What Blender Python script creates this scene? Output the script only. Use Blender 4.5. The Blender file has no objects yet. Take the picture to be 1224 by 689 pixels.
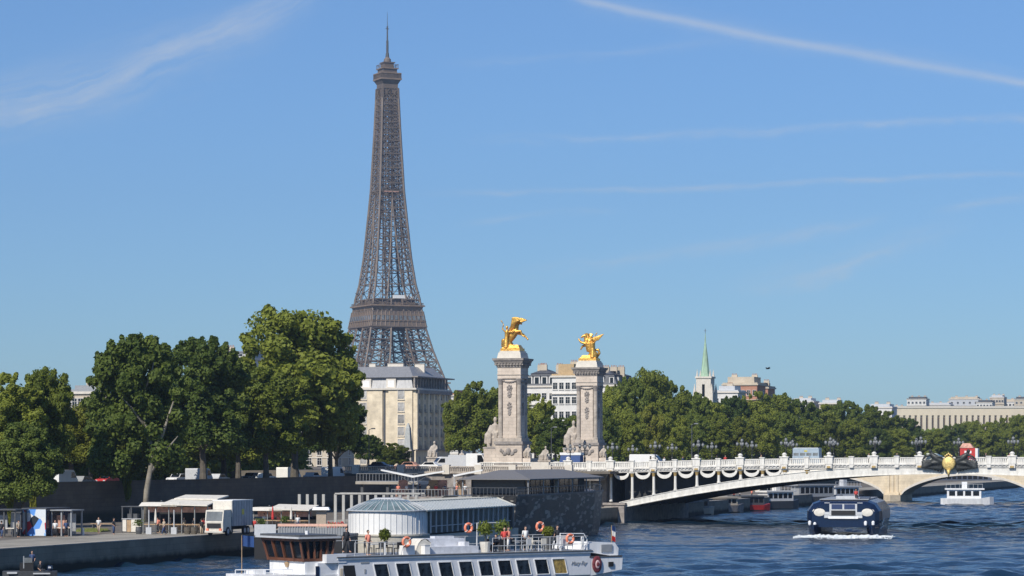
import bpy, math, random
import numpy as np
from mathutils import Matrix, Vector
R = math.radians
PI = math.pi
sc = bpy.context.scene
col = sc.collection

EXPOSURE = 0.0
SKY_STR = 0.077
SUN_STR = 4.9
AIR, DUST, OZONE = 1.0, 0.3, 3.0
TINT0 = (0.66, .985, 1.44)
TINT1 = (0.78, 1.06, 1.44)
HAZE = 0.00009
# ------------------------------------------------------------------ camera
F = 3250.0            # focal length in photo pixels (1224 wide)
H = 11.2              # eye height above the river
cam_d = bpy.data.cameras.new('camera')
cam = bpy.data.objects.new('camera', cam_d)
col.objects.link(cam)
cam.location = (0, 0, H)
cam.rotation_euler = (R(90), 0, 0)
cam_d.lens = F / 1224 * 36
cam_d.sensor_width = 36
cam_d.shift_y = 198.5 / 1224
cam_d.clip_start = 1
cam_d.clip_end = 30000
sc.camera = cam
sc.view_settings.view_transform = 'Standard'
sc.view_settings.look = 'None'
sc.view_settings.gamma = 1
sc.view_settings.exposure = EXPOSURE
sc.cycles.volume_bounces = 0
sc.cycles.max_bounces = 6
sc.cycles.transparent_max_bounces = 12

# ------------------------------------------------------------------ sky
SUN_EL = 40.0
SUN_AZ = 30.0         # degrees to the left of straight behind the camera
sun_dir = Vector((-math.sin(R(SUN_AZ)) * math.cos(R(SUN_EL)), -math.cos(R(SUN_AZ)) * math.cos(R(SUN_EL)), math.sin(R(SUN_EL))))
world = bpy.data.worlds.new('World')
sc.world = world
world.use_nodes = True
wt = world.node_tree
wt.nodes.clear()

def N(t, kind, **kw):
    n = t.nodes.new(kind)
    for k, v in kw.items():
        if k == 'ins':
            for kk, vv in v.items():
                if hasattr(vv, 'is_linked') or isinstance(vv, bpy.types.NodeSocket):
                    t.links.new(vv, n.inputs[kk])
                else:
                    n.inputs[kk].default_value = vv
        else:
            setattr(n, k, v)
    return n

def MATH(t, op, a, b=0.0, c=0.0, clamp=False):
    n = t.nodes.new('ShaderNodeMath'); n.operation = op; n.use_clamp = clamp
    for i, v in enumerate((a, b, c)):
        if isinstance(v, bpy.types.NodeSocket): t.links.new(v, n.inputs[i])
        else: n.inputs[i].default_value = v
    return n.outputs[0]

sky = N(wt, 'ShaderNodeTexSky', sky_type='NISHITA', sun_disc=False, sun_elevation=R(SUN_EL),
        sun_rotation=math.atan2(sun_dir.x, sun_dir.y), altitude=100, air_density=AIR, dust_density=DUST, ozone_density=OZONE)
tc = N(wt, 'ShaderNodeTexCoord')
sep = N(wt, 'ShaderNodeSeparateXYZ', ins={0: tc.outputs['Generated']})
yy = MATH(wt, 'MAXIMUM', sep.outputs[1], 0.001)
A = MATH(wt, 'DIVIDE', sep.outputs[0], yy)       # tangent of azimuth
B = MATH(wt, 'DIVIDE', sep.outputs[2], yy)       # tangent of elevation
nz = N(wt, 'ShaderNodeTexNoise', ins={'Vector': tc.outputs['Generated'], 'Scale': 14.0, 'Detail': 6.0, 'Roughness': 0.6})
nz2 = N(wt, 'ShaderNodeTexNoise', ins={'Vector': tc.outputs['Generated'], 'Scale': 60.0, 'Detail': 5.0, 'Roughness': 0.65})
warp = MATH(wt, 'SUBTRACT', nz.outputs['Fac'], 0.5)
warp2 = MATH(wt, 'SUBTRACT', nz2.outputs['Fac'], 0.5)

def trail(p0, p1, p2, width, strength, wob=0.0, brk=0.0, fade=0.02, wob2=0.0, wisp=True):
    """streak of ice cloud through three directions given in photo pixels"""
    P = [((x - 612) / F, (543 - y) / F) for x, y in (p0, p1, p2)]
    co = np.polyfit([p[0] for p in P], [p[1] for p in P], 2)
    f = MATH(wt, 'MULTIPLY_ADD', A, float(co[0]), float(co[1]))
    f = MATH(wt, 'MULTIPLY_ADD', A, f, float(co[2]))
    d = MATH(wt, 'SUBTRACT', B, f)
    if wob: d = MATH(wt, 'MULTIPLY_ADD', warp, wob, d)
    if wob2: d = MATH(wt, 'MULTIPLY_ADD', warp2, wob2, d)
    d = MATH(wt, 'DIVIDE', d, width / F)
    d = MATH(wt, 'MULTIPLY', d, d)
    m = MATH(wt, 'POWER', 2.718, MATH(wt, 'MULTIPLY', d, -1.0))
    if wisp:
        off = MATH(wt, 'SUBTRACT', B, f)
        vec = N(wt, 'ShaderNodeCombineXYZ', ins={0: MATH(wt, 'MULTIPLY', A, 9.0), 1: MATH(wt, 'MULTIPLY_ADD', off, 130.0, MATH(wt, 'MULTIPLY', warp, 3.0)), 2: 3.3}).outputs[0]
        wn = N(wt, 'ShaderNodeTexNoise', ins={'Vector': vec, 'Scale': 2.0, 'Detail': 7.0, 'Roughness': 0.62})
        m = MATH(wt, 'MULTIPLY', m, N(wt, 'ShaderNodeMapRange', ins={0: wn.outputs['Fac'], 1: .36, 2: .72, 3: 0.15, 4: 1.7}).outputs[0])
    a0, a1 = P[0][0], P[2][0]
    g0 = N(wt, 'ShaderNodeMapRange', interpolation_type='SMOOTHSTEP', ins={0: A, 1: a0 - fade, 2: a0 + fade, 3: 0.0, 4: 1.0}).outputs[0]
    g1 = N(wt, 'ShaderNodeMapRange', interpolation_type='SMOOTHSTEP', ins={0: A, 1: a1 - fade, 2: a1 + fade, 3: 1.0, 4: 0.0}).outputs[0]
    m = MATH(wt, 'MULTIPLY', m, MATH(wt, 'MULTIPLY', g0, g1))
    m = MATH(wt, 'MULTIPLY', m, MATH(wt, 'MULTIPLY_ADD', MATH(wt, 'ADD', warp, warp2), brk, 1.0, clamp=False))
    return MATH(wt, 'MULTIPLY', m, strength, clamp=True)

cirrus = [
    trail((690, -2), (900, 42), (1262, 107), 5.0, 0.34, 0.003, .6, 0.008, wisp=False),
    trail((690, -2), (900, 42), (1262, 107), 12, 0.12, 0.010, 1.0, 0.010, 0.006),
    trail((-60, 142), (170, 88), (372, -12), 25, 0.26, 0.012, 1.0, 0.02, 0.004),
    trail((-60, 128), (120, 98), (290, 50), 38, 0.18, 0.02, 1.2, 0.03, 0.01),
    trail((600, 168), (900, 158), (1280, 140), 5, 0.22, 0.010, 2.5, 0.02, 0.003),
    trail((540, 232), (860, 222), (1280, 207), 3.6, 0.22, 0.006, 1.6, 0.02, 0.002),
    trail((560, 268), (640, 257), (720, 252), 4, 0.17, 0.006, 1.6, 0.01),
    trail((640, 325), (820, 300), (1020, 268), 8, 0.20, 0.010, 2.2, 0.02, 0.004),
    trail((1130, 252), (1180, 243), (1280, 230), 5, 0.2, 0.004, 1.6, 0.01),
    trail((900, 340), (1050, 305), (1130, 280), 14, 0.18, 0.02, 3.0, 0.02, 0.01),
    trail((560, 75), (700, 65), (860, 48), 6, 0.10, 0.010, 2.0, 0.02, 0.004),
]
tot = cirrus[0]
for c_ in cirrus[1:]: tot = MATH(wt, 'ADD', tot, c_, clamp=True)
ramp = N(wt, 'ShaderNodeValToRGB', ins={0: MATH(wt, 'MULTIPLY', sep.outputs[2], 4.0, clamp=True)})
re_ = ramp.color_ramp.elements; re_[0].color = (*TINT0, 1); re_[1].color = (*TINT1, 1); re_[1].position = .66
SKY_TINT = ramp.outputs[0]
tint = N(wt, 'ShaderNodeMix', data_type='RGBA', blend_type='MULTIPLY', ins={0: 1.0, 6: sky.outputs[0], 7: SKY_TINT})
mix = N(wt, 'ShaderNodeMix', data_type='RGBA', ins={0: tot, 6: tint.outputs[2], 7: (8.2, 8.8, 9.6, 1)})
bg = N(wt, 'ShaderNodeBackground', ins={0: mix.outputs[2], 1: SKY_STR})
wo = N(wt, 'ShaderNodeOutputWorld', ins={0: bg.outputs[0]})

sun_l = bpy.data.lights.new('sun', 'SUN')
sun_l.energy = SUN_STR
sun_l.angle = R(0.5)
sun_l.color = (1.0, 0.94, 0.84)
sun = bpy.data.objects.new('sun', sun_l)
col.objects.link(sun)
sun.rotation_euler = sun_dir.to_track_quat('Z', 'Y').to_euler()

# ------------------------------------------------------------------ helpers
def at(px, D, z=0.0):
    return Vector(((px - 612) / F * D, D, z))
def zat(py, D):
    return H - (py - 543) * D / F
U = Vector((0.9497, -0.3131, 0)); V = Vector((0.3131, 0.9497, 0))
O = Vector((17.5, 444, 0))
RZ = math.atan2(U.y, U.x)
def uv(u, v, z=0.0):
    return O + U * u + V * v + Vector((0, 0, z))
def to_uv(p):
    q = Vector((p.x, p.y, 0)) - O
    return q.dot(U), q.dot(V)

MATS = {}
def mat(name, color, rough=0.7, metal=0.0, vary=0.15, scale=3.0, bump=0.0, bscale=None, coord='Object', emit=None, alpha=None, stretch=None, spec=None, rand=0.0):
    if name in MATS: return MATS[name]
    m = bpy.data.materials.new(name); m.use_nodes = True
    t = m.node_tree; b = t.nodes['Principled BSDF']
    c = N(t, 'ShaderNodeTexCoord').outputs[coord]
    if stretch: c = N(t, 'ShaderNodeMapping', ins={0: c, 3: stretch}).outputs[0]
    nn = N(t, 'ShaderNodeTexNoise', ins={'Vector': c, 'Scale': scale, 'Detail': 5.0, 'Roughness': 0.6})
    mr = N(t, 'ShaderNodeMapRange', ins={0: nn.outputs['Fac'], 1: 0.3, 2: 0.7, 3: 1 - vary, 4: 1 + vary})
    v = mr.outputs[0]
    if rand:
        oi = N(t, 'ShaderNodeObjectInfo')
        v = MATH(t, 'MULTIPLY', v, MATH(t, 'MULTIPLY_ADD', oi.outputs['Random'], 2 * rand, 1 - rand))
    hs = N(t, 'ShaderNodeHueSaturation', ins={'Color': (*color, 1), 'Value': v})
    t.links.new(hs.outputs[0], b.inputs['Base Color'])
    b.inputs['Roughness'].default_value = rough
    b.inputs['Metallic'].default_value = metal
    if spec is not None: b.inputs['Specular IOR Level'].default_value = spec
    if bump:
        n2 = N(t, 'ShaderNodeTexNoise', ins={'Vector': c, 'Scale': bscale or scale * 4, 'Detail': 4.0})
        bp = N(t, 'ShaderNodeBump', ins={'Height': n2.outputs['Fac'], 'Strength': 0.7, 'Distance': bump})
        t.links.new(bp.outputs[0], b.inputs['Normal'])
    m.diffuse_color = (*color, 1)
    MATS[name] = m
    return m

def brick_mat(name, c1, c2, mortar, bw, bh, ms=0.02, stain=None, rough=0.85):
    """coursed stone: courses follow height, joints follow the wall; stain = (height, colour)"""
    if name in MATS: return MATS[name]
    m = bpy.data.materials.new(name); m.use_nodes = True
    t = m.node_tree; b = t.nodes['Principled BSDF']
    g = N(t, 'ShaderNodeTexCoord').outputs['Object']
    s = N(t, 'ShaderNodeSeparateXYZ', ins={0: g})
    h = MATH(t, 'ADD', s.outputs[0], s.outputs[1])
    cv = N(t, 'ShaderNodeCombineXYZ', ins={0: h, 1: s.outputs[2]}).outputs[0]
    br = N(t, 'ShaderNodeTexBrick', ins={'Vector': cv, 'Color1': (*c1, 1), 'Color2': (*c2, 1), 'Mortar': (*mortar, 1), 'Scale': 1.0,
           'Mortar Size': ms, 'Brick Width': bw, 'Row Height': bh, 'Mortar Smooth': 0.2})
    nn = N(t, 'ShaderNodeTexNoise', ins={'Vector': g, 'Scale': 0.35, 'Detail': 8.0, 'Roughness': 0.65})
    mr = N(t, 'ShaderNodeMapRange', ins={0: nn.outputs['Fac'], 1: 0.3, 2: 0.7, 3: 0.7, 4: 1.2})
    hs = N(t, 'ShaderNodeHueSaturation', ins={'Color': br.outputs['Color'], 'Value': mr.outputs[0]})
    out = hs.outputs[0]
    if stain:
        n3 = N(t, 'ShaderNodeTexNoise', ins={'Vector': g, 'Scale': 0.8, 'Detail': 5.0})
        zz = MATH(t, 'ADD', s.outputs[2], MATH(t, 'MULTIPLY', n3.outputs['Fac'], -0.7))
        fm = N(t, 'ShaderNodeMapRange', ins={0: zz, 1: stain[0] - 0.35, 2: stain[0] + 0.2, 3: 1.0, 4: 0.0}).outputs[0]
        out = N(t, 'ShaderNodeMix', data_type='RGBA', ins={0: fm, 6: out, 7: (*stain[1], 1)}).outputs[2]
    t.links.new(out, b.inputs['Base Color'])
    b.inputs['Roughness'].default_value = rough
    MATS[name] = m
    return m

class MB:
    def __init__(s, M=None):
        s.v = []; s.f = []; s.mi = []; s.mats = []; s.cur = 0; s.M = M
    def use(s, m):
        if m not in s.mats: s.mats.append(m)
        s.cur = s.mats.index(m); return s
    def add(s, vs, fs):
        n = len(s.v)
        if s.M is not None: vs = [s.M @ Vector(q) for q in vs]
        s.v += [tuple(q) for q in vs]
        s.f += [tuple(i + n for i in f) for f in fs]
        s.mi += [s.cur] * len(fs)
        return s
    def box(s, x0, x1, y0, y1, z0, z1):
        return s.add([(x0, y0, z0), (x1, y0, z0), (x1, y1, z0), (x0, y1, z0), (x0, y0, z1), (x1, y0, z1), (x1, y1, z1), (x0, y1, z1)],
                     [(0, 3, 2, 1), (4, 5, 6, 7), (0, 1, 5, 4), (1, 2, 6, 5), (2, 3, 7, 6), (3, 0, 4, 7)])
    def cbox(s, c, d):
        return s.box(c[0] - d[0] / 2, c[0] + d[0] / 2, c[1] - d[1] / 2, c[1] + d[1] / 2, c[2] - d[2] / 2, c[2] + d[2] / 2)
    def frus(s, a, z0, b, z1):
        """a, b = (x0,x1,y0,y1) rectangles at z0 and z1"""
        return s.add([(a[0], a[2], z0), (a[1], a[2], z0), (a[1], a[3], z0), (a[0], a[3], z0), (b[0], b[2], z1), (b[1], b[2], z1), (b[1], b[3], z1), (b[0], b[3], z1)],
                     [(0, 3, 2, 1), (4, 5, 6, 7), (0, 1, 5, 4), (1, 2, 6, 5), (2, 3, 7, 6), (3, 0, 4, 7)])
    def beam(s, p, q, w, w2=None):
        p = Vector(p); q = Vector(q); d = (q - p)
        if d.length < 1e-6: return s
        d.normalize()
        a = d.cross(Vector((0, 0, 1)))
        if a.length < 0.05: a = d.cross(Vector((1, 0, 0)))
        a.normalize(); b = d.cross(a)
        w2 = w if w2 is None else w2
        vs = []
        for c, ww in ((p, w), (q, w2)):
            for i, j in ((-1, -1), (1, -1), (1, 1), (-1, 1)): vs.append(c + a * i * ww / 2 + b * j * ww / 2)
        return s.add(vs, [(0, 3, 2, 1), (4, 5, 6, 7), (0, 1, 5, 4), (1, 2, 6, 5), (2, 3, 7, 6), (3, 0, 4, 7)])
    def tube(s, pts, rs, n=8, caps=True):
        pts = [Vector(p) for p in pts]
        if not isinstance(rs, (list, tuple)): rs = [rs] * len(pts)
        vs = []; fs = []; pa = None
        for i, p in enumerate(pts):
            d = (pts[min(i + 1, len(pts) - 1)] - pts[max(i - 1, 0)]).normalized()
            if pa is None:
                pa = d.cross(Vector((0, 0, 1)))
                if pa.length < 0.1: pa = d.cross(Vector((1, 0, 0)))
            a = (pa - d * pa.dot(d)).normalized(); pa = a; b = d.cross(a)
            for k in range(n):
                t = 2 * PI * k / n
                vs.append(p + (a * math.cos(t) + b * math.sin(t)) * rs[i])
        for i in range(len(pts) - 1):
            for k in range(n):
                k2 = (k + 1) % n
                fs.append((i * n + k, i * n + k2, (i + 1) * n + k2, (i + 1) * n + k))
        if caps:
            fs.append(tuple(range(n - 1, -1, -1))); fs.append(tuple((len(pts) - 1) * n + k for k in range(n)))
        return s.add(vs, fs)
    def lathe(s, c, prof, n=16, sx=1.0, sy=1.0):
        vs = []; fs = []
        for r, z in prof:
            for k in range(n):
                t = 2 * PI * k / n
                vs.append((c[0] + r * math.cos(t) * sx, c[1] + r * math.sin(t) * sy, c[2] + z))
        for i in range(len(prof) - 1):
            for k in range(n):
                k2 = (k + 1) % n
                fs.append((i * n + k, i * n + k2, (i + 1) * n + k2, (i + 1) * n + k))
        fs.append(tuple(range(n - 1, -1, -1))); fs.append(tuple((len(prof) - 1) * n + k for k in range(n)))
        return s.add(vs, fs)
    def ball(s, c, r, n=10, m=7):
        if not isinstance(r, (tuple, list)): r = (r, r, r)
        prof = [(math.sin(PI * i / m), -math.cos(PI * i / m)) for i in range(m + 1)]
        prof[0] = (0.02, -1); prof[-1] = (0.02, 1)
        vs = []; fs = []
        for rr, z in prof:
            for k in range(n):
                t = 2 * PI * k / n
                vs.append((c[0] + rr * math.cos(t) * r[0], c[1] + rr * math.sin(t) * r[1], c[2] + z * r[2]))
        for i in range(m):
            for k in range(n):
                k2 = (k + 1) % n
                fs.append((i * n + k, i * n + k2, (i + 1) * n + k2, (i + 1) * n + k))
        fs.append(tuple(range(n - 1, -1, -1))); fs.append(tuple(m * n + k for k in range(n)))
        return s.add(vs, fs)
    def prism(s, poly, y0, y1, axis='y'):
        """poly in (x,z) extruded along y (axis y), or in (y,z) along x (axis x), or (x,y) along z"""
        n = len(poly)
        def P(a, b, e):
            return (a, e, b) if axis == 'y' else ((e, a, b) if axis == 'x' else (a, b, e))
        vs = [P(a, b, y0) for a, b in poly] + [P(a, b, y1) for a, b in poly]
        fs = [tuple(range(n)), tuple(range(2 * n - 1, n - 1, -1))]
        for i in range(n):
            j = (i + 1) % n
            fs.append((i, i + n, j + n, j))
        return s.add(vs, fs)
    def torus(s, c, Rr, r, ax=(0, 1, 0), n=20, m=8):
        ax = Vector(ax).normalized(); a = ax.cross(Vector((0, 0, 1)))
        if a.length < .1: a = ax.cross(Vector((1, 0, 0)))
        a.normalize(); b = ax.cross(a); c = Vector(c); vs = []; fs = []
        for i in range(n):
            t = 2 * PI * i / n; d = a * math.cos(t) + b * math.sin(t)
            for j in range(m):
                p = 2 * PI * j / m
                vs.append(c + d * (Rr + r * math.cos(p)) + ax * r * math.sin(p))
        for i in range(n):
            for j in range(m):
                fs.append((i * m + j, ((i + 1) % n) * m + j, ((i + 1) % n) * m + (j + 1) % m, i * m + (j + 1) % m))
        return s.add(vs, fs)
    def mesh(s, name, m=None, smooth=False):
        me = bpy.data.meshes.new(name)
        me.from_pydata(s.v, [], s.f)
        for mm in (s.mats or ([m] if m else [])): me.materials.append(mm)
        if s.mats: me.polygons.foreach_set('material_index', s.mi)
        if smooth: me.polygons.foreach_set('use_smooth', [True] * len(s.f))
        me.update()
        return me

def thing(name, label, cat, loc=(0, 0, 0), rz=0.0, group=None, scale=None):
    o = bpy.data.objects.new(name, None); col.objects.link(o)
    o.empty_display_size = 0.3
    o.location = loc; o.rotation_euler = (0, 0, rz)
    if scale: o.scale = scale if isinstance(scale, tuple) else (scale,) * 3
    o['label'] = label; o['category'] = cat
    if group: o['group'] = group
    return o
def part(name, mb, m=None, parent=None, smooth=False, loc=None, label=None):
    me = mb if isinstance(mb, bpy.types.Mesh) else mb.mesh(name, m, smooth)
    o = bpy.data.objects.new(name, me); col.objects.link(o)
    if parent: o.parent = parent
    if loc is not None: o.location = loc
    if label: o['label'] = label
    return o
def solo(name, mb, m, label, cat, loc=(0, 0, 0), rz=0.0, group=None, smooth=False, scale=None):
    o = part(name, mb, m, None, smooth)
    o.location = loc; o.rotation_euler = (0, 0, rz)
    if scale: o.scale = scale if isinstance(scale, tuple) else (scale,) * 3
    o['label'] = label; o['category'] = cat
    if group: o['group'] = group
    return o
def struct(name, mb, m, loc=(0, 0, 0), rz=0.0, kind='structure'):
    o = part(name, mb, m); o.location = loc; o.rotation_euler = (0, 0, rz); o['kind'] = kind
    return o
def dup(root, loc=None, rz=None, label=None, group=None, scale=None, strip=False):
    def cp(o, par):
        c = o.copy(); col.objects.link(c)
        c.parent = par
        if not strip:
            for ch in o.children: cp(ch, c)
        return c
    r = cp(root, None)
    if loc is not None: r.location = loc
    if rz is not None: r.rotation_euler = (0, 0, rz)
    if label: r['label'] = label
    if group: r['group'] = group
    if scale: r.scale = scale if isinstance(scale, tuple) else (scale,) * 3
    return r
def fuse(mb, name, m, voxel=0.05, smooth=True, sm=0):
    """merge overlapping solids into one continuous skin"""
    o = bpy.data.objects.new('tmp', mb.mesh('tmp')); col.objects.link(o)
    md = o.modifiers.new('r', 'REMESH'); md.mode = 'VOXEL'; md.voxel_size = voxel; md.use_smooth_shade = smooth
    if sm:
        s2 = o.modifiers.new('s', 'SMOOTH'); s2.iterations = sm; s2.factor = 0.5
    dg = bpy.context.evaluated_depsgraph_get(); dg.update()
    me = bpy.data.meshes.new_from_object(o.evaluated_get(dg)); me.name = name
    bpy.data.objects.remove(o)
    me.materials.clear(); me.materials.append(m)
    if smooth: me.polygons.foreach_set('use_smooth', [True] * len(me.polygons))
    return me

# ------------------------------------------------------------------ materials
stone = brick_mat('pale_stone', (.64, .545, .45), (.58, .49, .405), (.42, .36, .295), 1.3, 0.55, 0.025)
stone_plain = mat('carved_stone', (.42, .365, .305), .85, vary=.32, scale=1.4, bump=.05, bscale=3)
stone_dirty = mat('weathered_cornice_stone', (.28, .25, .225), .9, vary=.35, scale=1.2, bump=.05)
stone_white = mat('new_white_stone', (.62, .57, .49), .8, vary=.1, scale=1.5)
wall_dark = brick_mat('old_river_wall', (.12, .097, .072), (.10, .082, .06), (.082, .067, .05), 1.6, 0.55, 0.03, stain=(3.4, (.03, .032, .018)))
quay_stone = brick_mat('quay_stone', (.27, .225, .165), (.24, .20, .148), (.17, .145, .105), 1.6, 0.6, 0.02, stain=(0.55, (.012, .016, .008)))
pave = mat('quay_paving', (.15, .13, .105), .9, vary=.3, scale=.35, bump=.01)
coping = mat('coping_stone', (.36, .325, .27), .85, vary=.2, scale=.6)
asphalt = mat('asphalt', (.055, .055, .055), .9, vary=.25, scale=.4)
earth = mat('ground_earth', (.09, .085, .075), .95, vary=.3, scale=.05)
white_paint = mat('white_paint', (.80, .79, .76), .45, vary=.06, scale=.8)
ivory = mat('ivory_bridge_paint', (.70, .675, .615), .55, vary=.20, scale=1.5, stretch=(1, 1, .35), bump=.02)
ivory_d = mat('weathered_bridge_paint', (.66, .63, .575), .65, vary=.24, scale=1.1, stretch=(1, 1, .5))
steel_shade = mat('bridge_steel_painted_shade', (.035, .038, .04), .7, vary=.3, scale=.5)  # near-black colour carries the shade under the deck and behind the columns
gold = mat('gilded_bronze', (.80, .45, .10), .42, .75, vary=.4, scale=2.2, bump=.08, bscale=5)
gold_dull = mat('dull_gold_paint', (.50, .35, .14), .5, .3, vary=.2, scale=3)
bronze = mat('dark_bronze', (.035, .038, .036), .5, .3, vary=.4, scale=3)
zinc = mat('zinc_roof', (.30, .30, .30), .5, .2, vary=.2, scale=.6, stretch=(3, 3, .3))
slate = mat('slate_roof', (.075, .08, .09), .6, vary=.25, scale=1.0)
cream_wall = brick_mat('cream_facade', (.74, .63, .455), (.71, .60, .43), (.60, .51, .38), 1.8, .5, .012)
white_wall = mat('pale_facade', (.66, .64, .60), .85, vary=.12, scale=.3)
tan_wall = mat('tan_facade', (.50, .43, .33), .85, vary=.14, scale=.3)
beige_arch = brick_mat('bright_bridge_stone', (.70, .59, .42), (.66, .55, .39), (.52, .43, .31), 1.4, .6, .02)
brick_red = mat('brick_facade', (.40, .20, .13), .85, vary=.2, scale=.5)
glass_dark = mat('dark_window_glass', (.012, .014, .017), .12, vary=.4, scale=.7)
glass_grey = mat('curtained_window_glass', (.16, .17, .17), .2, vary=.5, scale=.5)
copper = mat('green_copper', (.33, .47, .33), .7, vary=.25, scale=1.5, stretch=(1, 1, .2))
iron = mat('tower_brown_iron', (.150, .115, .088), .6, vary=.25, scale=.12)
iron_l = mat('tower_brown_iron_light', (.23, .165, .115), .6, vary=.25, scale=.2)
black = mat('black_rubber', (.012, .012, .013), .7, vary=.2)
navy = mat('navy_paint', (.007, .017, .048), .22, vary=.15)
navy_l = mat('slate_blue_paint', (.07, .085, .12), .3, vary=.12)
blue_p = mat('blue_cloth', (.03, .11, .38), .7, vary=.3, scale=2)
red_p = mat('red_paint', (.50, .035, .03), .5, vary=.2)
orange = mat('salmon_orange_plastic', (.80, .24, .13), .55, vary=.15)
wood = mat('varnished_wood', (.13, .052, .028), .35, vary=.35, scale=1.5, stretch=(1, 1, .3))
wood_l = mat('pale_wood', (.38, .26, .15), .6, vary=.3, scale=2)
grey_p = mat('grey_paint', (.28, .29, .30), .5, vary=.12)
grey_d = mat('dark_grey_paint', (.075, .078, .082), .5, vary=.2)
grey_l = mat('light_grey_paint', (.50, .51, .52), .5, vary=.10)
hull_white = mat('white_hull_paint', (.76, .76, .755), .35, vary=.13, scale=1.6, stretch=(1.5, 1.5, .2))
canvas = mat('cream_canvas', (.66, .62, .54), .8, vary=.12)
pink_l = mat('salmon_band', (.55, .30, .22), .7, vary=.45, scale=1.8)
skin_m = mat('skin', (.50, .30, .21), .6, vary=.05)
hair_m = mat('dark_hair', (.03, .02, .015), .8, vary=.2)
blind_glass = mat('window_with_pale_blind', (.34, .33, .31), .4, vary=.7, scale=.5, rand=.35)
bark = mat('tree_bark', (.11, .095, .075), .9, vary=.35, scale=1.5, bump=.05)
bark_pale = mat('pale_tree_bark', (.25, .225, .18), .9, vary=.35, scale=1.5, bump=.05)

def leaf_mat(name, c0, c1):
    m = bpy.data.materials.new(name); m.use_nodes = True
    t = m.node_tree; b = t.nodes['Principled BSDF']
    g = N(t, 'ShaderNodeTexCoord').outputs['Object']
    nn = N(t, 'ShaderNodeTexNoise', ins={'Vector': g, 'Scale': .45, 'Detail': 6.0, 'Roughness': 0.7})
    oi = N(t, 'ShaderNodeObjectInfo')
    nf = N(t, 'ShaderNodeTexNoise', ins={'Vector': g, 'Scale': 2.6, 'Detail': 2.0})
    f = MATH(t, 'ADD', MATH(t, 'MULTIPLY_ADD', MATH(t, 'MULTIPLY_ADD', nf.outputs['Fac'], .6, MATH(t, 'MULTIPLY', nn.outputs['Fac'], .6)), 2.8, -1.1), MATH(t, 'MULTIPLY_ADD', oi.outputs['Random'], .9, -.45), clamp=True)
    mx = N(t, 'ShaderNodeMix', data_type='RGBA', ins={0: f, 6: (*c0, 1), 7: (*c1, 1)})
    t.links.new(mx.outputs[2], b.inputs['Base Color'])
    b.inputs['Roughness'].default_value = .6
    b.inputs['Specular IOR Level'].default_value = .25
    tr = N(t, 'ShaderNodeBsdfTranslucent', ins={0: mx.outputs[2]})
    ms = N(t, 'ShaderNodeMixShader', ins={0: .40, 1: b.outputs[0], 2: tr.outputs[0]})
    t.links.new(ms.outputs[0], t.nodes['Material Output'].inputs[0])
    return m
leaf_a = leaf_mat('plane_tree_leaves', (.115, .150, .020), (.290, .325, .050))
leaf_b = leaf_mat('deep_green_leaves', (.062, .104, .020), (.185, .232, .042))
leaf_c = leaf_mat('yellow_green_leaves', (.10, .13, .016), (.26, .27, .04))
GZ = 6.8
# ------------------------------------------------------------------ water and land
def water_mat():
    m = bpy.data.materials.new('river_water'); m.use_nodes = True
    t = m.node_tree; b = t.nodes['Principled BSDF']
    g = N(t, 'ShaderNodeTexCoord').outputs['Object']
    b.inputs['Base Color'].default_value = (.005, .022, .045, 1)
    b.inputs['Roughness'].default_value = .10
    b.inputs['IOR'].default_value = 1.333
    b.inputs['Specular Tint'].default_value = (.75, .9, 1.0, 1)
    mp = N(t, 'ShaderNodeMapping', ins={0: g, 2: (0, 0, .4), 3: (1.0, .8, 1)})
    n1 = N(t, 'ShaderNodeTexNoise', ins={'Vector': mp.outputs[0], 'Scale': .9, 'Detail': 5.0, 'Roughness': .62, 'Distortion': .3})
    n2 = N(t, 'ShaderNodeTexNoise', ins={'Vector': mp.outputs[0], 'Scale': .045, 'Detail': 3.0})
    n3 = N(t, 'ShaderNodeTexNoise', ins={'Vector': g, 'Scale': .012, 'Detail': 2.0})
    hgt = MATH(t, 'MULTIPLY_ADD', n2.outputs['Fac'], 1.6, n1.outputs['Fac'])
    calm = N(t, 'ShaderNodeMapRange', ins={0: n3.outputs['Fac'], 1: .38, 2: .62, 3: .55, 4: 1.0}).outputs[0]
    bp = N(t, 'ShaderNodeBump', ins={'Height': hgt, 'Strength': calm, 'Distance': .35})
    t.links.new(bp.outputs[0], b.inputs['Normal'])
    return m
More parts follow.
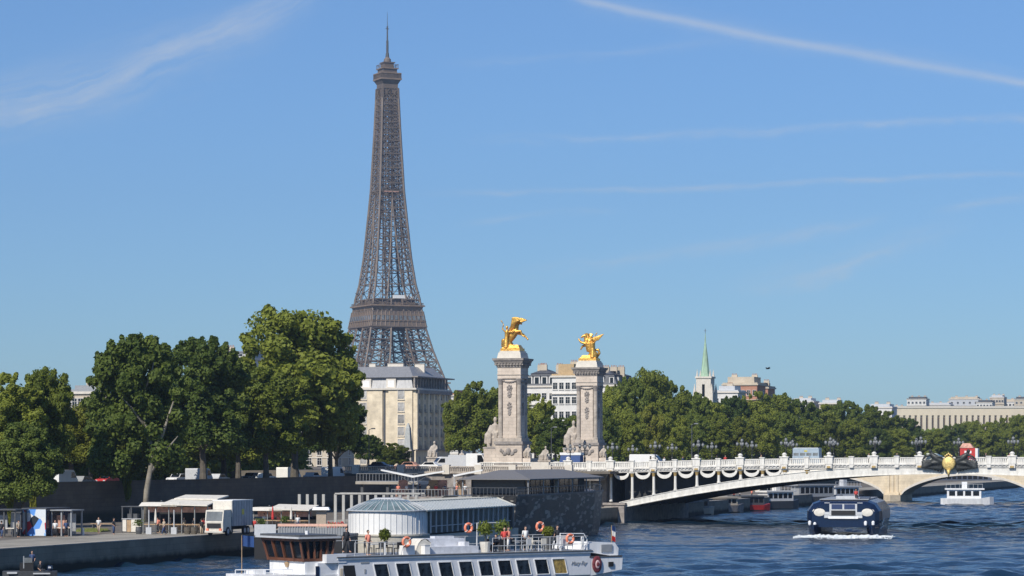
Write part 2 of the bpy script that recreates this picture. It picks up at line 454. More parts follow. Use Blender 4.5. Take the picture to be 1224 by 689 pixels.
def wave_sheet():
    """choppy river surface: short crossing wind waves and the swell of passing boats"""
    rng = np.random.default_rng(3)
    gu = np.arange(-2, 178.1, .85); gv = np.concatenate([np.arange(-420, 230, .85), np.arange(230, 701, 1.3)])
    UU, VV = np.meshgrid(gu, gv, indexing='ij')
    X = O.x + U.x * UU + V.x * VV; Y = O.y + U.y * UU + V.y * VV
    X += rng.uniform(-.25, .25, X.shape); Y += rng.uniform(-.25, .25, Y.shape)
    Z = np.zeros_like(X); gust = .75 + .35 * np.sin(X * .031 + Y * .012) * np.sin(Y * .021 - X * .017 + 1)
    for k in range(26):
        lam = rng.uniform(2.2, 9.0); a = R(-90) + rng.normal() * .75; amp = .0095 * lam ** .95
        Z += amp * np.sin((X * math.cos(a) + Y * math.sin(a)) * 2 * PI / lam + rng.uniform(0, 6.28) + 1.2 * np.sin(X * .05 + k) + np.sin(Y * .043 - k))
    Z *= gust
    # long wake ridges left by the catamaran
    for c_, w_, h_ in ((330.0, 2.2, .22), (322.0, 2.0, .16), (300.0, 3.0, .14), (272.0, 3.4, .16), (398.0, 2.5, .18)):
        d = Y - c_ - .10 * (X - 46) * np.sign(X - 46) * -1 - 1.5 * np.sin(X * .07); Z += h_ * np.exp(-(d / w_) ** 2) * (X > -5) * np.clip((X + 5) / 30, 0, 1)
    n0, n1 = X.shape; n = n0 * n1
    me = bpy.data.meshes.new('river_water'); me.vertices.add(n); me.vertices.foreach_set('co', np.stack([X, Y, Z], -1).reshape(-1).astype(np.float32))
    ii = np.arange(n).reshape(n0, n1); q = np.stack([ii[:-1, :-1], ii[1:, :-1], ii[1:, 1:], ii[:-1, 1:]], -1).reshape(-1, 4); m_ = len(q)
    me.loops.add(m_ * 4); me.loops.foreach_set('vertex_index', q.reshape(-1).astype(np.int32)); me.polygons.add(m_); me.polygons.foreach_set('loop_start', np.arange(0, m_ * 4, 4, dtype=np.int32))
    me.polygons.foreach_set('use_smooth', np.ones(m_, dtype=bool)); me.update(calc_edges=True); me.materials.append(water_mat())
    o = bpy.data.objects.new('river_water', me); col.objects.link(o); o['kind'] = 'structure'
wave_sheet()

def quad_uv(u0, u1, v0, v1, z):
    return [uv(u0, v0, z), uv(u1, v0, z), uv(u1, v1, z), uv(u0, v1, z)]
b = MB()
for q in ((-9000, -38, -700, 12000), (-38, 9000, 700, 12000), (108, 9000, -8, 700), (175, 9000, -700, -8)):
    n = len(b.v); b.add(quad_uv(*q, GZ), [(0, 1, 2, 3)])
struct('ground', b, earth)
b = MB(); b.box(-38, 0, -700, 700, 0.2, 2.45)
struct('lower_quay', b, pave, O, RZ)
b = MB(); b.box(-1.3, 0.06, -700, 699, 2.452, 2.56)
struct('quay_coping', b, coping, O, RZ)
b = MB(); b.add([(-13, -700, 2.456), (-1.3, -700, 2.456), (-1.3, 690, 2.456), (-13, 690, 2.456)], [(0, 1, 2, 3)])  # paler strip: sunlight clear of the tree shade, painted into the paving colour
struct('quay_painted_sun', b, mat('paving_painted_sunlit', (.30, .275, .225), .85, vary=.28, scale=.25), O, RZ)
b = MB(); b.box(0.0, .02, -700, 699, -1.0, 2.45); b.box(-38, 108, 699.9, 700.0, -1, GZ - .05)
b.box(108, 108.4, -8, 700, -1, 7.6); b.box(175, 175.4, -700, -8, -1, 7.6)
struct('quay_wall', b, quay_stone, O, RZ)
b = MB(); b.box(-38.5, -38, -700, 700, 2.4, GZ + .75); b.box(-38.6, -37.9, -700, 700, GZ + .752, GZ + .9)
solo('retaining_wall', b, wall_dark, 'long dark stone retaining wall between the lower quay and the tree-lined street', 'wall', O, RZ)
# street with kerb and marks on the upper quay
b = MB(); b.add([(-56, -700, GZ + .006), (-43, -700, GZ + .006), (-43, 700, GZ + .006), (-56, 700, GZ + .006)], [(0, 1, 2, 3)])
struct('road', b, asphalt, O, RZ)
b = MB(); b.box(-43, -38.5, -700, 700, GZ - .1, GZ + .13); b.box(-64, -56, -700, 700, GZ - .1, GZ + .13)
struct('pavement', b, pave, O, RZ)
b = MB()
for k in range(-60, 120):
    b.add([(-49.6, k * 6, GZ + .011), (-49.4, k * 6, GZ + .011), (-49.4, k * 6 + 3, GZ + .011), (-49.6, k * 6 + 3, GZ + .011)], [(0, 1, 2, 3)])
struct('road_marking', b, white_paint, O, RZ)
# hill on the horizon
b = MB(); nx, ny = 60, 10; vs = []; fs = []
random.seed(4)
for j in range(ny + 1):
    for i in range(nx + 1):
        x = -700 + 2600 * i / nx; y = 1650 + 900 * j / ny
        k = max(0, min(1, (x - 60) / 420)); k = k * k * (3 - 2 * k)
        z = GZ - .1 + 27 * k * math.sin(min(1, j / ny * 1.3) * PI / 2) + random.uniform(-.5, .5) * k
        vs.append((x, y, z)); 
for j in range(ny):
    for i in range(nx):
        a = j * (nx + 1) + i; fs.append((a, a + 1, a + nx + 2, a + nx + 1))
b.add(vs, fs)
struct('hill', b, mat('hill_greenery', (.035, .055, .02), .95, vary=.4, scale=.05))

# ------------------------------------------------------------------ windows and buildings
_win = {}
def win_mesh(w, h, fm, gm, sill=True, shut=False):
    key = (round(w, 2), round(h, 2), fm.name, gm.name, sill)
    if key in _win: return _win[key]
    b = MB()
    b.use(gm).box(-w / 2, w / 2, -.02, .1, 0, h)
    b.use(fm)
    t = .09 * w
    b.box(-w / 2 - t, -w / 2, -.14, .06, -t, h + t); b.box(w / 2, w / 2 + t, -.14, .06, -t, h + t)
    b.box(-w / 2, w / 2, -.137, .06, h, h + t); b.box(-.03, .03, -.06, .06, 0, h)
    b.box(-w / 2, w / 2, -.055, .05, h * .62, h * .62 + .05)
    if sill: b.box(-w / 2 - .18, w / 2 + .18, -.28, .04, -t - .14, -t - .003)
    _win[key] = b.mesh('window')
    return _win[key]

def building(name, label, loc, rz, w, d, h, wallm, cf, cs, fl, ww=1.15, wh=1.9, roof='mansard', rh=5.0, roofm=None, chim=3, cat='building', frame=None, gm=None, z0=1.2, group=None, dormers=True, mf=None, ms=None, seed=1):
    """corner of front and right side at the origin: front runs to -x, side to +y"""
    rnd = random.Random(seed)
    t = thing(name, label, cat, loc, rz, group)
    roofm = roofm or slate; frame = frame or white_wall; gm = gm or glass_dark
    b = MB(); b.use(wallm); b.box(-w, 0, 0, d, 0, h)
    b.use(stone_white if wallm is not brick_red else tan_wall)
    b.box(-w - .45, .45, -.45, d + .45, h - .55, h + .002)
    fh = (h - z0 - .8) / fl
    b.box(-w - .15, .15, -.15, d + .15, z0 + fh - .5, z0 + fh - .25)
    if fl > 4: b.box(-w - .6, .6, -.6, d + .6, z0 + fh * (fl - 1) - .45, z0 + fh * (fl - 1) - .25)
    part('wall', b, parent=t)
    wm = win_mesh(ww, wh, frame, gm)
    for r_ in range(fl):
        z = z0 + fh * r_ + (fh - wh) * .45
        for c in range(cf):
            x = -w + (c + .5) * w / cf if mf is None else mf[c]
            part('window', wm, parent=t, loc=(x, -.004, z))
        for c in range(cs):
            y = (c + .5) * d / cs if ms is None else ms[c]
            o = part('window', wm, parent=t, loc=(.004, y, z)); o.rotation_euler = (0, 0, R(90))
    rf = MB(); i1 = .55 * rh * .5
    if roof == 'mansard':
        rf.frus((-w - .1, .1, -.1, d + .1), h + .004, (-w + i1, -i1, i1, d - i1), h + rh * .72)
        rf.frus((-w + i1 - .3, -i1 + .3, i1 - .3, d - i1 + .3), h + rh * .72 + .004, (-w + i1 + 3, -i1 - 3, i1 + 3, d - i1 - 3), h + rh)
    elif roof == 'flat':
        rf.box(-w - .1, .1, -.1, d + .1, h + .004, h + .5); rf.box(-w + 1.5, -1.5, 1.5, d - 1.5, h + .5, h + .5 + rh)
    elif roof == 'gable':
        rf.prism([(-w - .4, h + .004), (.4, h + .004), (-w / 2, h + rh)], -.4, d + .4)
    r_o = part('roof', rf, roofm, t)
    for k in range(chim):
        x = -w + (k + .6) * w / max(chim, 1) + rnd.uniform(-.6, .6); y = rnd.uniform(.3, .7) * d
        cb = MB(); cb.use(tan_wall).box(x - 1.1, x + 1.1, y - .4, y + .4, h + rh * .6, h + rh + 1.4)
        cb.use(brick_red)
        for q in range(4): cb.lathe((x - .75 + q * .5, y, h + rh + 1.4), [(.13, 0), (.11, .55)], 6)
        part('chimney', cb, parent=r_o)
    if dormers and roof == 'mansard':
        dm = MB(); dm.use(frame).box(-ww * .7, ww * .7, -.2, 1.6, .3, rh * .55); dm.use(gm).box(-ww * .45, ww * .45, -.23, -.2, .5, rh * .5)
        dm.use(roofm).box(-ww * .8, ww * .8, -.3, 1.7, rh * .55, rh * .62)
        me = dm.mesh('dormer_window')
        for c in range(cf):
            x = -w + (c + .5) * w / cf if mf is None else mf[c]
            part('dormer_window', me, parent=t, loc=(x, .35, h))
        for c in range(cs):
            y = (c + .5) * d / cs if ms is None else ms[c]
            o = part('dormer_window', me, parent=t, loc=(-.35, y, h)); o.rotation_euler = (0, 0, R(90))
    return t

# corner block left of the pylons
D0 = 800.0; c0 = at(497, D0); S0 = D0 / F
c0.z = GZ
BH = zat(464, D0) - GZ
t = thing('corner_apartment_building', 'big cream corner apartment building with grey zinc roof in front of the iron tower', 'building', c0, RZ)
b = MB(); b.use(cream_wall); w_, d_ = 30.0, 29.5
b.box(-w_, 0, 0, d_, 0, BH)
# shallow projecting bays of the bright front
for x0, x1 in ((-8.4, -.9), (-22.5, -10.3)):
    b.box(x0, x1, -.55, .0, 0, BH - .6)
b.use(stone_white); b.box(-w_ - .3, .5, -1.0, d_ + .3, BH - .5, BH + .003)
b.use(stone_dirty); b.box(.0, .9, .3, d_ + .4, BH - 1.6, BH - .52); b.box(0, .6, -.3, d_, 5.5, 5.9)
for k in range(7): b.use(cream_wall).box(.0, .55, -.1 + k * 4.75, 1.1 + k * 4.75, 5.9, BH - 1.6)
b.use(grey_d).box(-10.1, -9.5, -.12, 0, 0, BH - .7)
part('wall', b, parent=t)
wm1 = win_mesh(1.9, 2.5, stone_white, blind_glass); wm2 = win_mesh(1.25, 2.3, stone_white, glass_dark); wm3 = win_mesh(1.25, 2.1, stone_white, glass_grey, sill=False)
fh = (BH - 5.9) / 5
for r_ in range(6):
    z = 1.5 if r_ == 0 else 5.9 + (r_ - 1) * fh + .35
    for x in (-16.3, -20.6, -4.4):
        part('window', wm1, parent=t, loc=(x, -.56, z))
    for x in (-25, -28.2): part('window', wm2, parent=t, loc=(x, -.01, z))
    for k in range(6):
        o = part('window', wm3, parent=t, loc=(.01, 2.85 + k * 4.75, z)); o.rotation_euler = (0, 0, R(90))
bb = MB()
for k in range(6):
    for r_ in (1, 2, 3, 4):
        y = 2.85 + k * 4.75; z = 5.9 + (r_ - 1) * fh
        for q in range(5): bb.box(.42, .46, y - 1.1 + q * .54, y - 1.06 + q * .54, z + .12, z + .9)
        bb.box(.40, .48, y - 1.15, y + 1.15, z + .9, z + .95); bb.box(0, .5, y - 1.2, y + 1.2, z, z + .12)
part('balcony_railing', bb, grey_d, t)
# attic storey and zinc roof
AT = zat(451, D0) - GZ; RT = zat(437, D0) - GZ
rf = MB(); rf.frus((-w_ + .4, -1.2, .7, d_), BH + .004, (-w_ + 1, -2.0, 1.6, d_), AT)
rf.frus((-w_ + .2, -1.0, .4, d_), AT + .004, (-w_ + 7, -5, 8, d_ - 1), RT)
r_o = part('roof', rf, zinc, t)
at_m = MB(); at_m.use(stone_white).box(-1.5, 1.5, -.3, 2, 0, AT - BH - .4); at_m.use(white_paint).box(-1.0, 1.0, -.33, -.3, .4, AT - BH - .9)
me = at_m.mesh('dormer_window')
for x in (-27.5, -23.5, -16.0 + .2, -8.0): part('dormer_window', me, parent=t, loc=(x, .8, BH))
lg = MB(); lg.use(stone_dirty)
for k in range(13): lg.box(-.9, -.5, .6 + k * 2.35, 1.0 + k * 2.35, BH + .01, AT)
lg.box(-1.3, .5, .4, d_ + 3.5, AT, AT + .35); lg.use(stone_white)
for k in range(12): lg.box(-1.2, -1.0, 1.3 + k * 2.35, 2.5 + k * 2.35, BH + .6, AT - .6)
part('loggia', lg, parent=t)
for x, y, ww_ in ((-17, 9, 2.0), (-10, 10, 5), (-4.5, 16, 3), (-24, 8, 1.2)):
    cb = MB(); cb.use(stone_white).box(x - ww_ / 2, x + ww_ / 2, y - .5, y + .5, AT, RT + .9); cb.use(stone_dirty).box(x - ww_ / 2 - .1, x + ww_ / 2 + .1, y - .6, y + .6, RT + .9, RT + 1.1)
    part('chimney', cb, parent=r_o)

def bl(px_right, D, ytop, roof_px, wpx, d, label, wallm, cf, cs, fl, name='apartment_building', base=6.8, **kw):
    """building whose near right corner stands at px_right; eaves at photo row ytop + roof"""
    s = D / F
    c = at(px_right, D); c.z = base
    h = zat(ytop + roof_px, D) - base
    return building(name, label, c, RZ, wpx * s / .95, d, h, wallm, cf, cs, fl, rh=roof_px * s, **kw)

# houses between and beside the pylons
bl(664, 820, 441, 20, 36, 12, 'slate-roofed white house with pale roof panel, seen left between the two pylons', white_wall, 4, 1, 5, roofm=slate, seed=2, ww=1.4)
bl(690, 800, 437, 12, 30, 16, 'tall white house with ochre attic just left of the far pylon', white_wall, 4, 2, 6, roof='flat', roofm=mat('ochre_attic', (.46, .33, .18), .8), seed=3, ww=1.3, chim=1)
bl(737, 840, 443, 17, 24, 22, 'cream house with dark sloping roof just right of the far pylon', white_wall, 2, 3, 5, roofm=slate, seed=4)
# left skyline
bl(128, 620, 463, 5, 52, 14, 'cream apartment block behind the trees at far left', tan_wall, 7, 2, 5, roof='flat', roofm=grey_p, seed=5)
bl(300, 760, 419, 9, 60, 14, 'tall white building peeking over the dark trees left of the big plane tree', white_wall, 7, 2, 7, roofm=zinc, seed=6, chim=2)
row = [(-10, 560, 488, 'behind the left edge trees'), (60, 640, 486, 'behind the bushy quay tree'), (190, 700, 490, 'behind the pale forked trunk'), (240, 660, 494, 'behind the twin crowned trees'),
       (370, 720, 486, 'behind the big plane tree')]
for i, (px, D, yt, wh_) in enumerate(row):
    bl(px + 30, D, yt, 8, 62, 14, 'stone apartment house in shadow ' + wh_, [tan_wall, white_wall][i % 2], 5, 2, 5, seed=10 + i, group='houses behind the left bank trees')
bl(548, 900, 468, 4, 10, 12, 'small cream building wedged between the corner block and the trees', white_wall, 2, 1, 6, seed=30, roof='flat', roofm=brick_red, chim=0)
# right skyline
bl(905, 1020, 452, 7, 40, 14, 'orange brick building with terrace right of the church spire', brick_red, 6, 2, 6, roof='flat', roofm=tan_wall, seed=31, chim=2)
bl(882, 960, 463, 5, 28, 12, 'low white building at the foot of the church tower', white_wall, 4, 1, 5, roof='flat', roofm=grey_l, seed=32, chim=1)
bl(918, 1040, 459, 4, 16, 12, 'small red brick block at the right end of the rooftop group', brick_red, 2, 1, 5, roof='flat', roofm=grey_d, seed=33, chim=1)
for i, (px, yt, wpx, m_, lab) in enumerate([(972, 477, 26, white_wall, 'white rooftop rising out of the treeline, leftmost of the low group'), (1004, 479, 24, tan_wall, 'tan rooftop rising out of the treeline, second of the low group'),
                                     (1066, 484, 28, white_wall, 'long pale rooftop beside the left end of the colonnade')]):
    bl(px, 1500, yt, 3, wpx, 16, lab, m_, 5, 1, 5, roof='flat', roofm=grey_l, seed=40 + i, chim=2)

# ------------------------------------------------------------------ colonnaded palace on the hill
D = 2350.0; s = D / F
x0 = at(1050, D).x; x1 = at(1262, D).x; zt = zat(487, D); zb = 20.0
t = thing('colonnaded_palace', 'long cream palace wing with tall pilasters on the hill at far right', 'palace', (x0, D, zb), R(-2))
L = x1 - x0; hh = zt - zb
palace_m = mat('cream_palace_stone', (.66, .57, .42), .85, vary=.08, scale=.1)
b = MB(); b.use(palace_m).box(0, L, 2, 30, 0, hh); b.use(palace_m).box(-1, L, 0, 32, hh - 7, hh)
b.use(stone_white).box(-1, L, -.6, 32, hh - .8, hh + .9)
b.box(0, 6, -2, 30, 0, hh - 7.1)
part('wall', b, mat('x', (1, 1, 1)), t)
bg_m = mat('palace_window_shade', (.13, .10, .075), .6, vary=.1)
pm = MB(); pm.box(-1.5, 1.5, -.2, 2.1, 0, hh - 7.05); pme = pm.mesh('pilaster', palace_m)
wm_ = MB(); wm_.box(-1.5, 1.5, 1.8, 2.1, 3, hh - 9); wme = wm_.mesh('window', bg_m)
k = 0; x = 10
while x < L and k < 48:
    part('pilaster', pme, parent=t, loc=(x, 0, 0))
    part('window', wme, parent=t, loc=(x + 2.4, -.05, 0)); x += 4.9; k += 1
sky_b = [(1085, 1107, 473, white_wall), (1108, 1136, 480, grey_l), (1136, 1170, 473, grey_l), (1168, 1186, 477, white_wall), (1184, 1200, 471, tan_wall), (1198, 1218, 476, white_wall), (1214, 1240, 473, tan_wall), (1060, 1078, 484, tan_wall)]
names_ = ['pale block with dark lift shed', 'low grey rooftop', 'broad grey building with many rooftop boxes', 'narrow white block', 'tall ochre block', 'white block with flat terrace', 'cream tower block at the photo edge', 'low tan roof']
for i, ((a0, a1, yt, m_), nm) in enumerate(zip(sky_b, names_)):
    D = 2480 + 25 * (i % 3)
    bl(a1, D, yt + 2, 2, a1 - a0, 18, nm + ' above the hilltop colonnade', m_, 5, 1, 6, roof='flat', roofm=[grey_d, grey_l, tan_wall][i % 3], seed=60 + i, base=30, chim=3, ww=1.8, wh=1.8, group='blocks on the hill skyline')

# ------------------------------------------------------------------ church
D = 900.0; s = D / F; c = at(843, D); c.z = GZ
t = thing('church', 'stone church tower with slender green copper spire above the trees', 'church', c, RZ)
tt = zat(449, D) - GZ; tp = zat(399, D) - GZ
b = MB(); b.use(stone_white).box(-2.5, 2.5, -2.5, 2.5, 0, tt - 1)
b.box(-2.8, 2.8, -2.8, 2.8, tt - 1, tt - .4); b.box(-3.2, 3.2, -3.2, 3.2, tt - 9, tt - 8.5); b.box(-14, -2.6, -4, 22, 0, 16)
for i in (-1, 1):
    for j in (-1, 1):
        b.box(i * 2.9 - .45, i * 2.9 + .45, j * 2.9 - .45, j * 2.9 + .45, 0, tt - 6)
        b.lathe((i * 2.9, j * 2.9, tt - 6), [(.55, 0), (.5, .6), (.05, 3.2)], 6)
        b.lathe((i * 2.2, j * 2.2, tt - .4), [(.4, 0), (.35, .5), (.03, 2.4)], 6)
part('tower', b, parent=t)
lw = MB(); lw.use(glass_dark).box(-.45, .45, -2.56, -2.4, tt - 7, tt - 3); lwm = lw.mesh('belfry_window')
for k in range(4):
    o = part('belfry_window', lwm, parent=t); o.rotation_euler = (0, 0, k * PI / 2)
b = MB(); b.lathe((0, 0, tt - .4), [(1.75, 0), (1.45, 1.2), (.9, 6.5), (.28, 11), (.1, tp - tt + .4)], 8)
for k in range(4):
    a = k * PI / 2 + PI / 4; b.lathe((1.05 * math.cos(a), 1.05 * math.sin(a), tt + 1.4), [(.28, 0), (.2, 1), (.02, 2)], 5)
b.ball((0, 0, tt + 10.2), .42, 8, 5)
part('spire', b, copper, t)
b = MB(); b.box(-.06, .06, -.06, .06, tp - .2, tp + 1.6); b.box(-.4, .4, -.05, .05, tp + .9, tp + 1.02)
part('cross', b, grey_d, t)
b = MB(); b.prism([(-14.5, 16.003), (-2, 16.003), (-8.2, 22)], -4.3, 22.3); part('roof', b, slate, t)

# ------------------------------------------------------------------ iron tower
D = 1979.0; TB = 5.0
tw = thing('lattice_tower', 'tall brown iron lattice tower tapering to an antenna, behind the corner building', 'tower', (at(463, D).x, D, TB), R(25))
prof_z = [0, 20, 40, 57, 80, 100, 118, 128, 150, 196, 240, 268, 276]
prof_w = [60, 50, 40, 32.8, 25.5, 20.6, 18.0, 15.8, 13.0, 9.3, 7.2, 6.1, 5.9]
def tw_w(z): return float(np.interp(z, prof_z, prof_w))
def tw_t(z): return float(np.interp(z, [0, 57, 100, 118], [25, 20, 15.2, 13.6]))
iz = [0, 12, 24, 36, 47, 57, 65, 73, 81, 89, 97, 104, 112, 118]
for sx, sy in ((1, 1), (1, -1), (-1, -1), (-1, 1)):
    b = MB()
    def cor(z):
        w = tw_w(z); i = w - tw_t(z)
        return [Vector((sx * a, sy * c_, z)) for a, c_ in ((w, w), (i, w), (i, i), (w, i))]
    for a, c_ in zip(iz[:-1], iz[1:]):
        A0, A1 = cor(a), cor(c_)
        for k in range(4):
            b.beam(A0[k], A1[k], 1.15)
            k2 = (k + 1) % 4
            b.beam(A0[k], A1[k2], .55); b.beam(A0[k2], A1[k], .55); b.beam(A1[k], A1[k2], .7)
            mA = (A0[k] + A0[k2]) / 2; mB = (A1[k] + A1[k2]) / 2; mid = (mA + mB) / 2
            b.beam(mA, mB, .35); b.beam((A0[k] + A1[k]) / 2, (A0[k2] + A1[k2]) / 2, .4)
    part('leg', b, iron, tw)
def ring(b, z0, z1, w, m=None):
    if m: b.use(m)
    b.box(-w, w, -w, w, z0, z1)
b = MB(); ring(b, 53, 57, 33.5, iron); ring(b, 57, 58, 35, iron_l); part('lower_platform', b, parent=tw)
b = MB(); b.use(iron)
for z0, z1, w in ((101.5, 102.3, 21.5), (112.5, 113.3, 19.6)): ring(b, z0, z1, w)
for k in range(4):
    Mr = Matrix.Rotation(k * PI / 2, 4, 'Z'); b.M = Mr
    b.add([(-21.2, -21.2, 102), (21.2, -21.2, 102), (19.4, -19.4, 113), (-19.4, -19.4, 113)], [(0, 1, 2, 3)])
    b.add([(-20.9, -20.9, 102), (20.9, -20.9, 102), (19.1, -19.1, 113), (-19.1, -19.1, 113)], [(3, 2, 1, 0)])
    b.use(iron_l)
    for q in range(13):
        x = -20.4 + q * 3.4; b.beam((x, -21.4, 102.2), (x * .92, -19.7, 113), .4)
    b.use(glass_grey)
    for q in range(12):
        x = -18.7 + q * 3.4; b.add([(x - .9, -20.95 + .0, 106.6), (x + .9, -20.95, 106.6), (x * .97 + .9, -20.3, 110), (x * .97 - .9, -20.3, 110)], [(0, 1, 2, 3)])
    b.use(iron_l)
    b.beam((-20, -20.9, 106), (20, -20.9, 106), .55); b.beam((-19.6, -20.2, 110), (19.6, -20.2, 110), .4)
    b.use(iron)
b.M = None
o = part('frieze', b, parent=tw, loc=(0, 0, -3.7)); o.scale = (1.035, 1.035, 1)
b = MB(); b.use(iron_l); b.frus((-19.4, 19.4, -19.4, 19.4), 113.5, (-20.6, 20.6, -20.6, 20.6), 116.4); ring(b, 116.4, 117.4, 21.6)
b.use(iron)
for k in range(4):
    b.M = Matrix.Rotation(k * PI / 2, 4, 'Z')
    for q in range(41): b.box(-20.6 + q * 1.03, -20.5 + q * 1.03, -20.8, -20.6, 117.4, 119)
    b.beam((-20.8, -20.7, 119), (20.8, -20.7, 119), .22)
b.M = None
ring(b, 117.5, 121.5, 15.6); b.use(iron_l); ring(b, 121.5, 122.1, 17.0)
for k in range(4):
    b.M = Matrix.Rotation(k * PI / 2, 4, 'Z')
    for q in range(11): b.box(-15 + q * 3 - .35, -15 + q * 3 + .35, -15.85, -15.6, 117.6, 121.4)
b.M = None
mp_ = part('middle_platform', b, parent=tw, loc=(0, 0, -3.5)); mp_.scale = (.97, .97, 1)
b = MB(); b.box(-2, 9, -17.6, -15, 122.2, 124.6); b.box(10, 14, -17.4, -15.2, 122.2, 123.8)
part('white_awning', b, white_paint, mp_)
# shaft above the middle platform
lv = [118]
while lv[-1] < 262: lv.append(lv[-1] + max(4.3, tw_w(lv[-1]) * .62))
lv.append(272.0)
b = MB(); b.use(iron)
for a, c_ in zip(lv[:-1], lv[1:]):
    wa, wc = tw_w(a), tw_w(c_)
    g0 = max(.0, .42 - (a - 118) / 75 * .42); g1 = max(.0, .42 - (c_ - 118) / 75 * .42)
    for k in range(4):
        b.M = Matrix.Rotation(k * PI / 2, 4, 'Z')
        b.beam((-wa, -wa, a), (-wc, -wc, c_), 1.35)
        b.beam((-wc, -wc, c_), (wc, -wc, c_), .75)
        b.beam((-wa, -wa, (a + c_) / 2), (wa, -wa, (a + c_) / 2), .3)
        for sg in (-1, 1):
            ia, ic = wa * g0, wc * g1
            b.beam((sg * ia, -wa, a), (sg * ic, -wc, c_), .95 if g0 > .02 else .75)
            b.beam((sg * wa, -wa, a), (sg * ic, -wc, c_), .5); b.beam((sg * ia, -wa, a), (sg * wc, -wc, c_), .5)
            m1 = (wa + ia) / 2; m2 = (wc + ic) / 2
            b.beam((sg * m1, -wa, a), (sg * m2, -wc, c_), .35)
            b.beam((sg * m1, -wa, a), (sg * (wa + wc) / 2, -(wa + wc) / 2, (a + c_) / 2), .28)
            b.beam((sg * m1, -wa, a), (sg * (ia + ic) / 2, -(wa + wc) / 2, (a + c_) / 2), .28)
b.M = None
part('shaft', b, parent=tw)
b = MB(); b.use(iron)
for x in (-2.6, 2.6):
    for y in (-2.6, 2.6):
        b.beam((x, y, 118), (x * .75, y * .75, 272), .7)
for z in np.arange(122, 272, 6.0):
    b.beam((-2.4, -2.4, z), (2.4, -2.4, z + 6), .35); b.beam((2.4, -2.4, z), (2.4, 2.4, z + 6), .35); b.beam((2.4, 2.4, z), (-2.4, 2.4, z + 6), .35)
    b.box(-2.4, 2.4, -2.4, 2.4, z, z + .4)
part('lift_shaft', b, parent=tw)
b = MB(); b.use(iron_l).box(-8.6, 8.6, -8.6, 8.6, 195.5, 196.6); b.use(iron).box(-6, 6, -6, 6, 196.6, 199); b.use(pink_l).box(-6.5, 5, -9.6, -8.7, 196.2, 197.5)
part('intermediate_platform', b, parent=tw)
b = MB(); b.use(iron)
ring(b, 268, 275, 5.9); b.frus((-5.9, 5.9, -5.9, 5.9), 275, (-7.6, 7.6, -7.6, 7.6), 278); b.use(iron_l); ring(b, 278, 279, 8.1); b.use(iron); ring(b, 279, 282.4, 7.5)
b.use(iron_l); ring(b, 282.4, 283.1, 7.9); b.use(iron); ring(b, 283.1, 286, 5.4); b.use(iron_l); ring(b, 286, 286.7, 6.3); b.use(iron)
for k in range(4):
    b.M = Matrix.Rotation(k * PI / 2, 4, 'Z')
    for q in range(7): b.box(-6.1 + q * 2.0, -5.9 + q * 2.0, -6.2, -6.0, 286.7, 289.2)
    b.beam((-6.2, -6.1, 289.2), (6.2, -6.1, 289.2), .3)
    for q in range(15): b.box(-7.9 + q * 1.1, -7.75 + q * 1.1, -7.9, -7.75, 279, 282.4)
b.M = None
ring(b, 286.7, 290.5, 3.6); ring(b, 290.5, 291.2, 4.4)
b.lathe((0, 0, 291.2), [(2.8, 0), (2.6, 2.2), (1.5, 3.6), (1.3, 4.2)], 12)
part('top_gallery', b, parent=tw)
b = MB(); b.use(grey_d); b.lathe((0, 0, 295), [(1.5, 0), (1.2, 3), (.95, 3.2), (.9, 12), (.6, 12.3), (.5, 22), (.25, 22.3), (.18, 28), (.08, 33)], 8)
b.box(-1.3, 1.3, -.2, .2, 315.5, 316); b.box(-.2, .2, -1.3, 1.3, 317, 317.5)
part('antenna', b, parent=tw)
# ------------------------------------------------------------------ white arch bridge
SPAN = 107.5
def zd(u): return 8.75 + .85 * (1 - ((54 - u) / 54) ** 2)        # top of deck
def zlo(u): return 2.3 + 5.75 * (1 - ((54 - u) / 54) ** 2)
def thk(u): return .95 + .45 * math.sin(PI * max(0, min(1, u / SPAN)))
BW = 40.0
br = thing('arch_bridge', 'low white ornamental arch bridge with garlands, spanning the river behind the blue boat', 'bridge', O, RZ)
br['category'] = 'bridge'
us = [SPAN * i / 60 for i in range(61)]
b = MB()
prof = [(u, zlo(u)) for u in us] + [(u, min(zlo(u) + thk(u), zd(u) - .32)) for u in reversed(us)]
for i in range(60):
    a, c_ = us[i], us[i + 1]
    ta, tc_ = min(zlo(a) + thk(a), zd(a) - .32), min(zlo(c_) + thk(c_), zd(c_) - .32)
    for (o0, o1, za, zc, la, lc) in ((0, .7, ta, tc_, zlo(a) + .12, zlo(c_) + .12), (-.14, .8, zlo(a) + .12, zlo(c_) + .12, zlo(a), zlo(c_)), (-.10, .8, ta + .1, tc_ + .1, ta, tc_)):
        b.add([(a, o0, la), (c_, o0, lc), (c_, o1, lc), (a, o1, la), (a, o0, za), (c_, o0, zc), (c_, o1, zc), (a, o1, za)],
              [(0, 3, 2, 1), (4, 5, 6, 7), (0, 1, 5, 4), (2, 3, 7, 6)])
    if i % 2 == 0 and min(ta - zlo(a), 9) > .3:
        b.box(a - .04, a + .04, -.03, .01, zlo(a) + .12, ta)
part('arch', b, ivory, br)
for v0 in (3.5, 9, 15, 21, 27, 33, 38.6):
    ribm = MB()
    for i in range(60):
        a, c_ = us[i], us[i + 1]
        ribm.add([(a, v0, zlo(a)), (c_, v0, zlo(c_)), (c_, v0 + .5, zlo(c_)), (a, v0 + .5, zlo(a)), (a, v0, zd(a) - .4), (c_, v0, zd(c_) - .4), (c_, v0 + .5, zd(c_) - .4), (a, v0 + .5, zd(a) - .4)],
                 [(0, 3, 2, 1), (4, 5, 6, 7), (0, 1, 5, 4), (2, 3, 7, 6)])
    part('arch_rib', ribm, steel_shade, br)
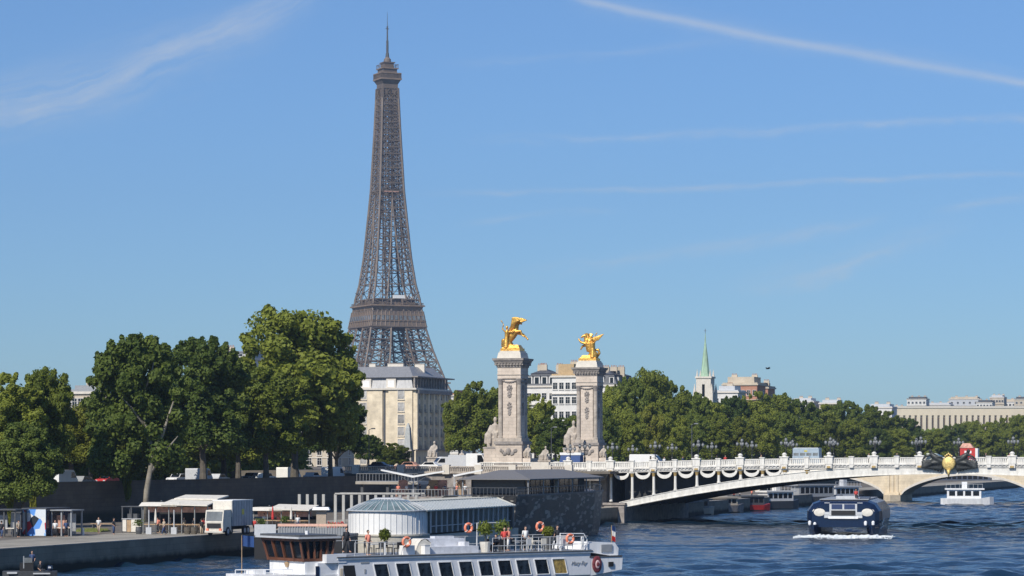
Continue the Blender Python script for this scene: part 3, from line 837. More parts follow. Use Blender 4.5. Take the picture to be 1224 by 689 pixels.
# deck
b = MB(); b.use(steel_shade)
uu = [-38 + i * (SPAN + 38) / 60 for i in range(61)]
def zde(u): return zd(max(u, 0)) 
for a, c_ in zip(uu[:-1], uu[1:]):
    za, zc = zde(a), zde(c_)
    b.use(steel_shade).add([(a, .3, za - .6), (c_, .3, zc - .6), (c_, BW - .3, zc - .6), (a, BW - .3, za - .6), (a, .3, za), (c_, .3, zc), (c_, BW - .3, zc), (a, BW - .3, za)], [(0, 3, 2, 1), (0, 1, 5, 4), (2, 3, 7, 6)])
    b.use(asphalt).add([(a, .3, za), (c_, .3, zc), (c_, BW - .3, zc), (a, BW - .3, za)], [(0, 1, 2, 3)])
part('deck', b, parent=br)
# cornice both sides, with modillions
b = MB()
ucs = [-24 + i * (SPAN + 24) / 70 for i in range(71)]
for a, c_ in zip(ucs[:-1], ucs[1:]):
    for (y0, y1, dz0, dz1) in ((-.35, .3, -.10, .10), (-.15, .3, -.42, -.10), (-.05, .3, -.62, -.42)):
        za, zc = zde(a), zde(c_)
        b.add([(a, y0, za + dz0), (c_, y0, zc + dz0), (c_, y1, zc + dz0), (a, y1, za + dz0), (a, y0, za + dz1), (c_, y0, zc + dz1), (c_, y1, zc + dz1), (a, y1, za + dz1)],
              [(0, 3, 2, 1), (4, 5, 6, 7), (0, 1, 5, 4), (2, 3, 7, 6)])
u = -23.6
while u < SPAN:
    b.box(u - .09, u + .09, -.3, -.152, zde(u) - .26, zde(u) - .103); u += .6
part('cornice', b, ivory_d, br)
b = MB()
for a, c_ in zip(ucs[:-1], ucs[1:]):
    za, zc = zde(a), zde(c_); y0, y1 = BW - .3, BW + .35
    b.add([(a, y0, za - .6), (c_, y0, zc - .6), (c_, y1, zc - .6), (a, y1, za - .6), (a, y0, za + .1), (c_, y0, zc + .1), (c_, y1, zc + .1), (a, y1, za + .1)], [(0, 3, 2, 1), (4, 5, 6, 7), (0, 1, 5, 4), (2, 3, 7, 6)])
part('cornice', b, ivory_d, br)
# balustrades
b = MB()
for y in (-.1, BW - .1):
    for a, c_ in zip(ucs[:-1], ucs[1:]):
        za, zc = zde(a), zde(c_)
        for dz0, dz1, hw in ((.10, .26, .16), (.95, 1.10, .17)):
            b.add([(a, y - hw, za + dz0), (c_, y - hw, zc + dz0), (c_, y + hw, zc + dz0), (a, y + hw, za + dz0), (a, y - hw, za + dz1), (c_, y - hw, zc + dz1), (c_, y + hw, zc + dz1), (a, y + hw, za + dz1)],
                  [(0, 3, 2, 1), (4, 5, 6, 7), (0, 1, 5, 4), (2, 3, 7, 6)])
    u = -23.8
    while u < SPAN:
        z = zde(u); b.box(u - .10, u + .10, y - .1, y + .1, z + .26, z + .95); u += .31
part('balustrade', b, ivory, br)
COLP = 3.62
ped_s = MB(); ped_s.use(ivory).box(-.36, .36, -.42, .16, 0.0, 1.2); ped_s.box(-.44, .44, -.5, .2, 1.2, 1.34); ped_s.use(ivory_d).box(-.3, .3, -.38, 0, -.5, 0)
ped_b = MB(); ped_b.use(ivory).box(-.62, .62, -.55, .25, 0.1, 1.25); ped_b.box(-.75, .75, -.66, .3, 1.25, 1.42); ped_b.lathe((0, -.16, 1.42), [(.42, 0), (.30, .16), (.42, .3), (.30, .5), (.1, .62)], 10)
ped_b.use(ivory_d).box(-.5, .5, -.5, .1, -.55, .1); ped_b.use(gold_dull).box(-.3, .3, -.56, -.5, -.5, -.2)
ms_, mb_ = ped_s.mesh('pedestal'), ped_b.mesh('pedestal')
sw = MB()
sw.use(ivory)
pts = [(1.3 * math.cos(t_), -.05 - 1.12 * math.sin(t_)) for t_ in np.linspace(0, PI, 13)]
inn = [(.98 * math.cos(t_), -.05 - .52 * math.sin(t_)) for t_ in np.linspace(PI, 0, 13)]
for i in range(12):
    sw.prism([pts[i], pts[i + 1], inn[11 - i], inn[12 - i]][::-1], -.16, .12)
swm = sw.mesh('garland')
k = -3
LAMP_U = []
while True:
    u = 2.2 + k * COLP
    if u > SPAN - 1: break
    z = zde(u)
    big = (k % 2 == 1)
    centre = abs(u - 54) < 3.3
    if not centre:
        part('pedestal', mb_ if big else ms_, parent=br, loc=(u, 0, z))
        if big: LAMP_U.append(u)
    ztop = zlo(u) + thk(u) + .1 if 0 <= u <= SPAN else 3.5
    if z - .62 - ztop > .35:
        c_ = MB(); c_.use(ivory)
        zt_ = z - .62
        c_.lathe((0, .12, 0), [(.30, ztop - .05), (.30, ztop + .2), (.24, ztop + .25), (.21, zt_ - .75)], 10)
        c_.use(gold_dull).lathe((0, .12, 0), [(.23, zt_ - .75), (.27, zt_ - .5), (.40, zt_ - .12)], 10)
        c_.use(ivory).box(-.42, .42, -.3, .5, zt_ - .12, zt_ + .01)
        part('column', c_.mesh('column'), parent=br, loc=(u, 0, 0))
        for v0 in (3.2, 8.7):
            pass
    um = u + COLP / 2
    if um < SPAN:
        zu = zlo(um) + thk(um) + .1 if um > 0 else 3
        if zde(um) - .62 - zu > .9: part('garland', swm, parent=br, loc=(um, .1, zde(um) - .60))
    k += 1
# bright spandrel strip close to the crown
b = MB()
for i in range(60):
    a, c_ = us[i], us[i + 1]
    if zd(a) - .6 - (zlo(a) + thk(a)) < .95 and zd(c_) - .6 - (zlo(c_) + thk(c_)) < .95:
        b.add([(a, .12, zlo(a) + .2), (c_, .12, zlo(c_) + .2), (c_, .6, zlo(c_) + .2), (a, .6, zlo(a) + .2), (a, .12, zd(a) - .5), (c_, .12, zd(c_) - .5), (c_, .6, zd(c_) - .5), (a, .6, zd(a) - .5)],
              [(0, 3, 2, 1), (4, 5, 6, 7), (0, 1, 5, 4), (2, 3, 7, 6)])
part('spandrel', b, ivory_d, br)
# keystone sculpture
zk = zd(54)
b = MB()
for sg in (-1, 1):
    b.tube([(sg * .8, -.5, .2), (sg * 1.7, -.6, .75), (sg * 2.3, -.6, 1.35)], [.5, .5, .3], 8)      # torso
    b.ball((sg * 2.45, -.6, 1.75), (.24, .26, .3))
    b.tube([(sg * .8, -.5, .2), (sg * 2.2, -.8, .1), (sg * 3.2, -.7, -.5)], [.42, .34, .16], 8)      # legs
    b.tube([(sg * .7, -.4, .3), (sg * 2.0, -.6, .35), (sg * 3.6, -.6, .25)], [.4, .3, .12], 8)
    b.tube([(sg * 2.2, -.7, 1.3), (sg * 1.5, -.95, 1.0), (sg * .8, -.9, .9)], [.16, .13, .1], 7)      # arm
    b.tube([(sg * 2.3, -.55, 1.3), (sg * 3.0, -.7, 1.0), (sg * 3.5, -.6, .55)], [.2, .14, .1], 7)
    for q in range(7):
        b.tube([(sg * (1.0 + q * .38), -.55, .1), (sg * (1.05 + q * .4), -.65, -.7), (sg * (1.1 + q * .36), -.5, -1.25 + .12 * q)], [.28, .22, .06], 6)
o = part('bronze_nymphs', fuse(b, 'bronze_nymphs', bronze, .1), parent=br, loc=(54, 0, zk + .1)); o.scale = (1.22, 1, 1.12)
b = MB(); b.lathe((0, 0, 0), [(.05, -.0), (.9, .02), (1.0, .15), (.75, .3), (.2, .42)], 20)
g_ = MB(); g_.M = Matrix.Rotation(R(90), 4, 'X'); g_.lathe((0, 0, 0), [(1.0, -.1), (1.06, .1), (.85, .26), (.5, .36), (.1, .4)], 18, 1.0, 1.12)
g_.M = None
for q in range(5): g_.ball((-.5 + q * .25, -.3, 1.15 + .18 * (2 - abs(q - 2))), .17, 8, 5)
g_.tube([(0, -.25, -1.0), (0, -.3, -1.6), (0, -.15, -2.1)], [.32, .22, .08], 8)
part('gilded_cartouche', g_, mat('pale_gilding', (.78, .58, .22), .55, .45, vary=.4, scale=4, bump=.05), br, smooth=True, loc=(54, -1.0, zk + .15))
# stone abutment of the bridge
ab = thing('bridge_abutment', 'weathered stone abutment with low arched opening under the near pylon', 'abutment', O, RZ)
b = MB(); b.use(stone_dirty)
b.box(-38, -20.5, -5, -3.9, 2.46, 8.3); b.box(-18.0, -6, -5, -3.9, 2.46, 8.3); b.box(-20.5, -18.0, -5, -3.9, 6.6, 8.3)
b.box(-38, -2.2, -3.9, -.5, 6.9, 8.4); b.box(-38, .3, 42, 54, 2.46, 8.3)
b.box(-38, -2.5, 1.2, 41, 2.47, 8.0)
for q in range(9):
    t0, t1 = PI * q / 9, PI * (q + 1) / 9
    b.prism([(-19.25 + 1.25 * math.cos(t0), 5.4 + 1.2 * math.sin(t0)), (-19.25 + 1.7 * math.cos(t0), 5.4 + 1.65 * math.sin(t0)), (-19.25 + 1.7 * math.cos(t1), 5.4 + 1.65 * math.sin(t1)), (-19.25 + 1.25 * math.cos(t1), 5.4 + 1.2 * math.sin(t1))], -5.2, -4.3)
part('wall', b, parent=ab)
b = MB(); b.box(-2.3, 1.1, -.9, 40.8, -1, 2.9); b.box(-2.5, 1.3, -1.1, 41, 2.9, 3.25)
part('springing_block', b, stone_dirty, ab)
rb_ = thing('bridge_abutment', 'weathered stone abutment at the far right end of the white bridge', 'abutment', O, RZ)
b = MB(); b.box(108, 120, -3, 45, -1, 8.8)
part('wall', b, stone_dirty, rb_)
# terrace parapet in front of the pylons
b = MB(); b.use(stone_plain)
b.box(-46, -6.5, -5.6, -5.1, 8.0, 8.35); b.box(-46, -6.5, -5.62, -5.08, 9.02, 9.2)
u = -45.8
while u < -6.6: b.box(u - .09, u + .09, -5.45, -5.25, 8.35, 9.02); u += .33
b.use(stone_white)
for u in (-44, -36, -28, -22.4, -16.5, -10.5, -6.9): b.box(u - .6, u + .6, -5.8, -4.9, 7.9, 9.45)
b.box(-13.2, -10.2, -5.9, -5.0, 8.0, 9.9)
solo('terrace_parapet', b, stone_plain, 'pale stone balustrade running in front of the two pylons', 'balustrade', O, RZ)
b = MB(); b.box(-37.9, -.1, -4.98, 54, 8.0, 8.42); b.box(-120, -37.9, -5.0, 130, GZ - .2, 8.41)
struct('esplanade', b, pave, O, RZ)

# ------------------------------------------------------------------ pylons with gilded groups
def seated_figure(h=4.6):
    b = MB(); k = h / 4.6
    b.box(-1.1 * k, 1.1 * k, -.9 * k, .9 * k, 0, 1.5 * k)
    b.tube([(0, 0, 1.3 * k), (0, 0, 2.4 * k), (.1 * k, 0, 3.4 * k)], [1.05 * k, .75 * k, .55 * k], 9)
    b.ball((.1 * k, -.05, 4.1 * k), (.34 * k, .36 * k, .44 * k)); b.tube([(.1 * k, 0, 3.4 * k), (.1 * k, 0, 3.9 * k)], [.3 * k, .22 * k], 8)
    for sg in (-1, 1):
        b.tube([(sg * .45 * k, -.1, 1.9 * k), (sg * .55 * k, -1.1 * k, 1.9 * k), (sg * .5 * k, -1.15 * k, .7 * k), (sg * .5 * k, -1.45 * k, .55 * k)], [.42 * k, .36 * k, .25 * k, .18 * k], 8)
        b.tube([(sg * .6 * k, 0, 3.2 * k), (sg * .95 * k, -.3 * k, 2.5 * k), (sg * .7 * k, -.8 * k, 2.2 * k)], [.28 * k, .22 * k, .15 * k], 8)
    b.tube([(-.3 * k, -.2, 2.6 * k), (-1.2 * k, -.3, 1.7 * k), (-1.35 * k, -.2, .5 * k)], [.5 * k, .55 * k, .5 * k], 8)
    return b
seat_me = fuse(seated_figure(), 'seated_statue', stone_plain, .1)

def pylon(u, v, label):
    t = thing('stone_pylon', label, 'pylon', uv(u, v, 8.42), RZ, 'tall pylons at the bridge entrance')
    z = lambda py: zat(py, 452) - 8.42
    zs = {k_: zat(k_, 452) - 8.42 for k_ in (556, 548, 528, 524, 453, 447, 440, 429, 420)}
    b = MB(); b.use(stone_white).box(-2.6, 2.6, -2.6, 2.6, 0, zs[556])
    b.use(stone).box(-2.3, 2.3, -2.3, 2.3, zs[556], zs[528] - .5)
    b.use(stone_dirty).box(-2.5, 2.5, -2.5, 2.5, zs[528] - .5, zs[528]); b.box(-2.42, 2.42, -2.42, 2.42, zs[556] - .002, zs[556] + .25)
    b.use(stone)
    b.box(-4.4, -2.3, -2.2, 2.2, 0, zs[528] - 1.2); b.use(stone_dirty).box(-4.5, -2.3, -2.25, 2.25, zs[528] - 1.2, zs[528] - .9)
    b.use(stone).box(2.3, 3.7, -2.0, 2.0, 0, zs[548]);
    part('plinth', b, parent=t)
    b = MB(); b.use(stone); b.box(-1.5, 1.5, -1.5, 1.5, zs[528], zs[453])
    b.box(-1.15, 1.15, -1.75, 1.75, zs[528], zs[453]); b.box(-1.75, 1.75, -1.15, 1.15, zs[528], zs[453])
    b.use(stone_plain).box(-2.2, 2.2, -2.2, 2.2, zs[528] + .002, zs[528] + .55)
    part('shaft', b, parent=t)
    for i in (-1, 1):
        for j in (-1, 1):
            c_ = MB(); zt = zs[453]
            c_.use(stone_plain).lathe((0, 0, 0), [(.5, zs[528] + .55), (.5, zs[528] + .8), (.40, zs[528] + .95), (.36, zt - 1.0)], 12)
            c_.use(stone_dirty).lathe((0, 0, 0), [(.38, zt - 1.0), (.42, zt - .6), (.58, zt - .12), (.58, zt)], 12)
            part('column', c_, parent=t, loc=(i * 1.62, j * 1.62, 0))
    b = MB(); b.use(stone).box(-2.02, 2.02, -2.02, 2.02, zs[453], zs[440])
    b.use(stone_plain).box(-2.12, 2.12, -2.12, 2.12, zs[453] + .55, zs[453] + .7)
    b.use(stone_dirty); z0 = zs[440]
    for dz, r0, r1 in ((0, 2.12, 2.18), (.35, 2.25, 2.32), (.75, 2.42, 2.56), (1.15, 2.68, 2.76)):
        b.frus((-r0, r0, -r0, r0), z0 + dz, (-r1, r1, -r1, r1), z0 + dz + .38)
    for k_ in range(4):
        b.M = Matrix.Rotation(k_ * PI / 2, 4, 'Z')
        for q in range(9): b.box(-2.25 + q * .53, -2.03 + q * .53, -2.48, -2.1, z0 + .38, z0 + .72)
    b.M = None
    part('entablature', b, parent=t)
    b = MB(); b.use(stone_white); b.frus((-2.1, 2.1, -2.1, 2.1), zs[429], (-1.9, 1.9, -1.9, 1.9), zs[420] - .25); b.box(-1.75, 1.75, -1.75, 1.75, zs[420] - .25, zs[420])
    part('attic', b, parent=t)
    # carved trophies on the faces
    rr_ = []
    for zc, sx_, sz_ in ((zs[453] - 1.6, .55, .6), (zs[453] - 2.6, .4, .6), (zs[453] - 4.6, .45, .75), (zs[453] - 5.6, .25, .5)):
        r = MB(); rr_.append(r)
        for q in range(7):
            a = q * 2 * PI / 7; r.ball((sx_ * .7 * math.cos(a), -1.78, zc + sz_ * .75 * math.sin(a)), (.16, .12, .2), 7, 5)
        r.ball((0, -1.78, zc), (sx_ * .45, .14, sz_ * .5), 8, 6)
    r = MB(); rr_.append(r)
    for q in range(9):
        r.ball((-1.35 + q * .34, -1.85, zs[453] - .25 - .35 * (1 - ((q - 4) / 4) ** 2)), (.2, .14, .16), 7, 5)
    r = MB(); rr_.append(r)
    for q in range(11):
        r.ball((-1.3 + q * .26, -2.35, zs[548] + 1.0 + .3 * math.cos(q * 1.3)), (.24, .13, .34), 7, 5)
    r.ball((0, -2.4, zs[548] + 1.15), (.45, .2, .6), 9, 6)
    for r in rr_:
        rm = r.mesh('carved_relief', stone_dirty, True)
        for k_ in range(2):
            o = part('carved_relief', rm, parent=t); o.rotation_euler = (0, 0, k_ * PI / 2)
    o = part('seated_statue', seat_me, parent=t, loc=(-3.0, -.5, zs[528] - .95)); o.scale = (1.0, .9, 1.12)
    o = part('carved_child', fuse(seated_figure(2.3), 'carved_child', stone_plain, .08), parent=t, loc=(3.1, -1.4, zs[548]))
    return t
pylon(-19, 2.2, 'stone pylon with gilded winged horse, nearer and left of the two')
pylon(-20.4, 51.5, 'stone pylon with gilded winged horse, farther and right of the two, above the blue kiosk')

def gilded(kind):
    b = MB()
    if kind == 0:      # rearing horse turned right, wings raised behind
        wing = [(-.1, 3.5), (.9, 5.2)]
        b.tube([(-.7, 0, 1.7), (-.1, 0, 2.3), (.35, 0, 3.1)], [.62, .55, .6], 10)
        b.tube([(.35, 0, 3.1), (.6, -.05, 3.9), (.75, -.1, 4.4)], [.5, .34, .26], 8)
        b.tube([(.72, -.1, 4.45), (1.15, -.25, 4.35), (1.45, -.35, 4.1)], [.27, .2, .14], 8)
        for sy in (-.32, .32):
            b.tube([(-.7, sy, 1.6), (-.2, sy, 1.0), (-.75, sy, .55), (-.6, sy, .1)], [.38, .24, .14, .16], 7)
        b.tube([(.45, -.3, 3.0), (1.3, -.35, 3.05), (1.55, -.35, 2.35), (1.85, -.35, 2.2)], [.3, .2, .13, .14], 7)
        b.tube([(.45, .3, 2.9), (1.5, .35, 2.5), (2.0, .35, 2.0), (2.2, .35, 1.7)], [.3, .19, .12, .14], 7)
        b.tube([(-1.0, 0, 1.9), (-1.5, 0, 1.7), (-1.6, .1, .8), (-1.4, .1, .4)], [.2, .26, .22, .1], 7)
        for sy in (-1, 1):
            for q in range(7):
                f = q / 6
                b.tube([(0, sy * .4, 3.3), (.1 + .6 * f, sy * (.7 + .2 * f), 4.1 + .3 * f), (.1 + 1.55 * f + .1, sy * (.8 + .35 * f), 4.7 + .75 * (1 - (f - .6) ** 2) - .5 * f)], [.26, .2, .09], 6)
        fx, fy = -.75, -.75
    else:              # horse turned left, wings spread wide to the right
        b.tube([(.5, 0, 1.6), (.1, 0, 2.3), (-.35, 0, 3.1)], [.65, .6, .62], 10)
        b.tube([(-.35, 0, 3.1), (-.6, -.05, 3.9), (-.6, -.2, 4.3)], [.5, .36, .26], 8)
        b.tube([(-.6, -.2, 4.35), (-1.0, -.35, 4.2), (-1.3, -.45, 3.9)], [.27, .2, .13], 8)
        for sy in (-.32, .32):
            b.tube([(.5, sy, 1.5), (.1, sy, 1.0), (.55, sy, .5), (.4, sy, .1)], [.4, .25, .15, .16], 7)
        b.tube([(-.45, -.3, 2.9), (-1.35, -.35, 3.2), (-1.75, -.35, 3.8)], [.3, .19, .12], 7)
        b.tube([(-.45, .3, 2.8), (-1.3, .35, 2.5), (-1.6, .35, 1.9)], [.3, .19, .12], 7)
        b.tube([(.9, 0, 1.8), (1.4, .1, 1.9), (1.6, .1, 1.3), (1.3, .1, .6)], [.2, .26, .22, .1], 7)
        for q in range(6):
            f = q / 5
            b.tube([(.1, -.4, 3.2), (.9, -.7, 3.45 + .35 * f), (1.8 + .8 * f, -.8, 3.5 + 1.0 * f)], [.28, .2, .07], 6)
            b.tube([(-.1, .4, 3.3), (-.3 - .3 * f, .9, 4.0 + .3 * f), (-.3 - 1.1 * f, 1.3, 4.5 + .3 * math.sin(f * 3))], [.26, .2, .08], 6)
            b.tube([(0, .2, 3.6), (.2 * f, .3, 4.3), (.5 * f, .3, 4.75 - .2 * f)], [.24, .18, .08], 6)
        fx, fy = .75, -.75
    if kind == 0: b.tube([(-.2, 0, 2.2), (-.1, 0, 3.2), (.2, 0, 4.0), (.4, 0, 4.3)], [.6, .6, .45, .2], 9)
    else: b.tube([(.2, 0, 1.6), (.1, 0, 2.6), (.2, 0, 3.6), (.1, 0, 4.1)], [.7, .8, .7, .35], 9)
    horse = fuse(b, 'winged_horse', gold, .075)
    g = MB()
    g.tube([(fx, fy, .5), (fx, fy, 1.6), (fx * .9, fy, 2.3)], [.45, .34, .3], 9)
    g.tube([(fx * .9, fy, 2.3), (fx * .85, fy, 3.0)], [.32, .36], 9)
    g.tube([(fx * .85, fy, 3.0), (fx * .85, fy, 3.4)], [.18, .12], 8)
    g.ball((fx * .85, fy - .03, 3.62), (.2, .22, .27), 9, 7)
    sg = 1 if fx < 0 else -1
    g.tube([(fx * .85 - .25 * sg, fy, 2.95), (fx - .55 * sg, fy - .1, 3.4), (fx - .35 * sg, fy - .15, 4.1)], [.14, .11, .08], 7)
    g.tube([(fx * .85 + .3 * sg, fy, 2.95), (fx + .85 * sg, fy - .1, 2.9), (fx + 1.2 * sg, fy, 3.4)], [.14, .11, .08], 7)
    g.tube([(fx - .35 * sg, fy - .15, 4.1), (fx - .75 * sg, fy - .15, 4.7)], [.05, .1], 7)
    for q in range(4): g.tube([(fx * .9, fy, 1.8), (fx - .35 * sg - .1 * q * sg, fy + .1 * q, 1.1), (fx - .5 * sg, fy + .15 * q, .5)], [.3, .22, .12], 6)
    fig = fuse(g, 'gilded_figure', gold, .06)
    m_ = MB(); m_.use(gold).box(-1.5, 1.4, -1.15, 1.15, 0, .42); m_.frus((-1.35, 1.25, -1.0, 1.0), .42, (-1.0, 1.0, -.7, .7), .95)
    return horse, fig, m_
for kind, (u, v), lab in ((0, (-19, 2.2), 'gilded winged horse rearing to the right with figure, on the nearer pylon'), (1, (-20.4, 51.5), 'gilded winged horse with wing stretched right and figure, on the farther pylon')):
    t = thing('gilded_statue', lab, 'statue', uv(u, v, zat(420, 452) + .004), RZ, 'gilded statues on the pylons', scale=(1.16, 1.16, 1.08))
    h_, f_, m_ = gilded(kind)
    part('horse', h_, parent=t); part('figure', f_, parent=t); part('rocky_base', m_, parent=t)

# smaller stone monuments on the esplanade
def monument(px, D, ytop, label, kind):
    p = at(px, D); p.z = 8.4; hgt = zat(ytop, D) - p.z
    t = thing('monument', label, 'monument', p, RZ)
    b = MB(); b.use(stone_plain)
    b.box(-1.5, 1.5, -1.5, 1.5, 0, .8); b.box(-1.1, 1.1, -1.1, 1.1, .8, hgt * .35); b.box(-1.3, 1.3, -1.3, 1.3, hgt * .35, hgt * .35 + .3)
    part('pedestal', b, parent=t)
    if kind == 'obelisk':
        b = MB(); b.frus((-.85, .85, -.85, .85), hgt * .35 + .3, (-.5, .5, -.5, .5), hgt - 1.2); b.frus((-.5, .5, -.5, .5), hgt - 1.2, (-.12, .12, -.12, .12), hgt)
        part('obelisk', b, mat('grey_obelisk_stone', (.38, .39, .37), .8), t)
    else:
        k_ = hgt * .65 / 4.6
        part('carved_group', fuse(seated_figure(hgt * .65), 'carved_group', stone_plain, .1), parent=t, loc=(0, 0, hgt * .35))
monument(488, 640, 506, 'tall grey obelisk monument in front of the cream corner building', 'obelisk')
monument(519, 560, 527, 'carved stone group on pedestal left of the near pylon, before the corner building', 'group')
monument(552, 520, 538, 'slim stone statue on pedestal beside the white van left of the near pylon', 'group')
monument(652, 470, 533, 'stone child and lion group on pedestal between the two pylons', 'group')

# kiosk with blue awning
p = at(683, 482); p.z = 8.42
blue_p = mat('kiosk_blue', (.02, .06, .19), .7)
t = thing('kiosk', 'small kiosk with blue awning and white top in front of the far pylon', 'kiosk', p, RZ)
b = MB(); b.use(blue_p).frus((-1.9, 1.9, -1.0, 1.2), 1.35, (-1.8, 1.8, -.6, 1.2), 2.6); b.use(white_paint).box(-1.95, 1.95, -.7, 1.3, 2.6, 3.05)
part('awning', b, parent=t); b = MB(); b.use(grey_d).box(-1.6, 1.6, -.4, 1.1, 0, 1.34); part('counter', b, parent=t)

# ------------------------------------------------------------------ farther stone bridge
pp = at(1067, 640)
b2 = thing('stone_bridge', 'cream stone bridge with shallow arches seen beyond the white bridge', 'bridge', (pp.x, pp.y, 0), RZ)
PITCH = 35.0
b = MB(); b.use(beige_arch)
def arch_low(x):
    xx = (x % PITCH) - PITCH / 2; hs = PITCH / 2 - 2.0
    if abs(xx) >= hs: return None
    return 1.2 + 5.0 * math.sqrt(max(0, 1 - (xx / hs) ** 2) * .55 + .45 * (1 - (xx / hs) ** 2) ** 2)
xs = np.arange(-35, 106, .7)
for a, c_ in zip(xs[:-1], xs[1:]):
    la = arch_low(a); lc = arch_low(c_)
    la = 1.0 if la is None else la; lc = 1.0 if lc is None else lc
    b.add([(a, 0, la), (c_, 0, lc), (c_, 14, lc), (a, 14, la), (a, 0, 8.4), (c_, 0, 8.4), (c_, 14, 8.4), (a, 14, 8.4)], [(0, 3, 2, 1), (4, 5, 6, 7), (0, 1, 5, 4), (2, 3, 7, 6)])
    b.use(stone_white)
    if la > 1.0 and lc > 1.0: b.add([(a, -.12, la), (c_, -.12, lc), (c_, 0, lc), (a, 0, la), (a, -.12, la + .55), (c_, -.12, lc + .55), (c_, 0, lc + .55), (a, 0, la + .55)], [(0, 3, 2, 1), (4, 5, 6, 7), (0, 1, 5, 4)])
    b.use(beige_arch)
part('arch_wall', b, parent=b2)
b = MB(); b.use(stone_white).box(-35, 105, -.4, 14.4, 8.4, 8.8); b.box(-35, 105, -.2, 0.1, 8.8, 9.7)
part('parapet', b, parent=b2)
for k in range(0, 3):
    b = MB(); x = k * PITCH
    b.box(x - 2.0, x + 2.0, -1.0, 15, -1, 1.6); b.prism([(x - 2.0, -1.0), (x, -3.4), (x + 2.0, -1.0)], -1, 1.6, 'z')
    b.box(x - 1.6, x + 1.6, -.8, 0, 1.6, 2.2)
    for q in (-1.0, 0, 1.0): b.box(x + q - .3, x + q + .3, -.3, 0, 2.2, 8.4)
    part('pier', b, beige_arch, b2)

# ------------------------------------------------------------------ trees
def crown_mesh(name, seed, rx, ry, rz, zc, n, leaf, lobes, m, spiky=0, low=.25):
    rng = np.random.default_rng(seed)
    C = []; 
    for i in range(lobes):
        while True:
            p = rng.uniform(-1, 1, 3)
            if np.linalg.norm(p) < 1 and np.linalg.norm(p) > .35: break
        k = np.linalg.norm(p) ** .3
        C.append((p[0] * rx * .78, p[1] * ry * .78, zc + p[2] * rz * .80, rng.uniform(.14, .31) * min(rx, rz) * 1.15))
    C.append((0, 0, zc, rx * .5)); C.append((0, 0, zc - rz * .3, rx * .45))
    for i in range(7 if lobes > 20 else 0):
        a = i * .9 + rng.uniform(-.2, .2); C.append((rx * .68 * math.cos(a), ry * .68 * math.sin(a), zc - rz * rng.uniform(.62, .85), rx * rng.uniform(.24, .34)))
    for i in range(60 if lobes > 20 else 0):      # loose outer sprays
        p = rng.normal(size=3); p /= np.linalg.norm(p); k = rng.uniform(.82, .98)
        if p[2] < -.8: continue
        for q in range(3):
            C.append((p[0] * rx * (k + .05 * q), p[1] * ry * (k + .05 * q), zc + p[2] * rz * (k + .035 * q), rng.uniform(.45, .9) * (1 - .2 * q)))
    for i in range(spiky):
        a = rng.uniform(0, 2 * PI); rr = rng.uniform(.2, .95)
        h = zc + rz * math.sqrt(max(0, 1 - rr * rr)) * .95
        for q in range(3):
            C.append((rx * rr * math.cos(a) * (1 + .04 * q), ry * rr * math.sin(a) * (1 + .04 * q), h - .2 + q * .42, .5 - .11 * q))
    C = np.array(C)
    w = C[:, 3] ** 1.75; w = w / w.sum()
    idx = rng.choice(len(C), n, p=w)
    d = rng.normal(size=(n, 3)); d /= np.linalg.norm(d, axis=1)[:, None]
    rad = C[idx, 3] * (rng.uniform(0, 1, n) ** .38) * rng.uniform(.85, 1.12, n)
    P = C[idx, :3] + d * rad[:, None]
    P[:, 2] -= .0
    nr = d + rng.normal(size=(n, 3)) * .55 + np.array([0, 0, .25]); nr /= np.linalg.norm(nr, axis=1)[:, None]
    t = np.cross(nr, rng.normal(size=(n, 3))); t /= np.linalg.norm(t, axis=1)[:, None]; bt = np.cross(nr, t)
    sz = leaf * rng.uniform(.55, 1.25, n)[:, None]
    q0 = P - t * sz * .5 ; q1 = P + bt * sz * .36; q2 = P + t * sz * .5; q3 = P - bt * sz * .36
    vs = np.stack([q0, q1, q2, q3], 1).reshape(-1, 3)
    me = bpy.data.meshes.new(name)
    me.vertices.add(n * 4); me.vertices.foreach_set('co', vs.astype(np.float32).ravel())
    me.loops.add(n * 4); me.loops.foreach_set('vertex_index', np.arange(n * 4, dtype=np.int32))
    me.polygons.add(n); me.polygons.foreach_set('loop_start', np.arange(0, n * 4, 4, dtype=np.int32)); 
    me.materials.append(m); me.update(calc_edges=True); me.validate()
    return me
def trunk_mesh(seed, h, r, spread, top, fork=False, lean=0.0):
    rnd = random.Random(seed); b = MB()
    l = lean
    b.tube([(0, 0, -.3), (l * .2, 0, h * .35), (l * .6, .1, h * .7), (l, 0, h)], [r * 1.35, r, r * .85, r * .7], 9)
    for k in range(6 if not fork else 5):
        a = 2 * PI * k / 6 + rnd.uniform(-.3, .3); z0 = h * rnd.uniform(.7, 1)
        L_ = spread * rnd.uniform(.6, 1)
        p0 = Vector((l * z0 / h, 0, z0)); p2 = p0 + Vector((math.cos(a) * L_, math.sin(a) * L_, (top - h) * rnd.uniform(.5, .9)))
        p1 = (p0 + p2) / 2 + Vector((0, 0, -.6))
        b.tube([p0, p1, p2], [r * .5, r * .33, r * .12], 6)
        for q in range(2):
            p3 = p1.lerp(p2, .4 + .3 * q); b.tube([p3, p3 + Vector((rnd.uniform(-1.5, 1.5), rnd.uniform(-1.5, 1.5), rnd.uniform(.8, 2.2)))], [r * .2, r * .06], 5)
    b.tube([(l, 0, h), (l, .2, (h + top) / 2), (l * 1.1, 0, top * .93)], [r * .7, r * .4, r * .1], 7)
    return b.mesh('trunk')
NL = 52000
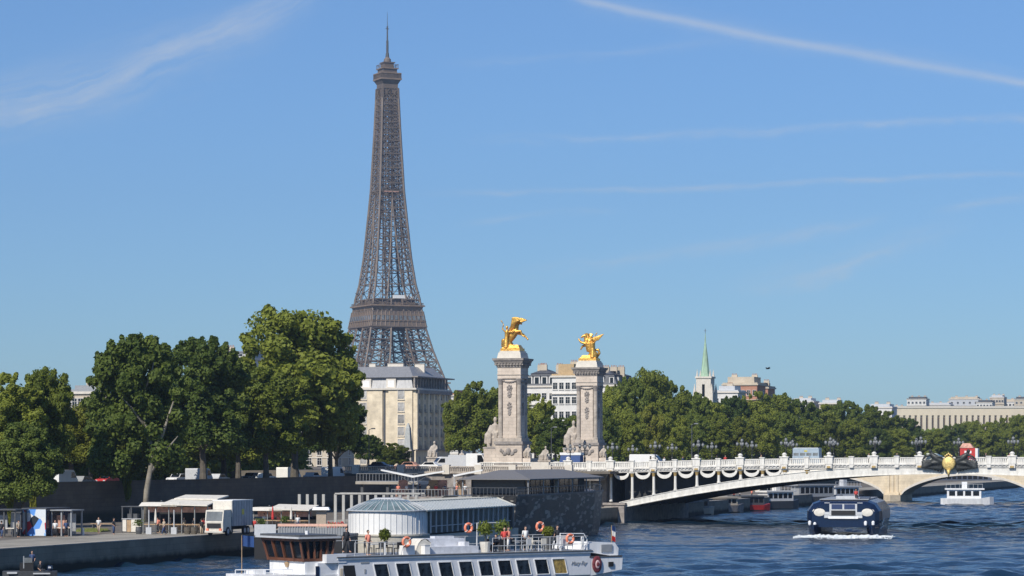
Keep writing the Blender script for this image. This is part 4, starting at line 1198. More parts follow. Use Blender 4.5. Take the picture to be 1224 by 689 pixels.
CR = {
 'plane': [crown_mesh('crown', 1, 6.2, 6.0, 7.2, 12.2, NL, .50, 34, leaf_a), crown_mesh('crown', 2, 6.6, 6.2, 6.6, 11.6, NL, .50, 38, leaf_a), crown_mesh('crown', 3, 5.8, 5.8, 7.6, 12.0, NL, .50, 30, leaf_a)],
 'deep': [crown_mesh('crown', 4, 5.6, 5.4, 7.2, 12.0, NL, .47, 30, leaf_b, 34), crown_mesh('crown', 5, 6.0, 5.4, 6.6, 12.2, NL, .47, 30, leaf_b, 30), crown_mesh('crown', 6, 5.8, 5.6, 6.8, 11.8, NL, .47, 34, leaf_b, 20)],
 'yellow': [crown_mesh('crown', 7, 5.6, 5.4, 5.6, 10.6, NL, .47, 30, leaf_c)],
 'bush': [crown_mesh('crown', 8, 2.6, 2.4, 2.0, 1.9, 6000, .4, 14, leaf_b), crown_mesh('crown', 9, 1.6, 1.5, 1.7, 1.5, 3500, .35, 12, leaf_c)],
}
TR = [trunk_mesh(11, 6.0, .42, 3.6, 16), trunk_mesh(12, 5.2, .36, 3.8, 15), trunk_mesh(13, 6.4, .4, 3.2, 16)]
_ti = [0]
def tree(px, D, ytop, wpx, kind, label, base=6.8, group=None, tm=None, tmat=None, name=None, clump=0.0):
    """tree whose crown is wpx wide and reaches photo row ytop"""
    i = _ti[0]; _ti[0] += 1
    if kind == 'deep': i = i + (i // 3)
    s = D / F; p = at(px, D, base)
    hgt = zat(ytop, D) - base; wid = wpx * s * 1.22
    cm = CR[kind][i % len(CR[kind])]
    zmax = max(v.co.z for v in cm.vertices) if cm.name not in _zm else _zm[cm.name]
    _zm[cm.name] = zmax
    sz = hgt / (zmax - .4); sx = wid / 12.2
    t = thing(name or {'plane': 'plane_tree', 'deep': 'dark_green_tree', 'yellow': 'yellow_green_tree', 'bush': 'bush'}[kind], label, 'tree' if kind != 'bush' else 'bush', p, (i * 2.4) % 6.28, group, (sx, sx, sz))
    part('crown', cm, parent=t)
    if kind != 'bush':
        m_ = tm or TR[i % 3]
        if not m_.materials: m_.materials.append(tmat or bark)
        part('trunk', m_, parent=t)
    return t
_zm = {}
def D_on(px, u):
    k = (px - 612) / F; P = O + U * u
    t = (k * P.y - P.x) / (V.x - k * V.y)
    return P.y + t * V.y
# left bank: the planted street
G1 = 'trees of the left bank street'
tree(8, D_on(8, -43), 447, 78, 'plane', 'bushy olive plane tree cut by the left photo edge', group=G1)
tree(52, D_on(52, -41), 440, 62, 'plane', 'rounded plane tree just right of the left photo edge tree', group=G1)
tree(108, D_on(108, -46), 478, 74, 'yellow', 'low yellow-green tree between the left plane trees and the twin dark trees', group=G1)
tree(150, D_on(150, -42), 470, 60, 'yellow', 'low yellow-green tree behind the pale forked trunk', group=G1)
tree(28, D_on(28, -33), 505, 76, 'deep', 'low dark tree with grey trunk in front of the left edge plane trees', base=2.5, group=G1)
tree(243, D_on(243, -41), 404, 96, 'deep', 'tall dark green tree with spiky shoots, right one of the twin dark trees', group=G1)
tree(285, D_on(285, -44), 436, 80, 'deep', 'dark green tree between the spiky twin trees and the big plane tree', group=G1)
tree(352, D_on(352, -44), 368, 122, 'plane', 'biggest tree of the picture, tall olive plane tree left of the iron tower', group=G1)
tree(395, D_on(395, -41), 396, 66, 'plane', 'plane tree overlapping the left side of the cream corner building', group=G1)
tree(318, D_on(318, -40.5), 440, 84, 'plane', 'lower plane tree in front of the biggest plane tree, left half', group=G1)
tree(402, D_on(402, -52), 476, 66, 'deep', 'lower dark plane tree at the foot of the biggest plane tree, right half', group=G1)
tree(268, D_on(268, -55), 468, 90, 'plane', 'shaded plane tree deep behind the dark spiky trees', group=G1)
tree(205, D_on(205, -58), 480, 90, 'deep', 'shaded dark tree deep behind the pale forked trunk', group=G1)
tree(85, D_on(85, -62), 492, 90, 'deep', 'shaded dark tree deep behind the low yellow-green trees', group=G1)
# pale forked tree growing on the lower quay
s178 = D_on(180, -33)
t = tree(164, s178, 402, 112, 'deep', 'tall dark spiky tree with pale forked trunk, left of its dark twin', base=2.5, group=G1, tm=trunk_mesh(21, 1, .3, 1, 2), tmat=bark_pale)
pt = [c_ for c_ in t.children if c_.name.startswith('trunk')][0]
b = MB(); k_ = 1 / t.scale[0]
for pts, rs in (([(0, 0, 0), (.2, 0, 4), (1.0, 0, 8.5), (.2, .2, 12), (-.6, .2, 16), (-1.6, 0, 20)], [.46, .36, .31, .26, .18, .08]),
                ([(1.0, 0, 8.5), (2.3, .3, 11.5), (3.6, .5, 15.5)], [.3, .22, .08]), ([(.2, .2, 12.0), (-1.6, .2, 14.5), (-3.0, .2, 16)], [.22, .15, .06]),
                ([(.5, 0, 6.0), (2.2, .2, 8.6), (4.2, .2, 11)], [.26, .18, .06]), ([(-.6, .2, 16), (.8, .3, 19), (1.3, .2, 22)], [.16, .1, .05])):
    b.tube(pts, rs, 8)
bpy.data.objects.remove(pt)
t.rotation_euler = (0, 0, 0); t.scale = (t.scale[0],) * 2 + (t.scale[2],)
tr_o = part('trunk', b, bark_pale, t, True, loc=(1.2, -2.7, 0))
tr_o.scale = (1 / t.scale[0], 1 / t.scale[1], 1 / t.scale[2])
tree(40, D_on(40, -36), 583, 40, 'bush', 'dark bush at the foot of the left edge trees', base=2.5)
tree(152, D_on(150, -37), 560, 30, 'bush', 'light green climbing bush against the dark wall, left of the pale forked trunk', base=4.8)
tree(12, D_on(12, -34), 575, 42, 'bush', 'dark bush in the lower left corner of the trees', base=2.5)

# trees round the esplanade
G2 = 'trees of the esplanade'
for px, D, yt, w, k, lab in (
    (566, 600, 457, 58, 'plane', 'round plane tree just left of the near pylon'), (549, 640, 470, 36, 'yellow', 'yellow-green tree touching the right edge of the corner building'),
    (590, 640, 464, 44, 'plane', 'plane tree half hidden behind the near pylon'), (640, 620, 472, 44, 'plane', 'plane tree filling the left of the gap between the pylons'),
    (664, 580, 500, 44, 'deep', 'low dark tree in the middle of the gap between the pylons'), (690, 620, 498, 40, 'plane', 'plane tree hidden behind the far pylon shaft'),
    (470, 600, 530, 40, 'yellow', 'small thin tree in front of the cream corner building'), (440, 560, 520, 32, 'deep', 'slim dark tree at the left foot of the cream corner building')):
    tree(px, D, yt, w, k, lab, base=8.4 if D < 600 else 6.8, group=G2)
# riverside row beyond the bridge
G3 = 'riverside trees beyond the bridge'
side = [(728, 462, 'touching the right side of the far pylon'), (752, 452, 'second tree right of the far pylon'), (778, 441, 'tallest tree between the far pylon and the church'), (802, 456, 'just left of the church tower'),
        (828, 470, 'below the left side of the church tower'), (850, 480, 'directly below the church tower'), (876, 474, 'below the white building at the church foot'), (904, 469, 'below the brick rooftop group'),
        (930, 471, 'just right of the brick rooftop group'), (956, 478, 'below the leftmost white rooftop of the low group'), (982, 484, 'below the tan rooftop'), (1010, 480, 'highest round tree right of the tan rooftop'),
        (1036, 484, 'left of the long pale rooftop'), (1060, 492, 'below the left end of the colonnade'), (1084, 500, 'below the third bay of the colonnade'), (1102, 516, 'in the dip under the colonnade')]
for i, (px, yt, lab) in enumerate(side):
    k = ['plane', 'deep', 'plane', 'plane', 'deep'][i % 5]
    tree(px, D_on(px, -56), yt, 44 if i < 14 else 34, k, ['broad plane tree ', 'dark bushy tree '][k == 'deep'] + lab, group=G3)
for i, px in enumerate(range(722, 1100, 27)):
    k = ['deep', 'plane', 'yellow', 'plane'][i % 4]
    yt = np.interp(px, [720, 780, 850, 905, 1000, 1100], [492, 484, 496, 492, 502, 518]) + (i * 7 % 11) - 4
    above = ['the first garland', 'the second garland', 'the third garland', 'the fourth garland', 'the fifth garland', 'the sixth garland', 'the start of the white spandrel', 'the left end of the grey bus', 'the right end of the grey bus', 'the parapet just right of the grey bus',
             'the left flank of the blue boat', 'the blue boat roof', 'the right flank of the blue boat', 'the yellow stone pier', 'the left bronze nymph'][i]
    tree(px, D_on(px, -41), float(yt), 36, k, 'lower front-row tree of the riverside row, above ' + above, group='front row of riverside trees')
far = [(1120, 513, 1040), (1140, 507, 1080), (1160, 503, 1120), (1180, 505, 1060), (1198, 500, 1130), (1216, 496, 1090), (1234, 494, 1120)]
labs = ['at the left end of the far park', 'above the gold cartouche of the bridge', 'above the red cart on the bridge', 'midway along the far park', 'right of the middle of the far park', 'near the right photo edge in the far park', 'cut by the right photo edge']
for (px, yt, D), lab in zip(far, labs):
    tree(px, D, yt, 30, 'plane' if px % 3 else 'deep', 'hazy green tree ' + lab, group='far park trees', base=GZ)
# distant wood closing the view under the crowns
def woodland(name, pts, n, leaf, m, h0, h1, seed, depth):
    rng = np.random.default_rng(seed); P = []
    pts = np.array(pts)
    tt_ = rng.uniform(0, len(pts) - 1.001, n); i = tt_.astype(int); f = (tt_ - i)[:, None]
    base = pts[i] * (1 - f) + pts[i + 1] * f
    hh_ = h0 + (h1 - h0) * (.55 + .45 * np.sin(tt_ * 9.0) * np.sin(tt_ * 4.1 + 1)) 
    z = rng.uniform(0, 1, n) ** .8 * hh_
    P = np.stack([base[:, 0] + rng.normal(size=n) * depth * .4, base[:, 1] + rng.normal(size=n) * depth, GZ + z], 1)
    nr = rng.normal(size=(n, 3)) + np.array([-.3, -.8, .6]); nr /= np.linalg.norm(nr, axis=1)[:, None]
    t = np.cross(nr, rng.normal(size=(n, 3))); t /= np.linalg.norm(t, axis=1)[:, None]; bt = np.cross(nr, t)
    sz = leaf * rng.uniform(.6, 1.3, n)[:, None]
    vs = np.stack([P - t * sz, P + bt * sz * .7, P + t * sz, P - bt * sz * .7], 1).reshape(-1, 3)
    me = bpy.data.meshes.new(name); me.vertices.add(n * 4); me.vertices.foreach_set('co', vs.astype(np.float32).ravel())
    me.loops.add(n * 4); me.loops.foreach_set('vertex_index', np.arange(n * 4, dtype=np.int32))
    me.polygons.add(n); me.polygons.foreach_set('loop_start', np.arange(0, n * 4, 4, dtype=np.int32)); me.materials.append(m); me.update(calc_edges=True); me.validate()
    o = bpy.data.objects.new(name, me); col.objects.link(o); o['kind'] = 'stuff'; o['label'] = 'distant dark woodland filling the gaps behind the riverside trees'; o['category'] = 'woodland'
    return o
woodland('distant_wood', [at(700, 760)[:2], at(800, 800)[:2], at(900, 900)[:2], at(1000, 1000)[:2], at(1100, 1150)[:2], at(1250, 1250)[:2]], 42000, 1.0, leaf_b, 9, 15, 3, 12)
w2 = woodland('shade_backdrop_shrubs', [uv(-68, v_)[:2] for v_ in (-200, -140, -90, -40, 30)], 32000, .55, leaf_b, 4.5, 8, 5, 1.6)  # belt added as a dark backdrop, standing in for shade under the trees
w2['label'] = 'shrubs added as a dark backdrop in place of tree shade, behind the trunks of the left bank trees'

# ------------------------------------------------------------------ people
def person_meshes(pose):
    """faces -y; pose: stand, sit, walk"""
    sit = pose == 'sit'; hz = .48 if sit else .93
    b = MB()
    b.tube([(0, 0, hz), (0, 0, hz + .25), (0, .01, hz + .48), (0, .01, hz + .52)], [.14, .13, .16, .07], 10)
    b.tube([(0, 0, hz + .5), (0, -.01, hz + .62)], [.06, .055], 8)
    b.ball((0, -.01, hz + .72), (.085, .10, .125), 10, 8)
    b.tube([(0, -.10, hz + .73), (0, -.13, hz + .70)], [.015, .02], 5)
    for sg in (-1, 1):
        b.ball((sg * .088, 0, hz + .72), (.015, .025, .035), 6, 5)
        sh = Vector((sg * .19, .01, hz + .47)); el = Vector((sg * .25, .03, hz + .18)); wr = Vector((sg * .22, -.16, hz + .02))
        if pose == 'walk': wr = Vector((sg * .24, -.12 * sg, hz - .04))
        b.tube([(0, 0.01, hz + .46), sh, el, wr], [.07, .058, .042, .028], 8)
        d = (wr - el).normalized()
        b.tube([wr, wr + d * .09], [.028, .036], 7)
        for q in range(4):
            o_ = Vector((0, (q - 1.5) * .018, 0)); e = wr + d * .08 + o_
            L_ = (.06, .075, .07, .05)[q]
            b.tube([e, e + d * L_ * .6, e + d * L_ + Vector((-sg * .015, 0, -.005))], [.009, .008, .006], 5)
        b.tube([wr + d * .03, wr + d * .07 + Vector((0, -.04, 0))], [.011, .008], 5)
        hp = Vector((sg * .09, 0, hz))
        if sit: kn = Vector((sg * .11, -.42, hz + .02)); an = Vector((sg * .11, -.45, .08))
        elif pose == 'walk': kn = Vector((sg * .1, -.13 * sg - .05, .5)); an = Vector((sg * .1, -.3 * sg, .09))
        else: kn = Vector((sg * .1, -.02, .5)); an = Vector((sg * .11, .02, .09))
        b.tube([hp + Vector((0, 0, .02)), kn, an], [.092, .062, .042], 8)
        b.tube([an + Vector((0, .03, -.04)), an + Vector((0, -.17, -.055))], [.045, .035], 7)
    body = fuse(b, 'body', skin_m, .02)
    s_ = MB()
    s_.tube([(0, 0, hz - .05), (0, 0, hz + .25), (0, .01, hz + .46), (0, .01, hz + .53)], [.175, .155, .185, .085], 10)
    for sg in (-1, 1):
        sh = Vector((sg * .19, .01, hz + .47)); el = Vector((sg * .245, .03, hz + .22))
        s_.tube([(0, .01, hz + .45), sh, el], [.10, .08, .062], 8)
    tr = MB()
    for sg in (-1, 1):
        hp = Vector((sg * .09, 0, hz))
        if sit: kn = Vector((sg * .11, -.42, hz + .02)); an = Vector((sg * .11, -.45, .12))
        elif pose == 'walk': kn = Vector((sg * .1, -.13 * sg - .05, .5)); an = Vector((sg * .1, -.29 * sg, .13))
        else: kn = Vector((sg * .1, -.02, .5)); an = Vector((sg * .11, .02, .13))
        tr.tube([hp + Vector((0, 0, .04)), kn, an], [.115, .08, .058], 8)
    h_ = MB(); h_.ball((0, .018, hz + .765), (.10, .105, .11), 10, 7)
    return body, s_, tr, h_
PM = {p_: person_meshes(p_) for p_ in ('stand', 'sit', 'walk')}
CL = {'red': mat('red_cloth', (.55, .06, .05), .8), 'salmon': mat('salmon_cloth', (.75, .26, .18), .8), 'white': mat('white_cloth', (.7, .7, .68), .8), 'dark': mat('dark_cloth', (.025, .027, .033), .85), 'blue': mat('navy_cloth', (.04, .07, .16), .85), 'beige': mat('beige_cloth', (.42, .34, .25), .85)}
_cm = {}
def person(loc, rz, pose, top, bottom, label, group=None):
    t = thing('person', label, 'person', loc, rz, group)
    body, s_, tr, h_ = PM[pose]
    part('body', body, parent=t)
    for nm, mb, c_ in (('shirt', s_, CL[top]), ('trousers', tr, CL[bottom]), ('hair', h_, hair_m)):
        key = (pose, nm, c_.name)
        if key not in _cm: _cm[key] = mb.mesh(nm, c_, True)
        part(nm, _cm[key], parent=t)
    return t

# ------------------------------------------------------------------ vehicles (facing +x)
def wheels(t, xs, w, r=.33):
    wm = MB(); wm.M = Matrix.Rotation(R(90), 4, 'X'); wm.use(black).lathe((0, 0, 0), [(r * .6, -.11), (r, -.1), (r, .1), (r * .6, .11)], 14); wm.use(grey_l).lathe((0, 0, 0), [(r * .55, -.115), (r * .5, .115)], 10)
    me = wm.mesh('wheel')
    for x in xs:
        for y in (-w / 2 + .1, w / 2 - .1): part('wheel', me, parent=t, loc=(x, y, r))
def car(loc, rz, m, label, group='vehicles on the left bank'):
    t = thing('parked_car', label, 'car', loc, rz, group)
    b = MB(); b.prism([(-2.1, .3), (2.1, .3), (2.15, .7), (1.95, .85), (1.0, .95), (-1.9, .98), (-2.12, .8)], -.86, .86); b.prism([(-1.65, .95), (.95, .93), (.35, 1.42), (-1.2, 1.45)], -.74, .74)
    part('body', b, m, t)
    b = MB(); b.prism([(-1.45, .98), (.75, .97), (.28, 1.36), (-1.12, 1.38)], -.755, .755); b.prism([(.98, .95), (.36, 1.42), (.34, 1.36), (.9, .94)], -.66, .66)
    part('window', b, glass_dark, t)
    b = MB(); b.box(2.1, 2.17, -.75, -.45, .6, .76); part('headlight', b, grey_l, t)
    b = MB(); b.box(2.1, 2.17, .45, .75, .6, .76); part('headlight', b, grey_l, t)
    wheels(t, (-1.3, 1.3), 1.75); return t
def van(loc, rz, m, label, L=5.4, h=2.3, group='vehicles on the left bank', name='delivery_van', cat='van'):
    t = thing(name, label, cat, loc, rz, group); x = L / 2
    b = MB(); b.prism([(-x, .35), (x, .35), (x, .95), (x - .25, 1.15), (x - 1.05, h - .15), (x - 1.4, h), (-x + .1, h), (-x, h - .15)], -.98, .98); part('body', b, m, t)
    b = MB(); b.prism([(x - .27, 1.2), (x - .98, h - .25), (x - .94, h - .2), (x - .2, 1.2)], -.85, .85); b.prism([(x - 1.9, 1.25), (x - .5, 1.25), (x - 1.1, h - .3), (x - 1.9, h - .3)], -.99, .99); part('window', b, glass_dark, t)
    for y in (-.85, .6):
        b = MB(); b.box(x - .02, x + .03, y, y + .25, .75, .95); part('headlight', b, grey_l, t)
    wheels(t, (-x + 1, x - 1), 1.95, .36); return t
yaw = math.atan2(V.y, V.x)
for px, u, kind, m_, lab in ((345, -46.5, 'van', white_paint, 'white van behind the retaining wall, under the biggest plane tree'), (374, -46.5, 'car', grey_l, 'silver car between the white vans under the biggest plane tree'), (398, -46.5, 'van', white_paint, 'white van at the right end of the retaining wall'),
                             (318, -46.5, 'car', white_paint, 'white car left of the vans under the big plane tree'), (300, -52, 'car', grey_d, 'dark car behind the wall, left of the white car'), (262, -46.5, 'car', grey_l, 'silver car behind the wall above the box truck'), (238, -46.5, 'van', grey_l, 'grey van behind the wall, right of the pale forked trunk'),
                             (74, -46.5, 'van', white_paint, 'white van under the low yellow-green trees at left'), (100, -46.5, 'car', grey_p, 'grey car right of the left white van'), (128, -52, 'car', red_p, 'red car under the low yellow-green trees'), (20, -46.5, 'car', navy_l, 'blue-grey car at the left edge of the street'),
                             (212, -52, 'car', white_paint, 'white car glimpsed just right of the pale forked trunk')):
    D = D_on(px, u); p = at(px, D, GZ + .01)
    (van if kind == 'van' else car)(p, yaw if u > -50 else yaw + PI, m_, lab)
z_e = 8.42
van(at(535, 486, z_e), R(200), white_paint, 'white van with sloping windscreen right of the slim stone statue', group='vehicles on the esplanade')
van(at(556, 500, z_e), R(-18), grey_l, 'grey-white van parked left of the near pylon', L=6, h=2.6, group='vehicles on the esplanade')
van(at(572, 478, z_e), R(-18), white_paint, 'white box van just left of the near pylon base', L=4.0, h=2.9, group='vehicles on the esplanade')
car(at(512, 470, z_e), R(160), white_paint, 'white car below the carved stone group', 'vehicles on the esplanade')
car(at(487, 470, z_e), R(160), pink_l, 'reddish car below the grey obelisk', 'vehicles on the esplanade')
car(at(455, 470, z_e), R(-20), navy, 'dark blue car left of the grey obelisk', 'vehicles on the esplanade')
van(uv(3.0, 6, zd(3) + .02), RZ, white_paint, 'white van crossing the bridge just right of the far pylon', group='vehicles on the bridge')
t = thing('city_bus', 'grey-blue bus crossing the bridge, only its roof above the balustrade', 'bus', uv(29.3, 9, zd(29) + .02), RZ, 'vehicles on the bridge')
b = MB(); b.use(mat('pale_blue_bus_paint', (.36, .44, .50), .4)).box(-2.2, 2.2, -1.2, 1.2, .35, 1.6); b.box(-2.15, 2.15, -1.15, 1.15, 1.6, 2.9); b.use(grey_l).box(-2.0, 2.0, -1.0, 1.0, 2.9, 3.02); part('body', b, parent=t)
t.scale = (1, 1, .93)
for i in range(4):
    b = MB(); b.box(-.42, .42, -1.17, -1.15, 0, .75); part('window', b, glass_grey, t, loc=(-1.6 + i * 1.06, 0, 1.35))
b = MB(); b.box(-.25, .25, -1.175, -1.15, 2.3, 2.55); part('yellow_mark', b, mat('yellow_paint', (.6, .5, .05), .5), t)
wheels(t, (-1.4, 1.4), 2.3, .45)
t = thing('covered_cart', 'small red and white covered cart above the bridge keystone', 'cart', uv(56.2, 4.5, zd(56) + .02), RZ)
b = MB(); b.use(red_p).box(-1.2, 1.2, -.7, .7, .5, 2.55); b.use(pink_l).frus((-1.3, .9, -.8, .8), 2.55, (-.8, .3, -.5, .5), 3.3); b.use(white_paint).box(1.2, 1.6, -.72, .72, .5, 2.5); b.box(-.5, -.2, -.72, -.7, 1.7, 2.1); b.box(.3, .6, -.72, -.7, 1.7, 2.1); part('body', b, parent=t)
wheels(t, (-.8, .9), 1.5, .35)
van(uv(50.8, 5.5, zd(50) + .02), RZ, mat('cream_green_paint', (.55, .58, .45), .5), 'cream car roof just left of the bridge keystone', L=2.6, h=1.75, group='vehicles on the bridge', name='small_car', cat='car')

# street lamps
def lamp_mesh():
    b = MB(); b.use(bronze).lathe((0, 0, 0), [(.32, 0), (.36, .35), (.16, .6), (.12, 1.6), (.17, 1.8), (.09, 2.0), (.07, 3.6), (.12, 3.8)], 10)
    for q in range(4):
        a = q * PI / 2 + .4; c_, s_ = math.cos(a), math.sin(a)
        b.tube([(0, 0, 3.0), (c_ * .5, s_ * .5, 2.9), (c_ * .75, s_ * .75, 3.25)], [.06, .05, .05], 6)
    return b.mesh('post')
lm = lamp_mesh(); lg_m = mat('lamp_globe_glass', (.24, .25, .25), .3)
gb = MB(); gb.use(lg_m).lathe((0, 0, 0), [(.10, 0), (.22, .18), (.24, .38), (.14, .55)], 10); gb.use(bronze).lathe((0, 0, .55), [(.18, 0), (.05, .2)], 8)
gm_ = gb.mesh('lantern')
lamp0 = thing('bridge_lamp', 'x', 'street lamp', (0, 0, 0), RZ, 'candelabra lamps on the bridge')
part('post', lm, parent=lamp0)
for q in range(4):
    a = q * PI / 2 + .4; part('lantern', gm_, parent=lamp0, loc=(math.cos(a) * .75, math.sin(a) * .75, 3.25))
part('lantern', gm_, parent=lamp0, loc=(0, 0, 3.8))
LL = [u for u in LAMP_U if u < 90]
names = ['first', 'second', 'third', 'fourth', 'fifth', 'sixth', 'seventh', 'eighth', 'ninth', 'tenth', 'eleventh', 'twelfth', 'thirteenth']
first = True
for side_, v in (('near', 1.0), ('far', BW - 1.0)):
    for i, u in enumerate(LL):
        lab = 'dark candelabra lamp on the %s side of the bridge, %s from the pylons' % (side_, names[i])
        loc = uv(u, v, zd(u))
        if first: lamp0.location = loc; lamp0['label'] = lab; first = False
        else: dup(lamp0, loc, RZ, lab)
dup(lamp0, at(699, 470, 8.42), RZ, 'dark candelabra lamp standing before the far pylon beside the blue kiosk', group='candelabra lamps on the bridge', scale=1.15)
def mast(px, D, z, ytop, lab):
    h = zat(ytop, D) - z
    t = thing('street_lamp', lab, 'street lamp', at(px, D, z), 0)
    b = MB(); b.use(grey_d).lathe((0, 0, 0), [(.14, 0), (.10, 1), (.07, h)], 7); b.tube([(0, 0, h), (.6, 0, h + .25)], [.05, .05], 5); part('post', b, parent=t)
    b = MB(); b.use(lg_m).box(.4, 1.1, -.14, .14, h + .12, h + .3); part('lamp_head', b, parent=t)
mast(827, 480, 9, 508, 'tall thin lamp mast rising above the bridge between two candelabra'); mast(441, 470, 8.4, 514, 'thin lamp mast in front of the cream corner building'); mast(659, 520, 8.4, 512, 'thin lamp mast between the two pylons')
mast(1143, 560, 2.5, 566, 'slender mast standing beyond the bridge by the small passenger boat') if False else None

# people on the bridge
tops = ['dark', 'white', 'blue', 'red', 'beige', 'dark', 'white', 'blue', 'dark', 'salmon']
where = ['left of the first large pedestal', 'right of the first large pedestal', 'by the second large pedestal', 'by the third large pedestal', 'left of the grey bus', 'right of the grey bus', 'above the blue boat', 'by the fifth large pedestal', 'right of the bronze nymphs', 'near the right photo edge']
for i, u in enumerate((5.2, 7.4, 10.5, 17.6, 23.5, 34.5, 41.0, 45.5, 59.5, 63.2)):
    person(uv(u, .8, zd(u)), R(-18 + 40 * i % 90), 'walk' if i % 2 else 'stand', tops[i], 'dark', 'person in %s top walking behind the balustrade %s' % (tops[i], where[i]), 'pedestrians on the bridge')
# ------------------------------------------------------------------ objects of the lower quay
def QP(px, u): 
    D = D_on(px, u); return at(px, D, 2.452), D
# bar terrace with white slanted awnings
def pavilion(px0, px1, D, ytop, lab, bays, two=True):
    s = D / F; p = at(px0, D, 2.452); w = (px1 - px0) * s / .95; h = zat(ytop, D) - 2.45
    t = thing('bar_terrace', lab, 'bar', p, RZ)
    for k in range(bays + 1):
        x = w * k / bays
        b = MB(); b.box(x - .05, x + .05, 0, .1, 0, h - .5); part('post', b, mat('frame_grey', (.22, .23, .23), .5), t)
        b = MB(); b.box(x - .05, x + .05, 4.6, 4.8, 0, h - .2); part('post', b, mat('frame_grey', (.22, .23, .23), .5), t)
    b = MB(); b.use(canvas)
    b.frus((-.3, w * .55, -.5, 2.4), h - .75, (-.3, w * .55, .3, 2.6), h - .35)
    b.add([(w * .3, -.5, h - .62), (w + .2, -.5, h - .72), (w + .2, 2.6, h - .22), (w * .3, 2.6, h - .12), (w * .3, -.5, h - .5), (w + .2, -.5, h - .6), (w + .2, 2.6, h - .1), (w * .3, 2.6, h)], [(0, 3, 2, 1), (4, 5, 6, 7), (0, 1, 5, 4), (1, 2, 6, 5), (2, 3, 7, 6), (3, 0, 4, 7)])
    if two: b.add([(w * .35, 2.2, h - .05), (w + .2, 2.2, h - .1), (w + .2, 5.2, h + .25), (w * .35, 5.2, h + .3), (w * .35, 2.2, h + .08), (w + .2, 2.2, h + .05), (w + .2, 5.2, h + .4), (w * .35, 5.2, h + .45)], [(0, 3, 2, 1), (4, 5, 6, 7), (0, 1, 5, 4), (1, 2, 6, 5), (2, 3, 7, 6), (3, 0, 4, 7)])
    part('awning', b, parent=t)
    b = MB(); b.use(pink_l).box(.1, w - .1, 1.0, 1.15, h - 1.45, h - .85); b.use(black).box(0, w, 4.2, 4.6, 0, h - .3); b.use(wood_l).box(.2, w - .2, 3.4, 3.9, 0, 1.05)
    part('bar_back', b, parent=t)
    b = MB(); b.use(wood_l).box(.1, w - .1, -.02, .10, .95, 1.05); b.use(grey_d).box(.1, w - .1, .0, .06, .3, .36)
    for k in range(int(w / .45)): b.box(.1 + k * .45, .14 + k * .45, .02, .06, 0, .95)
    part('railing', b, parent=t)
    return t, w, h
pv, w_, h_ = pavilion(171, 251, 300, 597, 'long riverside bar with slanted white awnings and salmon band, left of the box truck', 5)
for k, (x, c_) in enumerate(((1.2, 'salmon'), (2.6, 'dark'), (4.1, 'beige'), (5.6, 'dark'), (6.6, 'red'))):
    q = Matrix.Rotation(RZ, 4, 'Z') @ Vector((x, 1.2 + .3 * (k % 3), 0))
    person(pv.location + q, R(20 * k), 'stand' if k % 2 else 'walk', c_, 'dark', 'person in %s top inside the long riverside bar, %s' % (c_, ['far left', 'second from left', 'in the middle', 'second from right', 'far right'][k]), 'bar guests')
for k, px in enumerate((178, 208)):
    t = thing('patio_heater', 'white post with boxed base in front of the long bar, ' + ['left' , 'middle'][k] + ' one', 'post', at(px, 297, 2.452), 0)
    b = MB(); b.use(grey_l).box(-.3, .3, -.3, .3, 0, .75); b.lathe((0, 0, .75), [(.07, 0), (.06, 1.9)], 7); part('post', b, parent=t)
t = thing('counter_kiosk', 'small kiosk with dark upper frame and white counter panels left of the long bar', 'kiosk', at(146, 303, 2.452), RZ)
b = MB(); b.use(grey_d)
for x in (0, 1.1, 2.4): b.box(x - .06, x + .06, 0, .12, 0, 2.9)
for x in (0, 2.4): b.box(x - .06, x + .06, 1.9, 2.0, 0, 2.9)
b.box(-.1, 2.5, -.05, 2.1, 2.85, 2.95); b.box(.5, 1.7, .3, .9, 1.5, 2.1); part('frame', b, parent=t)
b = MB(); b.use(canvas).box(.1, .55, -.1, .0, .15, 1.45); b.box(1.15, 2.35, -.1, .0, .1, 1.5); b.use(wood_l).box(.6, 1.1, -.06, 0, .1, 1.4); b.use(grey_l).box(0, 2.4, -.15, .5, 1.5, 1.57); part('counter', b, parent=t)
